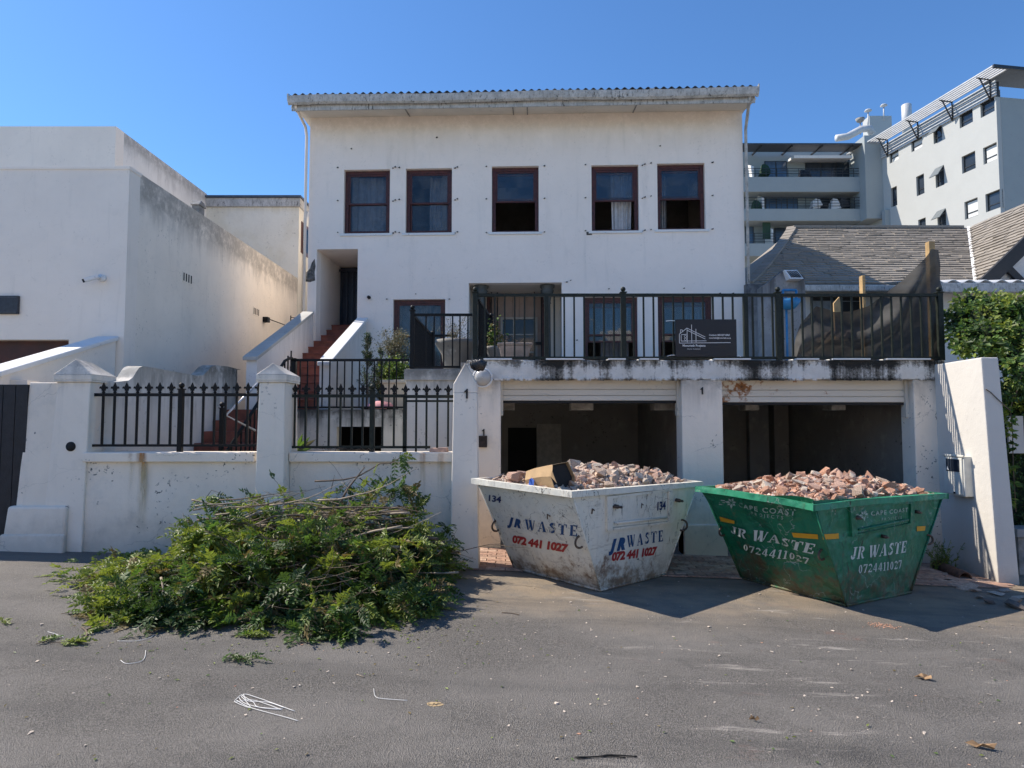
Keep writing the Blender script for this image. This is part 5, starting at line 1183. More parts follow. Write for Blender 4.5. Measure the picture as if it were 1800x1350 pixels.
# ------------------------------------------------------------------ rubble skips
GN = Vector((.034, 0, 1)).normalized()
def stencil():
    """stencil serif capitals and numerals, each a list of polygons in a box one unit high"""
    G = {}
    def arc(cx, cy, ro, ri, a0, a1, sx=1, n=10, xi=None):
        o = [(cx + ro*sx*math.cos(R(a0 + (a1-a0)*i/n)), cy + ro*math.sin(R(a0 + (a1-a0)*i/n))) for i in range(n+1)]
        xi = xi if xi is not None else sx
        q = [(cx + ri*xi*math.cos(R(a0 + (a1-a0)*i/n)), cy + ri*math.sin(R(a0 + (a1-a0)*i/n))) for i in range(n+1)]
        return [[o[i], o[i+1], q[i+1], q[i]] for i in range(n)]
    B = lambda x0, x1, y0, y1: [(x0,y0),(x1,y0),(x1,y1),(x0,y1)]
    G['J'] = (.56, [B(.26,.46,.24,1), B(.14,.56,.93,1)] + arc(.24,.24,.24,.06,180,350,1,9) + [[(.0,.24),(.14,.24),(.14,.34),(.0,.34)]])
    G['R'] = (.80, [B(.08,.28,0,1), B(0,.34,0,.07), B(0,.40,.93,1)] + arc(.38,.74,.26,.10,-82,82,1.15,9) + [[(.34,.50),(.50,.46),(.72,.07),(.80,.07),(.80,0),(.56,0)]])
    G['W'] = (1.12, [[(.02,1),(.27,1),(.46,.0),(.27,.0)], [(.49,.22),(.56,.10),(.64,.60),(.57,.80)], [(.43,1),(.69,1),(.90,.0),(.71,.0)], [(.88,.22),(.94,.10),(1.08,1),(1.01,1)], B(0,.30,.94,1), B(.42,.72,.94,1), B(.96,1.12,.94,1)])
    G['A'] = (.92, [[(.10,.05),(.17,.05),(.42,.86),(.37,.90)], [(.38,1),(.55,1),(.88,.05),(.60,.05)], B(.26,.44,.27,.35), B(0,.27,0,.06), B(.54,.92,0,.06)])
    G['S'] = (.66, arc(.33,.73,.28,.08,50,190,1,9) + arc(.33,.28,.28,.08,-130,10,1,9) + [[(.07,.70),(.20,.60),(.44,.42),(.60,.30),(.52,.48),(.20,.80)], B(.54,.61,.74,.98), B(.05,.12,.03,.28)])
    G['T'] = (.82, [B(.28,.54,0,.90), B(.20,.62,0,.06), B(.04,.28,.92,1), B(.54,.78,.92,1), [(0,.70),(.05,.70),(.12,1),(0,1)], [(.77,.70),(.82,.70),(.82,1),(.70,1)]])
    G['E'] = (.76, [B(.06,.31,0,1), B(0,.34,0,.06), B(0,.34,.94,1), B(.35,.60,.90,1), B(.35,.50,.45,.55), B(.35,.60,0,.10), B(.50,.54,.36,.64), [(.62,.70),(.68,.70),(.68,1),(.58,1)], [(.64,.30),(.72,.30),(.72,0),(.60,0)]])
    G['0'] = (.62, arc(.34,.5,.5,.40,100,260,.60,10,.33) + arc(.28,.5,.5,.40,-80,80,.60,10,.33))
    G['1'] = (.40, [B(.12,.29,0,1), B(.02,.39,0,.06), [(.0,.80),(.10,.86),(.10,1),(.12,1),(.0,.88)]])
    G['2'] = (.62, arc(.30,.72,.28,.12,-25,170,1,10) + [[(.50,.58),(.40,.50),(.02,.10),(.02,0),(.14,0),(.20,.14)], B(.14,.60,0,.15), B(.54,.60,0,.26)])
    G['3'] = (.60, arc(.28,.74,.26,.11,-75,160,1,9) + arc(.28,.28,.28,.12,-160,75,1,9))
    G['4'] = (.64, [B(.34,.50,0,.20), B(.34,.50,.34,1), B(0,.62,.22,.32), [(.0,.32),(.10,.32),(.32,.82),(.32,1)]])
    G['7'] = (.60, [B(.0,.60,.86,1), [(.44,.84),(.60,.84),(.32,0),(.14,0)], B(0,.06,.70,1)])
    return G
ST_ = stencil()
def stencil_geo(s, gap=.10, space=.35):
    x = 0; V = []; Fs = []
    for ch in s:
        if ch == ' ': x += space; continue
        w, polys = ST_[ch]
        for p in polys:
            a = sum(p[i][0]*p[(i+1) % len(p)][1] - p[(i+1) % len(p)][0]*p[i][1] for i in range(len(p)))
            if a < 0: p = p[::-1]
            Fs.append(tuple(range(len(V), len(V) + len(p)))); V += [(x + q[0], q[1]) for q in p]
        x += w + gap
    x -= gap
    return [(a/x, b) for a, b in V], Fs, x
def worn_paint(name, col, lo=.66, hi=.76, sc=9, rough=.6):
    k = N(name); v = k.co(); c = k.mix(k.noise(v, 6, 4), tuple(x*.75 for x in col), col); k.fin(c, rough)
    tr = k.n('ShaderNodeBsdfTransparent'); mx = k.n('ShaderNodeMixShader')
    f = k.m_('MAXIMUM', k.ramp(k.noise(v, sc, 7, .75), lo, hi), k.ramp(k.noise(k.map(v, (60,60,8)), 1., 4, .7), .66, .70, 0, .8))
    k.put(f, mx.inputs[0]); k.put(k.b.outputs[0], mx.inputs[1]); k.put(tr.outputs[0], mx.inputs[2]); k.put(mx.outputs[0], k.out.inputs[0]); return k.m
BLUEP = worn_paint('stencil_blue', (.012,.07,.20)); REDP = worn_paint('stencil_red', (.42,.035,.035), .60, .70); WHP = worn_paint('stencil_white', (.66,.70,.64), .63, .74, 12)
FADEP = worn_paint('faded_white_print', (.38,.47,.40), .52, .62, 14); YELP = worn_paint('yellow_reflective_tape', (.75,.36,.02), .60, .70, 14); NAVY = worn_paint('stencil_navy', (.015,.03,.12))
def skip_paint(name, base, base2, rust, rim=False, green=False):
    k = N(name); v = k.co(); z = k.sep(v, 2)
    a = k.noise(v, 2.2, 6, .65); b = k.noise(v, 9, 7, .7); st = k.noise(k.map(v, (16,16,1.6)), 1., 5, .7)
    c = k.mix(k.ramp(a, .3, .7), base, base2)
    c = k.mix(k.ramp(st, .52, .74, 0, .30), c, tuple(x*.55 + .03 for x in base2))
    scr = k.noise(k.map(v, (30,30,5), rot=(0, .5, .2)), 1., 6, .75, 1.2)
    chip = k.m_('MULTIPLY', k.ramp(scr, .60, .625), k.ramp(k.noise(v, 3.1, 3), .42, .58))
    c = k.mix(k.m_('MULTIPLY', chip, .92), c, (.035,.028,.024))
    rs = k.m_('ADD', k.m_('ADD', k.m_('MULTIPLY', b, .6), k.m_('MULTIPLY', a, .42)), k.ramp(z, .6, .0, 0, .12)); c = k.mix(k.ramp(rs, .58, .64, 0, rust*.55), c, (.20,.11,.06)); c = k.mix(k.ramp(rs, .63, .70, 0, rust), c, (.12,.055,.028))
    scf = k.m_('MULTIPLY', k.ramp(k.noise(k.map(v, (3,3,22)), 1., 5, .7), .55, .66), k.ramp(k.noise(v, 2.7, 2), .46, .6, 0, .5)); c = k.mix(scf, c, tuple(min(1, x*1.7 + .02) for x in base) if green else (.33,.31,.27))
    c = k.mix(k.m_('MULTIPLY', k.ramp(z, .42, .05), k.ramp(b, .3, .62, .15, .75)), c, (.24,.175,.11) if not green else (.10,.085,.045))
    # long thin scratches
    ln_ = k.n('ShaderNodeTexWave'); ln_.bands_direction = 'DIAGONAL'; k.put(v, ln_.inputs[0]); ln_.inputs['Scale'].default_value = 2.3; ln_.inputs['Distortion'].default_value = 22; ln_.inputs['Detail'].default_value = 4; ln_.inputs['Detail Scale'].default_value = 1.2
    lf = k.m_('MULTIPLY', k.ramp(ln_.outputs['Fac'], .992, .999), k.ramp(k.noise(v, 2.0, 2), .5, .62, 0, .8)); c = k.mix(lf, c, (.05,.045,.04) if not green else (.30,.34,.30))
    dent = k.noise(v, 2.6, 3, .5)
    return k.fin(c, k.ramp(b, .3, .7, .36 if green else .42, .62), k.bump(k.m_('ADD', k.m_('MULTIPLY', dent, 6 if green else 3), k.m_('ADD', k.m_('MULTIPLY', chip, -.25), k.m_('MULTIPLY', b, .3))), .016), 0, .45)
SKW = skip_paint('chipped_white_skip_paint', (.76,.735,.645), (.66,.64,.56), .8)
SKG = skip_paint('scuffed_green_skip_paint', (.012,.175,.088), (.009,.125,.062), .65, green=True)
SKGR = skip_paint('bright_green_rim_paint', (.03,.26,.14), (.02,.19,.10), .5, green=True)
STEEL = plain('worn_brown_steel', (.09,.065,.05), .5, .4, 30, .002, metal=.3)
INSIDE = plain('skip_inside', (.14,.10,.075), .9, .4, 8, .004)
class Skip:
    def __init__(s, label, x, y, th, A, B, a, b, h, paint, rimp, dent):
        s.A, s.B, s.a, s.b, s.h, s.dent = A, B, a, b, h, dent
        s.t = thing('waste_skip', label, 'skip', (x, y, gz(x) + .004), 'rubble skips in front of the garage')
        u = Vector((math.cos(th), math.sin(th), 0)); u = (u - GN*u.dot(GN)).normalized(); v = GN.cross(u)
        s.M = Matrix((( u.x, v.x, GN.x, x), (u.y, v.y, GN.y, y), (u.z, v.z, GN.z, gz(x) + .004), (0,0,0,1)))
        s.t.rotation_euler = s.M.to_euler(); s.Mi = s.M.inverted(); s.p, s.r = paint, rimp
    def corner(s, i, j, z):              # i, j in -1..1 ; z 0..h
        t = z/s.h; return Vector((i*(s.a + (s.A - s.a)*t)/2, j*(s.b + (s.B - s.b)*t)/2, z))
    def side(s, f, e, z, off=0.):        # a point on panel f at e (-1..1) and height z, plus outward offset
        q = s.corner(-1, -e, z) if f == 'end' else s.corner(e, -1, z)
        t = z/s.h
        n = Vector((-s.h, 0, -(s.A - s.a)/2)).normalized() if f == 'end' else Vector((0, -s.h, -(s.B - s.b)/2)).normalized()
        return q + n*(off + s.dent(f, e, t))
    def hit(s, f, px, py):               # photo pixel -> (e, z) on the panel plane
        o = s.Mi @ Vector((0, 0, CH)); d = (s.Mi.to_3x3() @ ray(px, py))
        p0 = s.corner(-1, -1, 0); n = Vector((-s.h, 0, -(s.A - s.a)/2)) if f == 'end' else Vector((0, -s.h, -(s.B - s.b)/2))
        q = o + d*((p0 - o).dot(n)/d.dot(n)); t = q.z/s.h
        e = -q.y/((s.b + (s.B - s.b)*t)/2) if f == 'end' else q.x/((s.a + (s.A - s.a)*t)/2)
        return e, q.z, q
    def put(s, f, q, off):               # a local point lying on the plane, pushed onto the dented panel
        t = min(1.2, q.z/s.h); e = -q.y/((s.b + (s.B - s.b)*t)/2) if f == 'end' else q.x/((s.a + (s.A - s.a)*t)/2)
        n = Vector((-s.h, 0, -(s.A - s.a)/2)).normalized() if f == 'end' else Vector((0, -s.h, -(s.B - s.b)/2)).normalized()
        return q + n*(off + s.dent(f, e, t))
    def body(s):
        m = MB(); n, k_ = 22, 16; w = .006
        for f in ('end', 'side'):
            vs = [s.side(f, -1 + 2*i/n, s.h*j/k_) for j in range(k_+1) for i in range(n+1)]
            m.add(vs, [(j*(n+1)+i, j*(n+1)+i+1, (j+1)*(n+1)+i+1, (j+1)*(n+1)+i) for j in range(k_) for i in range(n)], False)
        c = s.corner; h = s.h
        m.add([c(1,-1,0), c(1,1,0), c(1,1,h), c(1,-1,h)], [(0,1,2,3)]); m.add([c(1,1,0), c(-1,1,0), c(-1,1,h), c(1,1,h)], [(0,1,2,3)])
        m.add([c(-1,-1,0), c(1,-1,0), c(1,1,0), c(-1,1,0)], [(3,2,1,0)])
        m.cur = 1
        q = [Vector((x*.93, y*.88, z - .03)) for x, y, z in (c(-1,-1,h), c(1,-1,h), c(1,1,h), c(-1,1,h))]; b = [Vector((x*.84, y*.84, .06)) for x, y, z in (c(-1,-1,0), c(1,-1,0), c(1,1,0), c(-1,1,0))]
        m.add(b + q, [(0,1,2,3), (0,4,5,1), (1,5,6,2), (2,6,7,3), (3,7,4,0)])
        build(m, 'body', [s.p, INSIDE], s.t, local=True)
        # corner seams
        for i, j in ((-1,-1), (1,-1), (-1,1)):
            m = MB(); m.tube([s.corner(i, j, 0), s.corner(i, j, h*.5), s.corner(i, j, h - .02)], .009, 6); build(m, 'corner_weld', s.p, s.t, local=True)
        m = MB()
        for (i0, j0, i1, j1) in ((-1,-1,1,-1), (-1,1,-1,-1)): m.tube([s.corner(i0, j0, .012), s.corner(i1, j1, .012)], .013, 6)
        build(m, 'bottom_weld', s.p, s.t, local=True)
    def rim(s, sag=0.):
        h = s.h; ov, hh = .036, .058; n = 24
        cs = [(-1,-1), (1,-1), (1,1), (-1,1)]
        for k_ in range(4):
            (i0, j0), (i1, j1) = cs[k_], cs[(k_+1) % 4]; m = MB(); vs = []
            for q in range(n+1):
                t = q/n; i, j = i0 + (i1-i0)*t, j0 + (j1-j0)*t
                f = 'side' if k_ == 0 else 'end' if k_ == 3 else ''
                e = i if k_ == 0 else -j
                d = s.dent(f, e, 1.) if f else 0; dz = -sag*math.exp(-((e + (1 if k_ == 0 else -1))/.55)**2) if f else 0
                def pt(o, z):
                    x = i*(s.A/2 + o); y = j*(s.B/2 + o)
                    if f == 'end': x -= d
                    if f == 'side': y -= d
                    return Vector((x, y, z + dz))
                vs += [pt(-.02, h), pt(ov, h), pt(ov, h - hh), pt(.004, h - hh)]
                vs[-4].z = h + dz + .001
            m.add(vs, [(q*4 + r2, (q+1)*4 + r2, (q+1)*4 + (r2+1) % 4, q*4 + (r2+1) % 4)[::-1] for q in range(n) for r2 in range(4)], False)
            build(m, 'rim', s.r, s.t, local=True, bevel=0)
    def write(s, f, P0, P1, Ptop, V, Fs, mat, name, off=.004):
        """lettering between two measured baseline points, height from a third"""
        a = s.hit(f, *P0)[2]; b = s.hit(f, *P1)[2]; c = s.hit(f, *Ptop)[2]; up = c - a
        m = MB(); m.add([s.put(f, a + (b-a)*x + up*y, off) for x, y in V], Fs); build(m, name, mat, s.t, local=True)
    def ring(s, f, px, py, r=.06):
        q = s.hit(f, px, py)[2]; q = s.put(f, q, 0)
        n = Vector((-s.h, 0, -(s.A - s.a)/2)).normalized() if f == 'end' else Vector((0, -s.h, -(s.B - s.b)/2)).normalized()
        tng = n.cross(Vector((0,0,1))).normalized()
        dl = (n*.55 - Vector((1,0,0)) @ Matrix.Identity(3) * 0 + (s.Mi.to_3x3() @ Vector((-1,-.25,0)))*(1 if px < 1190 or 1240 < px < 1500 else -1)).normalized(); pts = [q + dl*(r*.95*math.cos(a) + .012) + Vector((0,0,1))*(r*math.sin(a)) for a in [R(-115 + 220*i/14) for i in range(15)]]
        m = MB(); m.tube(pts, .011, 8); build(m, 'lifting_hook', STEEL, s.t, local=True)
px3 = lambda cx, cy: (820 + cx*.23333, 790 + cy*.23333)
px4 = lambda cx, cy: (1200 + cx*.26667, 810 + cy*.26667)
def dent_w(f, e, t): return .012*math.sin(2.1*e + 1)*math.sin(math.pi*t)*(1 if f == 'end' else .6) - .008*math.exp(-((e-.3)**2 + (t-.35)**2)/.05)
def dent_g(f, e, t):
    if f == 'end':
        fold = e*.62 + t - .55                                 # diagonal crease running down from the upper left
        d = -.05*math.exp(-(fold/.16)**2)*max(0, min(1, (1.05-t)*3)) + .018*math.sin(3*t + e*2)
        d += -.035*math.exp(-((t-.30)/.035)**2)*.6 - .03*math.exp(-((e+.85)/.2)**2)*math.exp(-((t-.45)/.3)**2)
        d += .030*math.exp(-((t-.97)/.10)**2)*math.sin(5*e+1)
        return d
    if f == 'side': return .010*math.sin(4*e + 2*t) - .012*math.exp(-((e+.8)**2/.05 + (t-.7)**2/.1)) + .012*math.exp(-((t-.97)/.12)**2)*math.sin(4*e)
    return 0
def flap(S, f, pts, paint, inset=.012):
    """raised frame round a drop flap: outer corners measured in the photo"""
    q = [S.hit(f, *p)[2] for p in pts]; c = sum(q, Vector())/4; m = MB(); n = [S.put(f, x, 0) for x in q]
    k_ = lambda x, s_: c + (x - c)*s_
    ins = [S.put(f, k_(x, .86) , 0) for x in q]; o0 = n; o1 = [S.put(f, x, .028) for x in q]; i1 = [S.put(f, k_(x, .86), .028) for x in q]; i0 = [S.put(f, k_(x, .86), .003) for x in q]
    vs = o0 + o1 + i1 + i0
    for a in range(4):
        b = (a+1) % 4; m.add([vs[a], vs[b], vs[4+b], vs[4+a]], [(0,1,2,3)]); m.add([vs[4+a], vs[4+b], vs[8+b], vs[8+a]], [(0,1,2,3)]); m.add([vs[8+a], vs[8+b], vs[12+b], vs[12+a]], [(0,1,2,3)])
    fl = build(m, 'flap_frame', paint, S.t, local=True)
    m = MB(); lo = [S.put(f, c + (q[a] - c)*.84 if a > 1 else c + (q[a]-c)*.84, .010) for a in range(4)]
    m.add(lo + [S.put(f, c + (q[a]-c)*.84, .002) for a in range(4)], [(0,1,2,3),(0,4,5,1),(1,5,6,2),(2,6,7,3),(3,7,4,0)]); build(m, 'drop_flap', paint, S.t, local=True)
    m = MB(); a_, b_ = c + (q[3]-c)*.80, c + (q[2]-c)*.80; up = (q[0]-q[3])*.10
    m.tube([S.put(f, a_ + up, .022), S.put(f, b_ + up, .022)], .012, 6); build(m, 'hinge_bar', paint, S.t, local=True)
    return fl
W = Skip('chipped white rubble skip marked 134 in blue, left of the two skips', .861, 7.444, .773, 2.276, 1.346, 1.148, 1.206, 1.019, SKW, SKW, dent_w)
W.body(); W.rim()
V1, F1, _ = stencil_geo('WASTE', .30); VJ, FJ, _ = text_geo('JR', .058, .22, 1.0); V7, F7, _ = text_geo('072 441 1027', .058, .10, .95); V3, F3, _ = text_geo('134', .03, .08, .95)
W.write('end', px3(165, 388), px3(262, 402), px3(165, 340), V3, F3, NAVY, 'number_lettering')
W.write('end', px3(308, 566), px3(352, 575), px3(312, 508), *text_geo('J', .085, .22)[:2], BLUEP, 'name_lettering'); W.write('end', px3(358, 577), px3(412, 588), px3(362, 519), *text_geo('R', .085, .22)[:2], BLUEP, 'name_lettering'); W.write('end', px3(445, 597), px3(838, 653), px3(445, 522), V1, F1, BLUEP, 'name_lettering')
W.write('end', px3(345, 700), px3(770, 772), px3(345, 645), V7, F7, REDP, 'phone_lettering')
W.write('side', px3(1425, 455), px3(1490, 447), px3(1425, 392), V3, F3, NAVY, 'number_lettering', .016)
W.write('side', px3(1072, 765), px3(1122, 757), px3(1080, 682), *text_geo('J', .085, .22)[:2], BLUEP, 'name_lettering'); W.write('side', px3(1130, 756), px3(1192, 745), px3(1138, 672), *text_geo('R', .085, .22)[:2], BLUEP, 'name_lettering'); W.write('side', px3(1205, 737), px3(1478, 690), px3(1205, 648), V1, F1, BLUEP, 'name_lettering')
W.write('side', px3(1092, 838), px3(1432, 788), px3(1096, 776), V7, F7, REDP, 'phone_lettering')
flap(W, 'side', [px3(1045, 352), px3(1540, 292), px3(1540, 552), px3(1048, 612)], SKW)
W.ring('end', *px3(232, 575)); W.ring('end', *px3(868, 690)); W.ring('side', *px3(1615, 570))
for p_ in (px3(1110, 425), px3(1575, 380)):
    q = W.hit('side', *p_)[2]; m = MB(); m.tube([W.put('side', q + Vector((-.05,0,0)), .03), W.put('side', q, .05), W.put('side', q + Vector((.07,0,-.01)), .045)], .014, 6); m.tube([W.put('side', q, .0), W.put('side', q, .055)], .02, 8); build(m, 'latch', STEEL, W.t, local=True)
for p_, f_ in ((px3(945, 445), 'side'), (px3(1312, 405), 'side'), (px3(618, 480), 'end')):
    q = W.hit(f_, *p_)[2]; m = MB(); d1 = Vector((.0,0,-.05)); d2 = Vector((.035,0,-.02)) if f_ == 'side' else Vector((0,-.035,-.02)); m.tube([W.put(f_, q + d1, .005), W.put(f_, q, .012), W.put(f_, q + d2, .005)], .007, 5); build(m, 'bent_lug', STEEL, W.t, local=True)
Gk = Skip('dented green rubble skip with white lettering and yellow tape, right of the two skips', 3.337, 7.182, .559, 2.366, 1.283, 1.148, 1.206, 1.019, SKG, SKGR, dent_g)
Gk.body(); Gk.rim(.030)
VS, FS, _ = stencil_geo('JR WASTE', .13, .30); VN, FN, _ = stencil_geo('0724411027', .16); VC, FC, _ = text_geo('CAPE COAST', .018, 0, 1.25); VP, FP, _ = text_geo('PROJECTS', .006, 0, 1.6)
Gk.write('end', px4(312, 480), px4(868, 608), px4(322, 425), VS, FS, WHP, 'name_lettering', .015); Gk.write('end', px4(400, 588), px4(832, 682), px4(404, 543), VN, FN, WHP, 'phone_lettering', .015)
Gk.write('end', px4(368, 302), px4(742, 362), px4(368, 268), VC, FC, FADEP, 'company_lettering', .014); Gk.write('end', px4(455, 352), px4(665, 384), px4(455, 330), VP, FP, FADEP, 'small_lettering', .008)
Gk.write('side', px4(1112, 655), px4(1468, 602), px4(1125, 572), VS, FS, WHP, 'name_lettering'); Gk.write('side', px4(1162, 745), px4(1435, 706), px4(1165, 688), VN, FN, WHP, 'phone_lettering')
Gk.write('side', px4(1228, 360), px4(1470, 333), px4(1228, 330), VC, FC, FADEP, 'company_lettering', .018); Gk.write('side', px4(1295, 392), px4(1428, 380), px4(1295, 372), VP, FP, FADEP, 'small_lettering', .018)
def blob_logo(f, c, s_, off):
    # faded flower-like mark: overlapping leaf strokes
    V = []; Fs = []
    for k_ in range(7):
        a = R(20 + k_*51); L = .5 if k_ % 2 else .42; n0 = len(V)
        for (r_, w_) in ((.08, 0), (.25, .10), (L, 0), (.25, -.10)): V.append((.5 + r_*math.cos(a) - w_*math.sin(a), .5 + r_*math.sin(a) + w_*math.cos(a)))
        Fs.append((n0, n0+3, n0+2, n0+1))
    for k_ in range(3): n0 = len(V); y = .62 - k_*.17; V += [(-.42, y), (.02, y - .02), (.02, y + .05), (-.36, y + .07)]; Fs.append((n0, n0+1, n0+2, n0+3))
    Gk.write(f, c, (c[0] + s_[0], c[1] + s_[1]), (c[0], c[1] - s_[2]), V, Fs, FADEP, 'leaf_logo', off)
blob_logo('end', px4(275, 310), (22, 3.5, 19), .008); blob_logo('side', px4(1150, 400), (18, -2.5, 20), .018)
flap(Gk, 'side', [px4(1095, 290), px4(1510, 265), px4(1510, 415), px4(1110, 500)], SKG)
def tape(f, p):
    q = [Gk.put(f, Gk.hit(f, *px4(*c))[2], .006) for c in p]; build(MB().add(q, [(0,1,2,3)]), 'reflective_tape', YELP, Gk.t, local=True)
tape('end', ((246, 402), (345, 412), (345, 392), (242, 370))); tape('end', ((735, 500), (892, 518), (888, 488), (722, 470))); tape('side', ((926, 520), (1040, 515), (1038, 480), (924, 486))); tape('side', ((1545, 465), (1600, 460), (1604, 430), (1545, 433)))
Gk.ring('end', *px4(262, 470), r=.05); Gk.ring('end', *px4(928, 615), r=.05); Gk.ring('side', *px4(1615, 520), r=.05)
for p_ in (px4(1135, 372), px4(1535, 335), px4(1305, 495)):
    q = Gk.hit('side', *p_)[2]; m = MB(); m.tube([Gk.put('side', q, .0), Gk.put('side', q, .05)], .018, 8); m.tube([Gk.put('side', q, .045), Gk.put('side', q + Vector((.05,0,-.01)), .04)], .010, 6); build(m, 'latch', STEEL, Gk.t, local=True)

# ------------------------------------------------------------------ rubble
def rock(seed, flat=1., ang=.9):
    r_ = random.Random(seed); bm = bmesh.new()
    for _ in range(14):
        v = Vector((r_.uniform(-1,1), r_.uniform(-1,1)*r_.uniform(.7,1), r_.uniform(-1,1)*flat)); bm.verts.new(v*.5)
    res = bmesh.ops.convex_hull(bm, input=bm.verts); bmesh.ops.delete(bm, geom=[g_ for g_ in res['geom_interior'] if isinstance(g_, bmesh.types.BMVert)], context='VERTS')
    return bm
RCOL = {'pink': (.54,.355,.275), 'orange': (.54,.30,.20), 'grey': (.42,.37,.32), 'cream': (.60,.51,.42), 'tan': (.52,.39,.30), 'dark': (.17,.14,.12)}
RMAT = {k_: plain('rubble_' + k_, c, .92, .25, 16, .01, coord='obj') for k_, c in RCOL.items()}
RME = {}
for k_ in RCOL:
    RME[k_] = []
    for s_ in range(6):
        bm = rock(hash((k_ == 'grey', s_)) % 1000 + s_*17 + len(k_)*31, flat=random.choice((.35, .6, .8))); me = bpy.data.meshes.new('brick_fragment'); bm.to_mesh(me); bm.free(); me.materials.append(RMAT[k_]); RME[k_].append(me)
def heap(S, name_label, palette, peak, bulge, n_big, sizes, seed):
    rr = random.Random(seed)
    t = thing('rubble_heap', name_label, 'rubble', tuple(S.M @ Vector((0, 0, S.h - .1))), 'rubble loads in the skips')
    A2, B2 = S.A/2 - .05, S.B/2 - .05
    def hz(u, v):                                   # local height above the rim
        x, y = u/A2, v/B2
        e = (1 - abs(x)**2.6)*(1 - abs(y)**2.6)
        return -.05 + peak*max(0, e)**.8*(1 + bulge(x, y)) + .035*mnoise.noise(Vector((u*4, v*4, seed)))
    n = 44; k_ = 30; m = MB(); vs = []
    for j in range(k_+1):
        for i in range(n+1):
            u = -A2 + 2*A2*i/n; v = -B2 + 2*B2*j/k_; p = Vector((u, v, S.h + hz(u, v) + .03*mnoise.noise(Vector((u*14, v*14, seed))))); vs.append(S.M @ p)
    m.add(vs, [(j*(n+1)+i, j*(n+1)+i+1, (j+1)*(n+1)+i+1, (j+1)*(n+1)+i) for j in range(k_) for i in range(n)])
    build(m, 'fine_rubble', RMAT[palette[0]], t)
    # small crumbs joined into one part
    V = []; Fq = []; mi = []; keys = list(dict.fromkeys(palette)); src = []
    for k2 in keys:
        for me in RME[k2][:4]:
            src.append((np.array([tuple(v.co) for v in me.vertices]), [tuple(p.vertices) for p in me.polygons], keys.index(k2)))
    m = MB()
    for _ in range(1900):
        u, v = rr.uniform(-A2, A2), rr.uniform(-B2, B2); s_ = rr.uniform(.014, .05)*rr.choice((1, 1, 1.4)); vv, ff, ci = src[keys.index(rr.choice(palette))*4 + rr.randrange(4)]
        rot = Matrix.Rotation(rr.uniform(0, 6.3), 3, (rr.uniform(-1,1), rr.uniform(-1,1), 1)); c = S.M @ Vector((u, v, S.h + hz(u, v) + s_*.25)); m.cur = ci
        m.add([c + rot @ Vector(q)*s_*1.3 for q in vv], ff)
    build(m, 'crumbs', [RMAT[k2] for k2 in keys], t, stuff=True)
    pl = []
    off = wloc(t)
    tries = 0
    while len(pl) < n_big and tries < 9000:
        tries += 1
        u, v = rr.uniform(-A2, A2)*.97, rr.uniform(-B2, B2)*.97; s_ = rr.uniform(*sizes)*(1 if rr.random() < .8 else 1.45)
        if any((u-a)**2 + (v-b)**2 < (.36*(s_ + c))**2 for a, b, c in pl): continue
        pl.append((u, v, s_)); k2 = rr.choice(palette); me = rr.choice(RME[k2])
        z = S.h + hz(u, v) + s_*rr.uniform(.15, .42)
        inst('brick_fragment', me, t, (S.M @ Vector((u, v, z))) - off, (rr.uniform(-.6,.6), rr.uniform(-.6,.6), rr.uniform(0, 6.3)), tuple(s_*rr.uniform(.8, 1.35) for _ in range(3)))
    return t, hz
hw, hzw = heap(W, 'mixed pink and grey brick rubble heaped in the white skip', ['tan', 'pink', 'tan', 'grey', 'cream', 'pink', 'tan', 'cream'], .15, lambda x, y: .35*x + .1*y, 250, (.05, .125), 3)
hg, hzg = heap(Gk, 'orange brick rubble heaped in the green skip', ['orange', 'orange', 'pink', 'tan', 'cream', 'pink'], .155, lambda x, y: .15*x, 260, (.06, .135), 11)
# rolled cardboard, blue scrap, splintered battens on the white skip's load
CARD = plain('brown_cardboard', (.43,.29,.155), .8, .12, 7, .002, coord='obj')
cb = thing('cardboard_box', 'crumpled brown cardboard sheet on the rubble of the white skip', 'cardboard', tuple(W.M @ Vector((-.42, -.1, W.h + .08))))
c0, c1 = P(940, 845, 6.85), P(990, 840, 6.48)
m = MB(); ax = (c1 - c0).normalized(); L = (c1-c0).length; upv = Vector((0,0,1)); sd = ax.cross(upv).normalized(); upv = sd.cross(ax)
ring = [(-.10,-.11), (.08,-.12), (.12,.02), (.095,.115), (-.065,.125), (-.12,.01)]
vs = []
for i, s_ in enumerate((0, .33, .66, 1)):
    cc = c0 + ax*L*s_
    for a, b in ring: vs.append(cc + sd*a*(1 + .08*i) + upv*b*(.82 + .12*i) + Vector((0,0,.008*math.sin(i*5 + a*30))))
m.add(vs, [(i*6+j, i*6+(j+1) % 6, (i+1)*6+(j+1) % 6, (i+1)*6+j) for i in range(3) for j in range(6)]); o = build(m, 'tube', CARD, cb); q_ = o.modifiers.new('t', 'SOLIDIFY'); q_.thickness = .006
m = MB(); cI = c0 + ax*L*.93; m.add([cI + (v_q - (c0 + ax*L))*.93 for v_q in vs[18:24]], [(0,1,2,3,4,5)]); build(m, 'hollow_shade', DARK, cb)  # dark sheet paints the shade inside the open tube end
fv = [vs[18+2], vs[18+3], vs[18+3] + ax*.10 + sd*.09 - upv*.06, vs[18+2] + ax*.13 + sd*.04 - upv*.07]; m = MB(); m.add(fv, [(0,1,2,3)]); o = build(m, 'flap', CARD, cb); q_ = o.modifiers.new('t', 'SOLIDIFY'); q_.thickness = .005
BLS = plain('royal_blue_plastic', (.03,.12,.50), .5, .2, 9, .003)
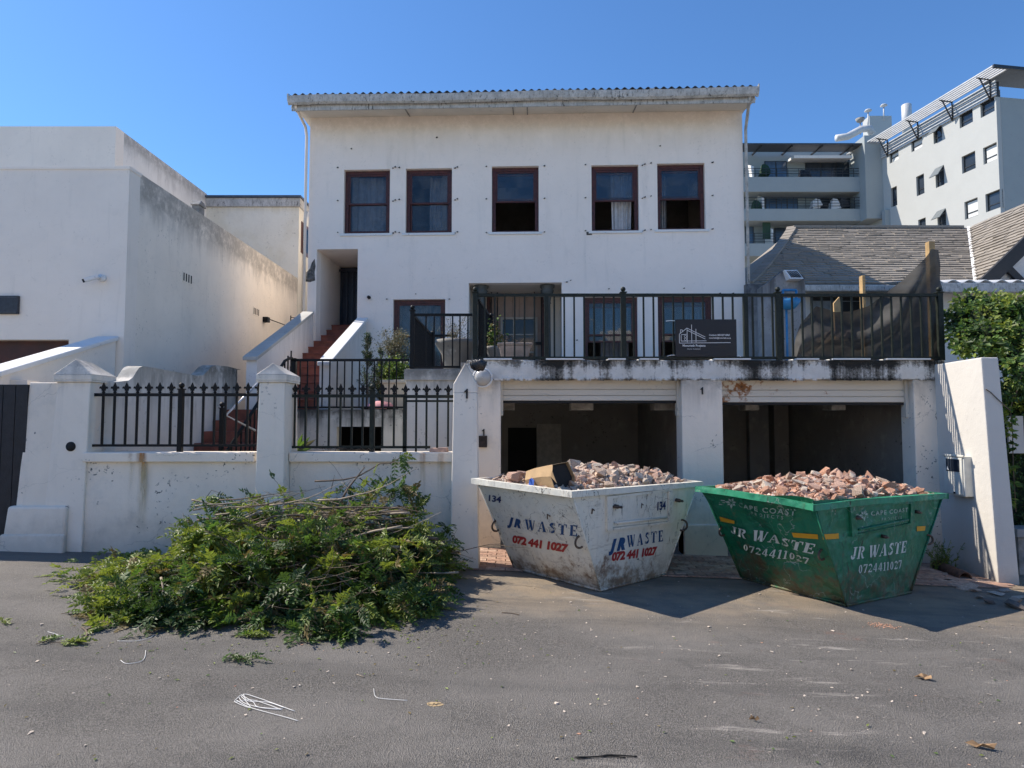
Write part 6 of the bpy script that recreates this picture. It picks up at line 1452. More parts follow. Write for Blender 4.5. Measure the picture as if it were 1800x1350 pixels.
m = MB(); cc = P(934, 847, 6.62); m.add([cc + Vector((-.03,0,-.05)), cc + Vector((.02,-.02,-.055)), cc + Vector((.03,.03,.02)), cc + Vector((.0,.05,.035)), cc + Vector((-.02,.03,.02))], [(0,1,2,3,4)]); o = build(m, 'plastic_scrap', BLS); q_ = o.modifiers.new('t', 'SOLIDIFY'); q_.thickness = .01; tag(o, 'royal blue plastic scrap tucked beside the cardboard on the white skip', 'scrap')
# ------------------------------------------------------------------ leaves
def leafmat(name, col, tr=.35, rough=.52, var=.35):
    k = N(name); g_ = k.n('ShaderNodeNewGeometry'); rd = g_.outputs['Random Per Island']
    c = k.mix(rd, tuple(x*(1-var) for x in col), tuple(x*(1+var) for x in col)); c = k.mix(k.ramp(k.noise(k.co(), 5, 3), .35, .7, 0, .35), c, (col[0]*1.5 + .01, col[1]*1.15, col[2]*.7))
    k.fin(c, rough, None, 0, .5); tl = k.n('ShaderNodeBsdfTranslucent'); k.put(k.mix(.5, c, (col[0]*2.2, col[1]*2.0, col[2]*.8)), tl.inputs[0])
    mx = k.n('ShaderNodeMixShader'); mx.inputs[0].default_value = tr; k.put(k.b.outputs[0], mx.inputs[1]); k.put(tl.outputs[0], mx.inputs[2]); k.put(mx.outputs[0], k.out.inputs[0]); return k.m
L_DK = leafmat('leaf_dark', (.042,.086,.023)); L_MD = leafmat('leaf_mid', (.078,.155,.034)); L_YL = leafmat('leaf_yellow_green', (.165,.225,.045)); L_DRY = leafmat('leaf_dry', (.16,.13,.055), .2, .7); L_OLV = leafmat('leaf_olive_grey', (.12,.13,.09), .2, .6)
L_CYP = leafmat('leaf_cypress', (.030,.050,.025), .15, .7); LMS = [L_DK, L_MD, L_YL, L_DRY]
BARK = plain('twig_bark', (.14,.105,.075), .85, .4, 14, .003); BARKP = plain('pale_cut_twig', (.32,.26,.19), .8, .3, 14, .003)
def nrmz(a): return a / np.maximum(1e-9, np.linalg.norm(a, axis=-1, keepdims=True))
def diamonds(C, D, Nn, L, Wd, fold=.25):
    """leaf blades: centre base C, direction D, normal Nn"""
    S_ = nrmz(np.cross(D, Nn)); Nn = np.cross(S_, D)
    L = L[:, None]; Wd = Wd[:, None]
    a = C; b = C + D*L*.45 + S_*Wd + Nn*Wd*fold; c = C + D*L - Nn*L*.12; d = C + D*L*.45 - S_*Wd + Nn*Wd*fold
    n = len(C); V = np.stack([a, b, c, d], 1).reshape(-1, 3); i = np.arange(n)*4
    return V, np.stack([i, i+1, i+2, i+3], 1)
def sprays(base, dirs, L=.2, npair=7, ll=.05, lw=.010, droop=.35, seed=0):
    """compound leaves: a bowed stalk with paired leaflets"""
    g = np.random.default_rng(seed); n = len(base); L = L*g.uniform(.6, 1.25, n)
    up = nrmz(np.tile([0,0,1.], (n,1)) + g.normal(0, .55, (n,3))); side = nrmz(np.cross(dirs, up)); up = np.cross(side, dirs)
    Cs = []; Ds = []; Ns = []; Ls = []; Ws = []; own = []
    for k in range(npair):
        t = (k+1)/(npair); p = base + dirs*(L*t)[:, None]*.95; p = p + np.array([0,0,-1.])*(droop*L*t*t)[:, None]
        sc = math.sin(math.pi*(.18 + .72*t))
        for s in (-1, 1):
            d = nrmz(dirs*.55 + side*s*1.0 + up*g.uniform(-.1, .35, (n,1)) + g.normal(0, .12, (n,3)) - np.array([0,0,.25*t]))
            Cs.append(p); Ds.append(d); Ns.append(nrmz(up + g.normal(0, .25, (n,3)))); Ls.append(np.full(n, ll)*sc*g.uniform(.8, 1.2, n)); Ws.append(np.full(n, lw)*g.uniform(.8, 1.2, n)); own.append(np.arange(n))
    p = base + dirs*L[:, None]*.95 - np.array([0,0,1.])*(droop*L)[:, None]; Cs.append(p); Ds.append(nrmz(dirs - np.array([0,0,.4]))); Ns.append(up); Ls.append(np.full(n, ll)); Ws.append(np.full(n, lw)); own.append(np.arange(n))
    V, Fq = diamonds(np.concatenate(Cs), np.concatenate(Ds), np.concatenate(Ns), np.concatenate(Ls), np.concatenate(Ws)); own = np.concatenate(own)
    # stalk as thin ribbon
    q0 = base; q1 = base + dirs*(L*.5)[:, None] - np.array([0,0,1.])*(droop*L*.25)[:, None]; q2 = p
    w = side*.0022; VV = np.concatenate([V, np.stack([q0-w, q0+w, q1+w, q1-w, q1-w, q1+w, q2+w*.5, q2-w*.5], 1).reshape(-1,3)]); i = len(V) + np.arange(n)*8
    FF = np.concatenate([Fq, np.stack([i, i+1, i+2, i+3], 1), np.stack([i+4, i+5, i+6, i+7], 1)]); own = np.concatenate([own, np.arange(n), np.arange(n)])
    return VV, FF, own
def np_obj(name, V, Fq, mats, mi, parent=None, stuff=True):
    off = np.array(wloc(parent)) if parent is not None else np.zeros(3)
    o = bpy.data.objects.new(name, np_mesh(name, V - off, Fq, mats, mi)); COL.objects.link(o)
    if parent is not None: o.parent = parent
    if stuff: o['kind'] = 'stuff'
    return o

# ------------------------------------------------------------------ pile of cut branches
pile = thing('branch_pile', 'big heap of freshly cut leafy branches dumped on the road against the street wall', 'branch pile', tuple(PG(500, 1010)))
fl_, fr__ = PG(170, 1045), PG(300, 1112)
# footprint and height of the mound, in metres
def mound(x, y):
    g0 = gz(x); cx = (x + 1.90)/1.34
    front = 5.22 + .22*abs(cx)**2*1.0 + (.35 if x > -1.2 else 0)*max(0, min(1, (x + 1.2)/.9)) + .12*math.sin(x*5); back = 7.5
    if y < front or y > back: return g0
    ty = (y - front)/(back - front)
    hy = min(1, (ty/.55))**.75 if ty < .55 else 1 - .25*(ty - .55)/.45
    hx = max(0, 1 - abs(cx)**3.4)
    if x < -3.0: hx = max(hx, .10*max(0, 1 - (-3.0 - x)/1.3)) if ty > .2 else hx
    ridge = 1.0 + .13*math.sin(x*3.1 + 1) + .10*math.sin(x*7.3)
    return g0 + .74*hx*hy*ridge*(.75 if x > -1.1 else 1)
rb = random.Random(5)
nodes = []                                       # leafy points: position, direction, kind weight
def branch(p, d, L, r0, curl, segs=9, gravity=.0):
    pts = [Vector(p)]; d = Vector(d).normalized(); side = Vector((rb.uniform(-1,1), rb.uniform(-1,1), rb.uniform(-.4,.6)))*curl
    for i in range(segs):
        d = (d + side*(.25) + Vector((rb.gauss(0,.10), rb.gauss(0,.10), rb.gauss(0,.07) - gravity))).normalized()
        q = pts[-1] + d*(L/segs); g0 = gz(q.x) + .012
        if q.z < g0: q.z = g0; d.z = abs(d.z)*.2
        q.y = min(q.y, 7.50)
        pts.append(q)
    return pts, [max(.0022, r0*(1 - .85*i/segs)) for i in range(segs+1)]
TWG = plain('brown_twigs', (.20,.15,.105), .85, .4, 14, .002); twigs = MB(); nbig = 0
BPS = []
def add_branch(p, d, L, r0, curl, big=False, leafy=1., leaf_from=.35, gravity=0., mat=None):
    global nbig
    pts, rad = branch(p, d, L, r0, curl, 10 if big else 6, gravity)
    if big and nbig < 130:
        m = MB(); m.tube(pts, rad, 7); build(m, 'branch', mat or (BARK if rb.random() < .7 else BARKP), pile); nbig += 1
    else: twigs.tube(pts, rad, 4, True, False)
    n = len(pts)
    for i in range(n-1):
        if i/(n-1) < leaf_from: continue
        k = 2 + (rb.random() < .5)
        for _ in range(int(round(k*leafy))):
            t = rb.random(); q = pts[i].lerp(pts[i+1], t); dd = (pts[i+1]-pts[i]).normalized(); dd = (dd*.7 + Vector((rb.gauss(0,.6), rb.gauss(0,.6), rb.gauss(.1,.45)))).normalized(); nodes.append((q, dd))
    return pts
def sub(pts, n, L, r0, big=False, leafy=1., gravity=.04):
    for _ in range(n):
        i = rb.randrange(2, len(pts)-1); d0 = (pts[i+1]-pts[i-1]).normalized(); d = (d0 + Vector((rb.gauss(0,.6), rb.gauss(0,.6), rb.gauss(.05,.35)))).normalized(); add_branch(pts[i], d, L*rb.uniform(.6,1.2), r0, .35, big, leafy, .1, gravity)
# main boughs lying across the heap
for i in range(46):
    x = rb.uniform(-2.8, -.9); y = rb.uniform(5.7, 7.3); top = mound(x, y); z = gz(x) + (top - gz(x))*rb.uniform(.25, .95); s_ = rb.choice((-1, 1))
    d = Vector((s_*rb.uniform(.5, 1), rb.uniform(-.5, .35), rb.uniform(-.12, .22))); p = Vector((x, y, z)) - d.normalized()*.5
    p.x = max(-4.1, min(-.5, p.x)); p.y = min(7.4, p.y); pts = add_branch(p, d, rb.uniform(.8, 1.5), rb.uniform(.008, .017), .22, True, .5, .55, .02); sub(pts, 3, .42, .005, False, .9)
# bare bleached sticks over the crown of the heap
for i in range(64):
    px = rb.uniform(400, 700); py = rb.uniform(880, 955); q = P(px, py, rb.uniform(6.2, 6.9)); s_ = rb.choice((-1, 1)); d = Vector((s_, rb.uniform(-.3, .3), rb.uniform(-.08, .10)))
    add_branch(q - d*.4, d, rb.uniform(.5, 1.1), rb.uniform(.004, .012), .24, True, .10, .8, 0, BARKP if rb.random() < .55 else BARK)
# measured single sticks that stand out against the wall
def stick(pp, r0, Y0, Y1, mat=BARK, name='branch'):
    pts = [P(px, py, Y0 + (Y1-Y0)*i/(len(pp)-1)) for i, (px, py) in enumerate(pp)]; m = MB(); m.tube(pts, [r0*(1 - .6*i/(len(pts)-1)) for i in range(len(pts))], 7); build(m, name, mat, pile); return pts
s1 = stick([(585, 900), (600, 880), (612, 858), (628, 838), (641, 821)], .016, 6.9, 7.1)
s2 = stick([(553, 846), (580, 845), (605, 843), (628, 838), (650, 826), (668, 815), (685, 814), (700, 807), (706, 801)], .010, 7.0, 7.2)
s3 = stick([(572, 868), (592, 862), (610, 853), (620, 842)], .007, 6.95, 7.05); s4 = stick([(632, 840), (645, 850), (658, 860), (672, 862), (690, 860), (722, 858)], .007, 7.05, 7.1)
s5 = stick([(582, 860), (586, 845), (588, 835)], .005, 7, 7); s6 = stick([(672, 905), (682, 888), (692, 875), (704, 860)], .006, 6.9, 7.0); s7 = stick([(700, 930), (735, 928), (762, 925), (782, 922)], .004, 6.9, 7.0)
s8 = stick([(430, 912), (450, 902), (480, 897), (520, 893), (560, 896)], .013, 6.3, 6.6, BARKP); s9 = stick([(445, 925), (480, 908), (520, 905), (560, 912), (590, 905), (600, 890)], .012, 6.2, 6.5, BARK)
s10 = stick([(310, 960), (322, 940), (318, 925), (328, 915)], .005, 6.6, 6.7, BARKP); s11 = stick([(400, 925), (380, 940), (365, 955), (358, 975)], .008, 6.2, 6.3, BARK); s12 = stick([(283, 1015), (287, 1035), (286, 1055), (287, 1080)], .010, 5.6, 5.42, BARKP)
s13 = stick([(395, 1052), (420, 1020), (432, 1000), (436, 985)], .008, 5.5, 5.8, BARKP); s14 = stick([(362, 875), (372, 862), (385, 866), (392, 880)], .004, 6.8, 6.8, BARK)
for p_, n_ in ((s2[-1], 7), (s4[-1], 12), (s4[2], 6), (s7[-1], 5), (s6[-1], 16), (s10[-1], 5), (s3[0], 8), (s14[0], 8)):
    for _ in range(n_): nodes.append((p_ + Vector((rb.gauss(0,.035), rb.gauss(0,.03), rb.gauss(0,.03))), Vector((rb.gauss(.2,.5), rb.gauss(-.3,.5), rb.gauss(-.3,.5))).normalized()))
# leafy shoots bursting out of the surface everywhere
for i in range(360):
    x = rb.uniform(-3.2, -.72); y = rb.uniform(5.1, 7.35); t_ = mound(x, y)
    if t_ < gz(x) + .05: continue
    z = gz(x) + (t_ - gz(x))*rb.uniform(.45, 1.0); d = Vector(((x + 2.1)*.45 + rb.gauss(0,.5), -.45 + rb.gauss(0,.45), rb.gauss(.12,.40)))
    add_branch((x, y, z), d, rb.uniform(.22, .5), rb.uniform(.003, .006), .35, False, .9, .25, .05)
for i in range(240):                             # thin bare twigs all over the surface
    x = rb.uniform(-3.5, -.8); y = rb.uniform(5.2, 7.2); t_ = mound(x, y)
    if t_ < gz(x) + .06: continue
    add_branch((x, y, gz(x) + (t_ - gz(x))*rb.uniform(.8, 1.02)), Vector((rb.gauss(0,1), rb.gauss(-.2,.5), rb.gauss(.12,.22))), rb.uniform(.2, .6), rb.uniform(.0025, .0055), .5, False, .05, .9, .02)
# interior mass and the feathered rim
for i in range(780):
    x = rb.uniform(-3.25, -.72); y = rb.uniform(5.15, 7.3); t_ = mound(x, y)
    if t_ < gz(x) + .04: continue
    nodes.append((Vector((x, y, gz(x) + (t_ - gz(x))*rb.uniform(.05, .92))), Vector((rb.gauss((x+2.1)*.3,.7), rb.gauss(-.3,.7), rb.gauss(0,.5))).normalized()))
for (px, py, n_, sx, sy) in ((180, 1030, 60, 28, 9), (235, 1020, 120, 40, 14), (265, 1050, 70, 34, 10), (320, 1092, 70, 26, 13), (345, 1075, 80, 40, 14), (420, 1092, 60, 60, 7), (690, 1068, 34, 16, 7), (735, 1060, 12, 10, 5), (650, 1075, 30, 26, 8), (770, 1000, 50, 16, 14), (765, 975, 30, 18, 14), (250, 985, 22, 22, 6), (275, 1000, 40, 30, 8), (540, 1095, 40, 50, 6), (610, 1090, 30, 30, 5)):
    for _ in range(n_):
        q = PG(px + rb.gauss(0, sx), py + rb.gauss(0, sy)); z = rb.uniform(.01, .13)
        nodes.append((q + Vector((0, 0, z)), Vector((rb.gauss((px-500)/600,.6), rb.gauss(-.25,.6), rb.gauss(.12,.3))).normalized()))
build(twigs, 'twigs', TWG, pile, stuff=True)
def keepn(p):
    if p.x > -.64 and p.z < .95: return False
    px = 900 + F*p.x/p.y; py = 740 - (p.z - CH)*F/p.y
    if py < 868 and px < 655 and rb.random() < .8: return False
    if px < 330 and p.z > gz(p.x) + .30: return False
    if 425 < px < 680 and 872 < py < 948 and p.y > 5.9 and rb.random() < .68: return False
    return True
nodes = [n_ for n_ in nodes if keepn(n_[0])]
B_ = np.array([tuple(p) for p, d in nodes]); D_ = np.array([tuple(d) for p, d in nodes])
V, Fq, own = sprays(B_, D_, .19, 7, .058, .0125, .30, 3)
gzv = .1 - .034*V[:, 0] + .004; V[:, 2] = np.maximum(V[:, 2], gzv + np.random.default_rng(2).uniform(0, .01, len(V))); V[:, 1] = np.minimum(V[:, 1], 7.585)
hgt = (B_[:, 2] - (.1 - .034*B_[:, 0])); patch_ = np.array([mnoise.noise(Vector((p.x*2.2, p.y*2.2, p.z*2.6))) for p, d in nodes]); rnd_ = np.random.default_rng(4).uniform(0, 1, len(B_))
kind = np.where(patch_ + .5*(rnd_-.5) > .10, 2, np.where(patch_ + .6*(rnd_-.5) > -.06, 1, 0)); kind = np.where(rnd_ > .92, 3, kind); kind = np.where((B_[:, 0] < -3.1) & (rnd_ < .6), 2, kind)
np_obj('foliage', V, Fq, LMS, kind[own], pile)
# bundle of dry brown stalks at the right foot of the heap
db = thing('dry_bundle', 'small tangle of dry straw coloured stalks at the right foot of the branch pile', 'twig bundle', tuple(PG(762, 1062)))
m = MB(); c_ = PG(762, 1066)
for i in range(46):
    a = rb.uniform(0, 6.3); w_ = rb.uniform(.02, .13); pts = [c_ + Vector((w_*math.cos(a)*t + rb.gauss(0,.006) + .02*math.sin(t*5 + i), w_*.7*math.sin(a)*t + rb.gauss(0,.006), .01 + .20*math.sin(t*2.3)*rb.uniform(.5,1))) for t in (0, .25, .5, .75, 1, 1.25)]; m.tube(pts, .0022, 4, True, False)
build(m, 'stalks', plain('dry_stalk', (.30,.20,.12), .8, .3, 20, 0), db, stuff=True)

# ------------------------------------------------------------------ creeper hedge over the right wall
def leafcloud(pts, dirs, name, mats, mi, L=.05, W_=.017, parent=None, seed=1, fold=.3):
    g = np.random.default_rng(seed); n = len(pts); Nn = nrmz(np.array([-.35,-.5,.8]) + g.normal(0, .55, (n,3))); D = nrmz(dirs + g.normal(0, .55, (n,3))); D = nrmz(D - Nn*(D*Nn).sum(1, keepdims=True)*.7)
    V, Fq = diamonds(np.asarray(pts), D, Nn, L*g.uniform(.6, 1.3, n), W_*g.uniform(.7, 1.3, n), fold); return np_obj(name, V, Fq, mats, mi, parent)
hd = thing('creeper_hedge', 'sunlit green creeper spilling over the top of the right wall end', 'hedge', (6.0, 8.6, 2.4))
g = np.random.default_rng(9); pts = []; drs = []
blobs = []
for (px, py, Y, r) in ((1690,560,8.9,.22),(1705,535,9.1,.22),(1700,590,8.5,.20),(1725,560,8.7,.28),(1750,545,8.8,.28),(1780,550,8.6,.28),(1810,550,8.5,.3),(1735,590,8.4,.26),(1765,595,8.4,.26),(1800,600,8.3,.3),(1695,612,8.3,.13),(1720,612,8.2,.14),(1745,612,8.15,.15),(1780,630,8.2,.2),(1800,650,8.1,.22),(1790,680,8.1,.15),(1835,600,8.4,.35),(1840,680,8.3,.3),(1681,590,8.7,.12),(1800,700,8.6,.25),(1815,760,8.6,.25)): blobs.append((P(px, py, Y), r))
for (px, py, Y, r) in ((1772,700,7.95,.06),(1768,720,7.9,.05),(1776,740,7.9,.05),(1774,762,7.88,.04),(1779,785,7.9,.035),(1783,640,7.9,.10),(1790,665,7.9,.10),(1778,820,7.86,.025),(1781,850,7.86,.02),(1780,880,7.8,.02),(1768,860,7.7,.02)): blobs.append((P(px, py, Y), r))
for c, r in blobs:
    n = int(5200*r*r) + 14; v = nrmz(g.normal(0, 1, (n, 3))); rad = r*g.uniform(.55, 1.08, (n,1)); pts.append(np.array(c) + v*rad*np.array([1,1,.85])); drs.append(v + np.array([-.2,-.3,-.3]))
pts = np.concatenate(pts); drs = np.concatenate(drs); keep = ~((pts[:, 2] < rwz) & (pts[:, 0] < 5.80) & (pts[:, 1] > 7.56)); pts, drs = pts[keep], drs[keep]
pn = np.array([mnoise.noise(Vector(tuple(p*3.5))) for p in pts]) + g.normal(0, .15, len(pts))
leafcloud(pts, drs, 'leaves', [L_DK, L_MD, L_YL], np.where(pn > .12, 2, np.where(pn > -.15, 1, 0)), .072, .024, hd)
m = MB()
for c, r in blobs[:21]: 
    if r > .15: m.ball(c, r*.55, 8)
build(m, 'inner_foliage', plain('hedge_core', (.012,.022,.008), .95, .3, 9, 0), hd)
m = MB()
for pp in (((1783,690),(1776,720),(1780,760),(1781,820),(1786,900)), ((1776,722),(1765,712),(1752,700),(1742,690),(1733,684)), ((1800,640),(1790,680),(1784,700))): m.tube([P(a, b, 7.58 if i_ == 1 else 7.9) for i_ in (1 if pp[0][0] == 1776 else 0,) for a, b in pp], .006, 5)
build(m, 'vine_stem', BARK, hd)
# dark hedge and panels beyond the right wall
bhd = thing('shaded_hedge', 'dark shaded hedge beyond the right wall end at the picture edge', 'hedge', (6.9, 9.4, -.1))
n = 5200; pts = np.stack([g.uniform(6.15, 9.5, n), g.uniform(8.55, 8.85, n), g.uniform(.35, 2.3, n)], 1); pn = g.uniform(0, 1, n)
leafcloud(pts, g.normal(0, 1, (n,3)), 'leaves', [L_DK, L_MD], (pn > .8).astype(int), .06, .02, bhd, 5)
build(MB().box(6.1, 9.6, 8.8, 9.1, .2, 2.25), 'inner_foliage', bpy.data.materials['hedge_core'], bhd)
lw = thing('low_wall', 'low grey wall with a lighter coping at the right picture edge', 'wall', (6.6, 8.0, -.1))
build(MB().box(Xat(1779, 8.1), 9.5, 8.1, 8.3, -.4, Zat(945, 8.1)), 'wall_body', CONC, lw); build(MB().box(Xat(1778, 8.05), 9.55, 8.05, 8.35, Zat(945, 8.05), Zat(930, 8.05)), 'coping', DIRTYW, lw, bevel=.01)
wp = build(MB().box(Xat(1770, 8.4), Xat(1797, 8.4), 8.40, 8.43, Zat(797, 8.4), Zat(731, 8.4)), 'pale_board', LITW, None, bevel=.005); tag(wp, 'small pale panel fixed in the dark hedge right of the creeper', 'board')
# rubble and broken kerb at the foot of the right wall
rk = thing('broken_kerb', 'broken concrete and stones at the foot of the right wall end', 'rubble', tuple(PG(1740, 1045)))
for (px, py, s_, k_) in ((1700,1035,.20,'tan'),(1672,1022,.12,'grey'),(1722,1052,.10,'grey'),(1752,1046,.14,'cream'),(1778,1058,.16,'tan'),(1795,1052,.12,'cream'),(1765,1040,.10,'grey'),(1790,1070,.18,'dark'),(1740,1062,.12,'dark'),(1660,1012,.09,'tan'),(1650,1003,.07,'grey'),(1715,1040,.10,'tan')):
    q = PG(px, py); inst('stone', random.choice(RME[k_]), rk, q + Vector((0,0,.02)) - wloc(rk), (random.uniform(-.3,.3), random.uniform(-.3,.3), random.uniform(0,6)), (s_*1.4, s_, s_*.5))
PIPEM = plain('rusty_drain_pipe', (.11,.06,.04), .8, .4, 20, .004)
q = P(1694, 1016, 7.75); m = MB(); m.tube([(q.x+.05, 8.3, q.z+.02), (q.x, 7.72, q.z)], .075, 14, True, False); pp_ = thing('drain_pipe', 'rusty round drain pipe mouth at the foot of the sunlit wall end', 'pipe', tuple(q)); o = build(m, 'pipe', PIPEM, pp_); q_ = o.modifiers.new('t', 'SOLIDIFY'); q_.thickness = .012
build(MB().tube([(q.x+.02, 8.0, q.z+.01), (q.x+.02, 7.98, q.z+.01)], .07, 14), 'pipe_dark', DARK, pp_)
# weed growing by the right pier
wd = thing('weed', 'wispy green weed growing at the foot of the right garage pier', 'weed', tuple(PG(1655, 1000)))
c_ = PG(1655, 1003); V_ = []; 
m = MB(); wp_ = []; wdn = []
for i in range(34):
    a = rb.uniform(0, 6.3); l_ = rb.uniform(.12, .38); b_ = c_ + Vector((rb.gauss(0,.06), rb.gauss(0,.04), 0)); pts_ = [b_ + Vector((math.cos(a)*.12*t*t, math.sin(a)*.08*t*t, l_*t)) for t in (0, .35, .7, 1)]; m.tube(pts_, .0022, 4, True, False)
    for _ in range(12): t = rb.uniform(.1, 1); wp_.append(tuple(b_ + Vector((math.cos(a)*.12*t*t, math.sin(a)*.08*t*t, l_*t)))); wdn.append((math.cos(a), math.sin(a), .8))
build(m, 'stems', L_YL, wd, stuff=True); leafcloud(np.array(wp_), np.array(wdn), 'leaves', [L_YL, L_MD], rng.integers(0, 2, len(wp_)), .045, .006, wd, 8)

# ------------------------------------------------------------------ shrubs, pots and planters behind the fence
def cypress(px, pt, pb_, w_px, Y, label):
    t = thing('conifer_shrub', label, 'shrub', tuple(P(px, pb_, Y))); g2 = np.random.default_rng(int(px)); P_ = []; Dd = []; m = MB()
    zt_, zb_ = Zat(pt, Y), Zat(pb_, Y); x = Xat(px, Y); w = w_px/F*Y/2
    for i in range(42):
        zz_ = zb_ + (zt_-zb_)*g2.uniform(.05, .95); a = g2.uniform(0, 6.28); r_ = w*(1.15 - (zz_-zb_)/(zt_-zb_))*g2.uniform(.5, 1); b_ = Vector((x, Y, zz_)); tp = b_ + Vector((r_*math.cos(a), r_*math.sin(a), r_*g2.uniform(.6, 1.5) + .06)); m.tube([b_, b_.lerp(tp, .5) - Vector((0,0,.02)), tp], .004, 4, True, False)
        for k in range(44): q = b_.lerp(tp, g2.uniform(.25, 1.05)) + Vector(tuple(g2.normal(0, .018, 3))); P_.append(tuple(q)); Dd.append(tuple((tp-b_).normalized() + Vector((0,0,.5))))
    m.tube([(x, Y, zb_ - .1), (x, Y, zt_ - .1)], [.02, .006], 6, True, False); build(m, 'stems', BARK, t); leafcloud(np.array(P_), np.array(Dd), 'foliage', [L_CYP, L_DK], (g2.uniform(0,1,len(P_)) > .75).astype(int), .045, .007, t, int(px)); return t
cypress(645, 590, 715, 44, 11.5, 'dark spiky conifer shrub left of the olive bush behind the landing railing')
cypress(668, 610, 715, 34, 11.9, 'shorter dark conifer shrub between the taller conifer and the olive bush')
ob = thing('olive_bush', 'silvery grey olive bush with curling stems in front of the curtained window', 'bush', tuple(P(697, 640, 12.2))); P_ = []; Dd = []; m = MB(); g2 = np.random.default_rng(22)
for i in range(60):
    c_ = P(697 + g2.normal(0, 13), 606 + g2.normal(0, 15), 12.2 + g2.normal(0, .15)); m.tube([P(694, 660, 12.2), P(694 + g2.normal(0, 5), 632, 12.2), c_], .005, 4, True, False)
    for k in range(36): P_.append(tuple(c_ + Vector(tuple(g2.normal(0, .055, 3))))); Dd.append(tuple(g2.normal(0, 1, 3) + np.array([0,0,.3])))
build(m, 'stems', BARKP, ob); leafcloud(np.array(P_), np.array(Dd), 'foliage', [L_OLV, L_DRY], (g2.uniform(0,1,len(P_)) > .8).astype(int), .055, .009, ob, 23)
P_ = []; Dd = []; gb = thing('leafy_bush', 'low green bush in the cream planter under the olive bush', 'bush', tuple(P(690, 665, 11.7)))
for i in range(1500): P_.append(tuple(P(692 + g2.normal(0, 12), 652 + g2.normal(0, 10), 11.8 + g2.normal(0, .12)))); Dd.append(tuple(g2.normal(0, 1, 3)))
leafcloud(np.array(P_), np.array(Dd), 'leaves', [L_MD, L_YL, L_DK], g2.integers(0, 3, 1500), .06, .018, gb, 31); build(MB().tube([P(690, 672, 11.8), P(692, 650, 11.8)], .012), 'stem', BARK, gb)
CRM = plaster('cream_planter_paint', base=(.70,.64,.50), mottle=.2)
pl_ = thing('cream_planter', 'cream moulded planter on the landing below the green bush', 'planter', tuple(P(692, 716, 11.6)))
a_, b_ = P(672, 668, 11.5), P(712, 717, 11.5); build(MB().hexa([(a_.x+.04, 11.5, 1.95), (b_.x-.04, 11.5, 1.95), (b_.x-.04, 11.95, 1.95), (a_.x+.04, 11.95, 1.95)], [(a_.x, 11.45, a_.z-.06), (b_.x, 11.45, a_.z-.06), (b_.x, 12, a_.z-.06), (a_.x, 12, a_.z-.06)]), 'body', CRM, pl_, bevel=.01)
build(MB().box(a_.x-.02, b_.x+.02, 11.42, 12.03, a_.z-.058, a_.z), 'rim', CRM, pl_, bevel=.012)
PINK = plain('pink_cloth', (.62,.30,.32), .8, .2, 5, .004); a_ = P(668, 708, 11.3); m = MB(); m.lathe((a_.x, 11.3, 1.955), [(.26,0), (.25,.05), (.18,.11), (.05,.14)], 12)
ps = thing('pink_cushion', 'faded pink cushion lying on a black tray at the landing edge', 'cushion', (a_.x, 11.3, 1.955)); build(m, 'cushion', PINK, ps); build(MB().box(a_.x-.28, a_.x+.28, 11.1, 11.5, 1.948, 1.975), 'tray', IRON, ps, bevel=.01)
STONE = plaster('weathered_stone_bowl', base=(.30,.285,.26), mottle=.6, chips=1.2, bumpd=.02)
def bowl(px, pyt, Y, label, zb_, r, h):
    t = thing('stone_planter', label, 'planter', (Xat(px, Y), Y, zb_)); x = Xat(px, Y); build(MB().lathe((x, Y, zb_), [(r*.5,0), (r*.62,.04), (r*.72,h*.55), (r*.98,h*.85), (r*1.02,h*.9), (r*1.0,h), (r*.9,h), (r*.85,h*.85), (.01,h*.8)], 20), 'bowl', STONE, t); return t, x
sb, bxx = bowl(803, 592, 10.1, 'large rough stone bowl with dry stems behind the side railing', pz, .33, .48)
m = MB(); P_ = []; Dd = []
for i in range(16):
    a = g2.uniform(0, 6.28); tp = Vector((bxx + g2.normal(0, .16), 10.1 + g2.normal(0,.1), pz + .48 + g2.uniform(.1, .5))); b_ = Vector((bxx + g2.normal(0,.08), 10.1, pz + .40)); m.tube([b_, b_.lerp(tp, .5) + Vector(tuple(g2.normal(0,.03,3))), tp], .003, 4, True, False)
    for k in range(30): P_.append(tuple(b_.lerp(tp, g2.uniform(.2, .9)) + Vector(tuple(g2.normal(0,.03,3))))); Dd.append((0,0,1))
build(m, 'dry_stems', BARK, sb); leafcloud(np.array(P_), np.array(Dd), 'dry_leaves', [L_DRY, L_OLV], g2.integers(0, 2, len(P_)), .03, .007, sb, 41)
TERR = plain('pinkish_concrete_planter', (.33,.27,.235), .85, .2, 9, .004)
rp_ = thing('trough_planter', 'rectangular concrete trough with a dead plant on the terrace edge near the left end', 'planter', tuple(P(902, 628, 9.2)))
a_, b_ = P(877, 611, 9.1), P(933, 628, 9.1); build(MB().hexa([(a_.x+.05, 9.0, bt), (b_.x-.05, 9.0, bt), (b_.x-.05, 9.3, bt), (a_.x+.05, 9.3, bt)], [(a_.x, 8.96, a_.z+.02), (b_.x, 8.96, a_.z+.02), (b_.x, 9.34, a_.z+.02), (a_.x, 9.34, a_.z+.02)]), 'trough', TERR, rp_, bevel=.01)
build(MB().box(a_.x-.02, b_.x+.02, 8.94, 9.36, a_.z+.021, a_.z+.055), 'rim', TERR, rp_, bevel=.01)
m = MB()
for i in range(14): b_ = Vector((a_.x + .12 + g2.uniform(0,.15), 9.15, a_.z + .05)); m.tube([b_, b_ + Vector(tuple(g2.normal(0,.05,3))) + Vector((0,0,.06)), b_ + Vector((g2.normal(0,.08), 0, g2.uniform(.03,.12)))], .004, 4, True, False)
build(m, 'dead_plant', BARK, rp_)
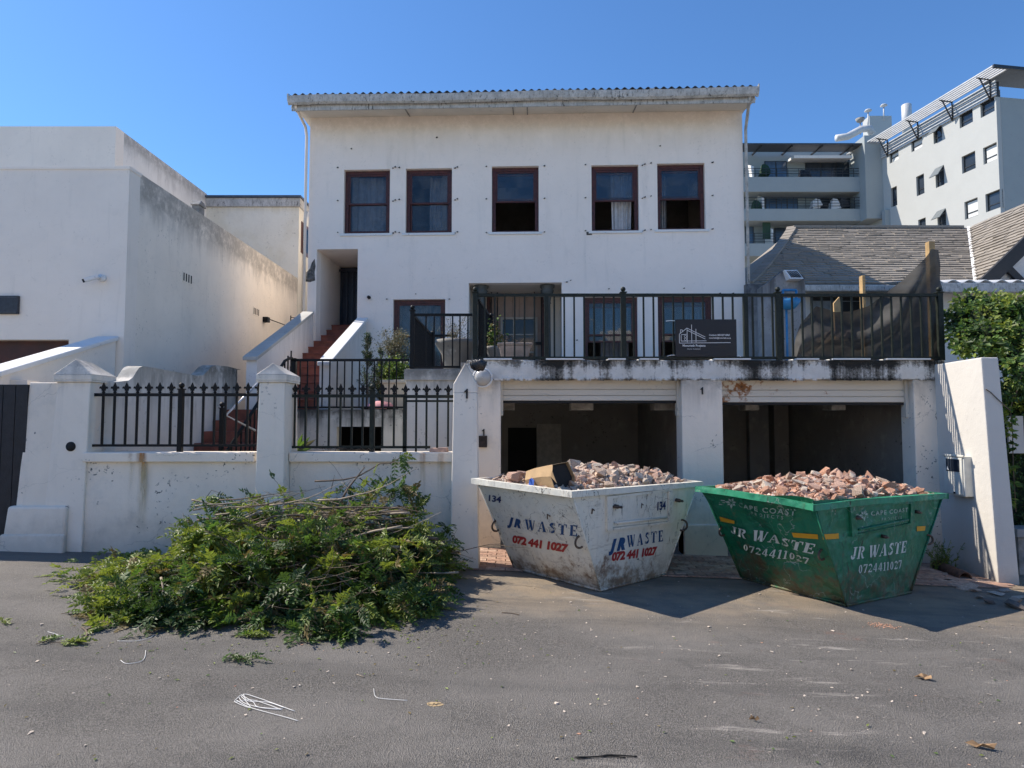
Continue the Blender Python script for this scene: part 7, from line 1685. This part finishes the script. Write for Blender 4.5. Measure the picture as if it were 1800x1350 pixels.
o, x_ = bowl(868, 600, 9.7, 'grey green pot with a leafy plant beside the dark gate leaf on the terrace', bt, .14, .30); P_ = []; Dd = []
for i in range(260): P_.append((x_ + g2.normal(0,.07), 9.7 + g2.normal(0,.06), bt + .3 + abs(g2.normal(0,.16)))); Dd.append(tuple(g2.normal(0, 1, 3)))
leafcloud(np.array(P_), np.array(Dd), 'leaves', [L_DK, L_MD, L_DRY], g2.integers(0, 3, 260), .06, .02, o, 43)
bowl(884, 600, 9.9, 'small dark pot standing between the leafy pot and the trough', bt, .12, .36)
# black bag on the pillar cap, brick on the wall, agave and twig litter on the coping
q = P(838, 640, 7.6); m = MB(); n = 14; vs = []
for j in range(7):
    for i in range(n): a = 2*math.pi*i/n; th_ = math.pi*j/6; rr_ = .085*(1 + .35*mnoise.noise(Vector((math.cos(a)*2, math.sin(a)*2, j*.6)))); vs.append((q.x + rr_*1.2*math.sin(th_)*math.cos(a) + .02, q.y + rr_*math.sin(th_)*math.sin(a), q.z - .01 - rr_*.8*math.cos(th_)*1.0))
m.add(vs, [(j*n+i, j*n+(i+1) % n, (j+1)*n+(i+1) % n, (j+1)*n+i) for j in range(6) for i in range(n)], True)
bgM = plain('black_plastic_bag', (.012,.012,.013), .25, .3, 15, .01, spec=.7); tag(build(m, 'plastic_bag', bgM), 'crumpled black plastic bag wedged on the numbered pillar cap', 'bag')
q = P(772, 791, 7.72); m = MB(); m.hexa([(q.x-.11, 7.66, zc+.001), (q.x+.10, 7.64, zc+.001), (q.x+.11, 7.77, zc+.001), (q.x-.10, 7.79, zc+.001)], [(q.x-.105, 7.665, zc+.045), (q.x+.09, 7.65, zc+.05), (q.x+.10, 7.76, zc+.05), (q.x-.095, 7.78, zc+.045)]); tag(build(m, 'loose_brick', RMAT['pink'], None, bevel=.008), 'single loose brick lying on the wall coping at the foot of the spiked fence', 'brick')
ag = thing('agave', 'pale pointed agave leaves poking through the fence beside the middle pillar', 'plant', tuple(P(530, 790, 8.2))); V_ = []
for i, (px, py) in enumerate(((545, 768), (556, 772), (532, 762), (520, 772), (512, 780), (538, 795), (548, 788))):
    a_, b_ = P(522, 792, 8.1), P(px, py, 8.0 + .05*i); d_ = (b_-a_); s__ = d_.cross(Vector((0,1,0))).normalized()*.035; m = MB(); m.add([a_, a_ + d_*.45 + s__, b_, a_ + d_*.45 - s__, a_ + d_*.4 + Vector((0,.03,0))], [(0,1,4),(1,2,4),(2,3,4),(3,0,4)]); build(m, 'leaf', L_OLV if i % 2 else L_MD, ag)
build(MB().lathe(tuple(a_ - Vector((0,0,.25))), [(.10,0), (.14,.22), (.12,.22), (.01,.2)], 12), 'pot', STONE, ag)
m = MB()
for i in range(60): q = P(rb.gauss(595, 34), 792 + rb.gauss(0, 3), 7.68); d_ = Vector((rb.gauss(0,.07), rb.gauss(0,.03), abs(rb.gauss(0,.015)))); q.z = zc + .008 + rb.random()*.03; m.tube([q, q + d_*.5 + Vector((0,0,rb.uniform(0,.012))), q + d_], .0022, 4, True, False)
tag(build(m, 'twig_litter', BARK, stuff=True), 'dry twig litter caught on the wall coping under the fence', 'litter')

# ------------------------------------------------------------------ bits on the road
def sprig(px, py, ang, L, label, n_=5, mats=(L_MD, L_YL), seed=0, yellow=False):
    c = PG(px, py); t = thing('leaf_sprig', label, 'leaves', tuple(c + Vector((0,0,.006)))); g3 = np.random.default_rng(seed + 50)
    d = Vector((math.cos(ang), math.sin(ang), 0)); pts_ = [c + d*L*(k/6 - .5) + Vector((0, .02*math.sin(k), .012)) for k in range(7)]; m = MB(); m.tube(pts_, .003, 5, True, False); build(m, 'stem', BARK, t)
    B0 = []; D0 = []
    for k in range(n_): s_ = rb.random(); B0.append(tuple(c + d*L*(s_-.5) + Vector((0,0,.02)))); D0.append(tuple((d + Vector((rb.gauss(0,.5), rb.gauss(0,.5), .05))).normalized()))
    V, Fq, own = sprays(np.array(B0), np.array(D0), .13, 6, .04, .010, .1, seed + 9); V[:, 2] = np.maximum(V[:, 2], .1 - .034*V[:, 0] + .006 + g3.uniform(0, .012, len(V))); np_obj('leaves', V, Fq, list(mats), g3.integers(0, len(mats), n_)[own], t)
sprig(168, 1084, .3, .34, 'long flattened leafy sprig on the road left of the branch pile', 14, (L_YL, L_DRY), 1); sprig(120, 1081, .2, .1, 'tiny leaf scrap left of the long flattened sprig', 3, (L_MD,), 2)
sprig(108, 1133, .1, .16, 'dark green sprig lying at the end of the curved twig', 7, (L_MD, L_YL), 3); sprig(74, 1132, 1.2, .08, 'tiny sprig farthest left beside the curved twig', 3, (L_MD, L_YL), 4)
sprig(432, 1120, .1, .22, 'bright green sprig just in front of the branch pile left of centre', 9, (L_YL, L_MD), 5); sprig(420, 1158, -.4, .20, 'darker curled sprig nearest the viewer below the bright sprig', 8, (L_MD, L_DK), 6)
sprig(545, 1130, .5, .16, 'small shaded sprig in front of the middle of the branch pile', 7, (L_DK, L_MD), 7); sprig(6, 1094, 0, .08, 'leaf fragment at the left picture edge on the road', 2, (L_YL,), 8)
def wires(name, label, cat, paths, r, mat, z=.006):
    m = MB()
    for pp in paths:
        q = [PG(a, b) + Vector((0, 0, z)) for a, b in pp]; cc = []
        for i in range(len(q)-1):
            for t in (0, .33, .66): cc.append(q[i].lerp(q[i+1], t) if len(q) < 3 else None)
        if len(q) > 2:
            cc = []
            for i in range(len(q)-1):
                p0, p1, p2, p3 = q[max(0,i-1)], q[i], q[i+1], q[min(len(q)-1, i+2)]
                for t in (0, .2, .4, .6, .8): cc.append(.5*((2*p1) + (p2-p0)*t + (2*p0-5*p1+4*p2-p3)*t*t + (3*p1-p0-3*p2+p3)*t**3))
            cc.append(q[-1])
        m.tube(cc, r, 5, True, True)
    return tag(build(m, name, mat), label, cat)
WSTR = plain('white_plastic_strip', (.74,.73,.70), .5, .08, 12, 0)
wires('string_bundle', 'tangle of white plastic strapping on the asphalt in the left foreground', 'strapping', [((412,1234),(428,1222),(455,1229),(480,1238),(518,1252)), ((414,1236),(440,1232),(470,1240),(495,1250)), ((416,1233),(436,1244),(462,1252),(500,1262),(524,1269)), ((420,1228),(430,1238),(460,1246),(490,1249)), ((425,1224),(445,1236),(452,1244),(475,1247),(497,1248)), ((412,1235),(422,1240),(440,1246),(432,1234),(424,1226)), ((428,1222),(436,1234),(470,1236),(500,1246))], .0019, WSTR)
wires('white_string', 'thin white string bent like a hook on the road in the centre', 'string', [((657,1212),(660,1226),(675,1230),(716,1233))], .0016, WSTR)
wires('white_string', 'thin curved white string left of the bright green sprig', 'string', [((212,1162),(222,1168),(245,1165),(254,1158),(256,1145))], .002, WSTR); wires('white_string', 'faint white string curling on the road under the long flattened sprig', 'string', [((84,1112),(98,1116),(112,1122)), ((206,1128),(240,1128),(264,1122),(270,1118))], .0018, WSTR)
wires('curved_twig', 'curved grey brown twig on the road at left by the dark green sprig', 'twig', [((134,1132),(150,1122),(152,1112),(144,1104)), ((150,1110),(175,1097),(205,1088))], .0075, BARK)
wires('black_twig', 'thin dark wire lying on the asphalt at the bottom of the picture', 'wire', [((1010,1333),(1050,1332),(1072,1329),(1120,1332)), ((1014,1335),(1066,1331),(1100,1334))], .003, IRON)
wires('fallen_twig', 'short straight twig on the road between the string and the strapping', 'twig', [((627,1187),(649,1195))], .0025, BARKP); wires('fallen_twig', 'forked twig lying below the branch pile', 'twig', [((612,1105),(640,1108),(668,1102),(690,1098)), ((648,1108),(660,1095)), ((640,1108),(650,1112))], .004, BARK)
wires('fallen_twig', 'thin twig on the dusty asphalt in front of the white skip', 'twig', [((882,1078),(900,1079),(913,1082))], .0035, BARK)
DRYL = plain('dry_brown_leaf', (.30,.19,.10), .8, .3, 20, 0)
for (px, py, s_, a_, lb_) in ((1625, 1194, .045, .3, 'curled dry leaf on the asphalt near the right side'), (1727, 1316, .050, 2.4, 'fallen tan leaf near the bottom right corner'), (1326, 1268, .018, 1, 'dark leaf scrap on the asphalt right of centre')):
    q = PG(px, py); m = MB(); n = 5; vs = [q + Vector((0,0,.012))]
    for i in range(9): t = i/9*6.28; rr_ = s_*(1 if i % 2 else .6); vs.append(q + Vector((rr_*1.5*math.cos(t + a_), rr_*.8*math.sin(t), .006 + .014*(i % 3))))
    m.add(vs, [(0, i+1, (i+1) % 9 + 1) for i in range(9)]); o = build(m, 'dry_leaf', DRYL); q_ = o.modifiers.new('t', 'SOLIDIFY'); q_.thickness = .0015; tag(o, lb_, 'leaf')
# sand spot, crumbs and chips of plaster
SPOT = worn_paint('spilled_sand', (.46,.34,.19), .48, .58, 34, .95)
def spot(px, py, rx, mat, label, nm='sand_spill', cat='sand'):
    q = PG(px, py); m = MB(); n = 26; vs = [q + Vector((0,0,.007))]
    for i in range(n): a = 6.283*i/n; k = 1 + .35*mnoise.noise(Vector((math.cos(a)*1.7, math.sin(a)*1.7, px))); vs.append(q + Vector((rx*k*math.cos(a), rx*.75*k*math.sin(a), .0015)) + Vector((0,0, -.034*rx*k*math.cos(a))))
    m.add(vs, [(0, i+1, (i+1) % n + 1) for i in range(n)], True); tag(build(m, nm, mat, stuff=False), label, cat)
spot(764, 1238, .045, SPOT, 'small spot of spilled sand on the asphalt in the centre foreground')
m = MB(); cr = random.Random(77); srcs = [([Vector(v.co) for v in me.vertices], [tuple(p.vertices) for p in me.polygons]) for me in RME['cream'] + RME['grey'][:2]]
cm = [RMAT['cream'], RMAT['grey'], RMAT['orange'], RMAT['cream']]
for i in range(430):
    px = cr.choice((cr.uniform(850, 1800), cr.uniform(0, 1800))); py = 1350 - (1350-1010)*cr.random()**.6; q = PG(px, py); s_ = cr.choice((.006, .008, .012, .018, .026 if cr.random() < .25 else .01)); vv, ff = cr.choice(srcs); rot = Matrix.Rotation(cr.uniform(0,6.3), 3, 'Z'); m.cur = cr.choice((0, 1, 3, 0, 3)) if cr.random() < .9 else 2
    m.add([q + Vector((0,0,s_*.2)) + rot @ Vector((v.x*s_*1.4, v.y*s_, v.z*s_*.5)) for v in vv], ff)
cc0 = PG(1552, 1100)
for i in range(120): q = cc0 + Vector((cr.gauss(0,.07), cr.gauss(0,.05), 0)); q.z = gz(q.x); s_ = cr.uniform(.005, .018); vv, ff = cr.choice(srcs); m.cur = 2; m.add([q + Vector((0,0,s_*.2)) + Vector((v.x*s_, v.y*s_, v.z*s_*.6)) for v in vv], ff)
tag(build(m, 'road_grit', cm, stuff=True), 'scattered crumbs of plaster and brick on the asphalt', 'grit')
P_ = []; Dd = []
for i in range(520): px = cr.uniform(120, 880) if i > 120 else cr.uniform(0, 1800); q = PG(px, cr.gauss(1095, 34) if i > 120 else cr.uniform(1040, 1340)); P_.append(tuple(q + Vector((0,0,.006)))); Dd.append((cr.gauss(0,1), cr.gauss(0,1), .05))
g2 = np.random.default_rng(61); n = len(P_); V, Fq = diamonds(np.array(P_), nrmz(np.array(Dd)), nrmz(np.array([0,0,1.]) + g2.normal(0,.25,(n,3))), .03*g2.uniform(.4,1.2,n), .007*g2.uniform(.6,1.3,n)); V[:, 2] = np.maximum(V[:, 2], .1 - .034*V[:, 0] + .003); o = np_obj('leaf_litter', V, Fq, [L_YL, L_DRY, L_MD], g2.integers(0, 3, n)); tag(o, 'scattered single leaflets on the asphalt round the branch pile', 'litter')
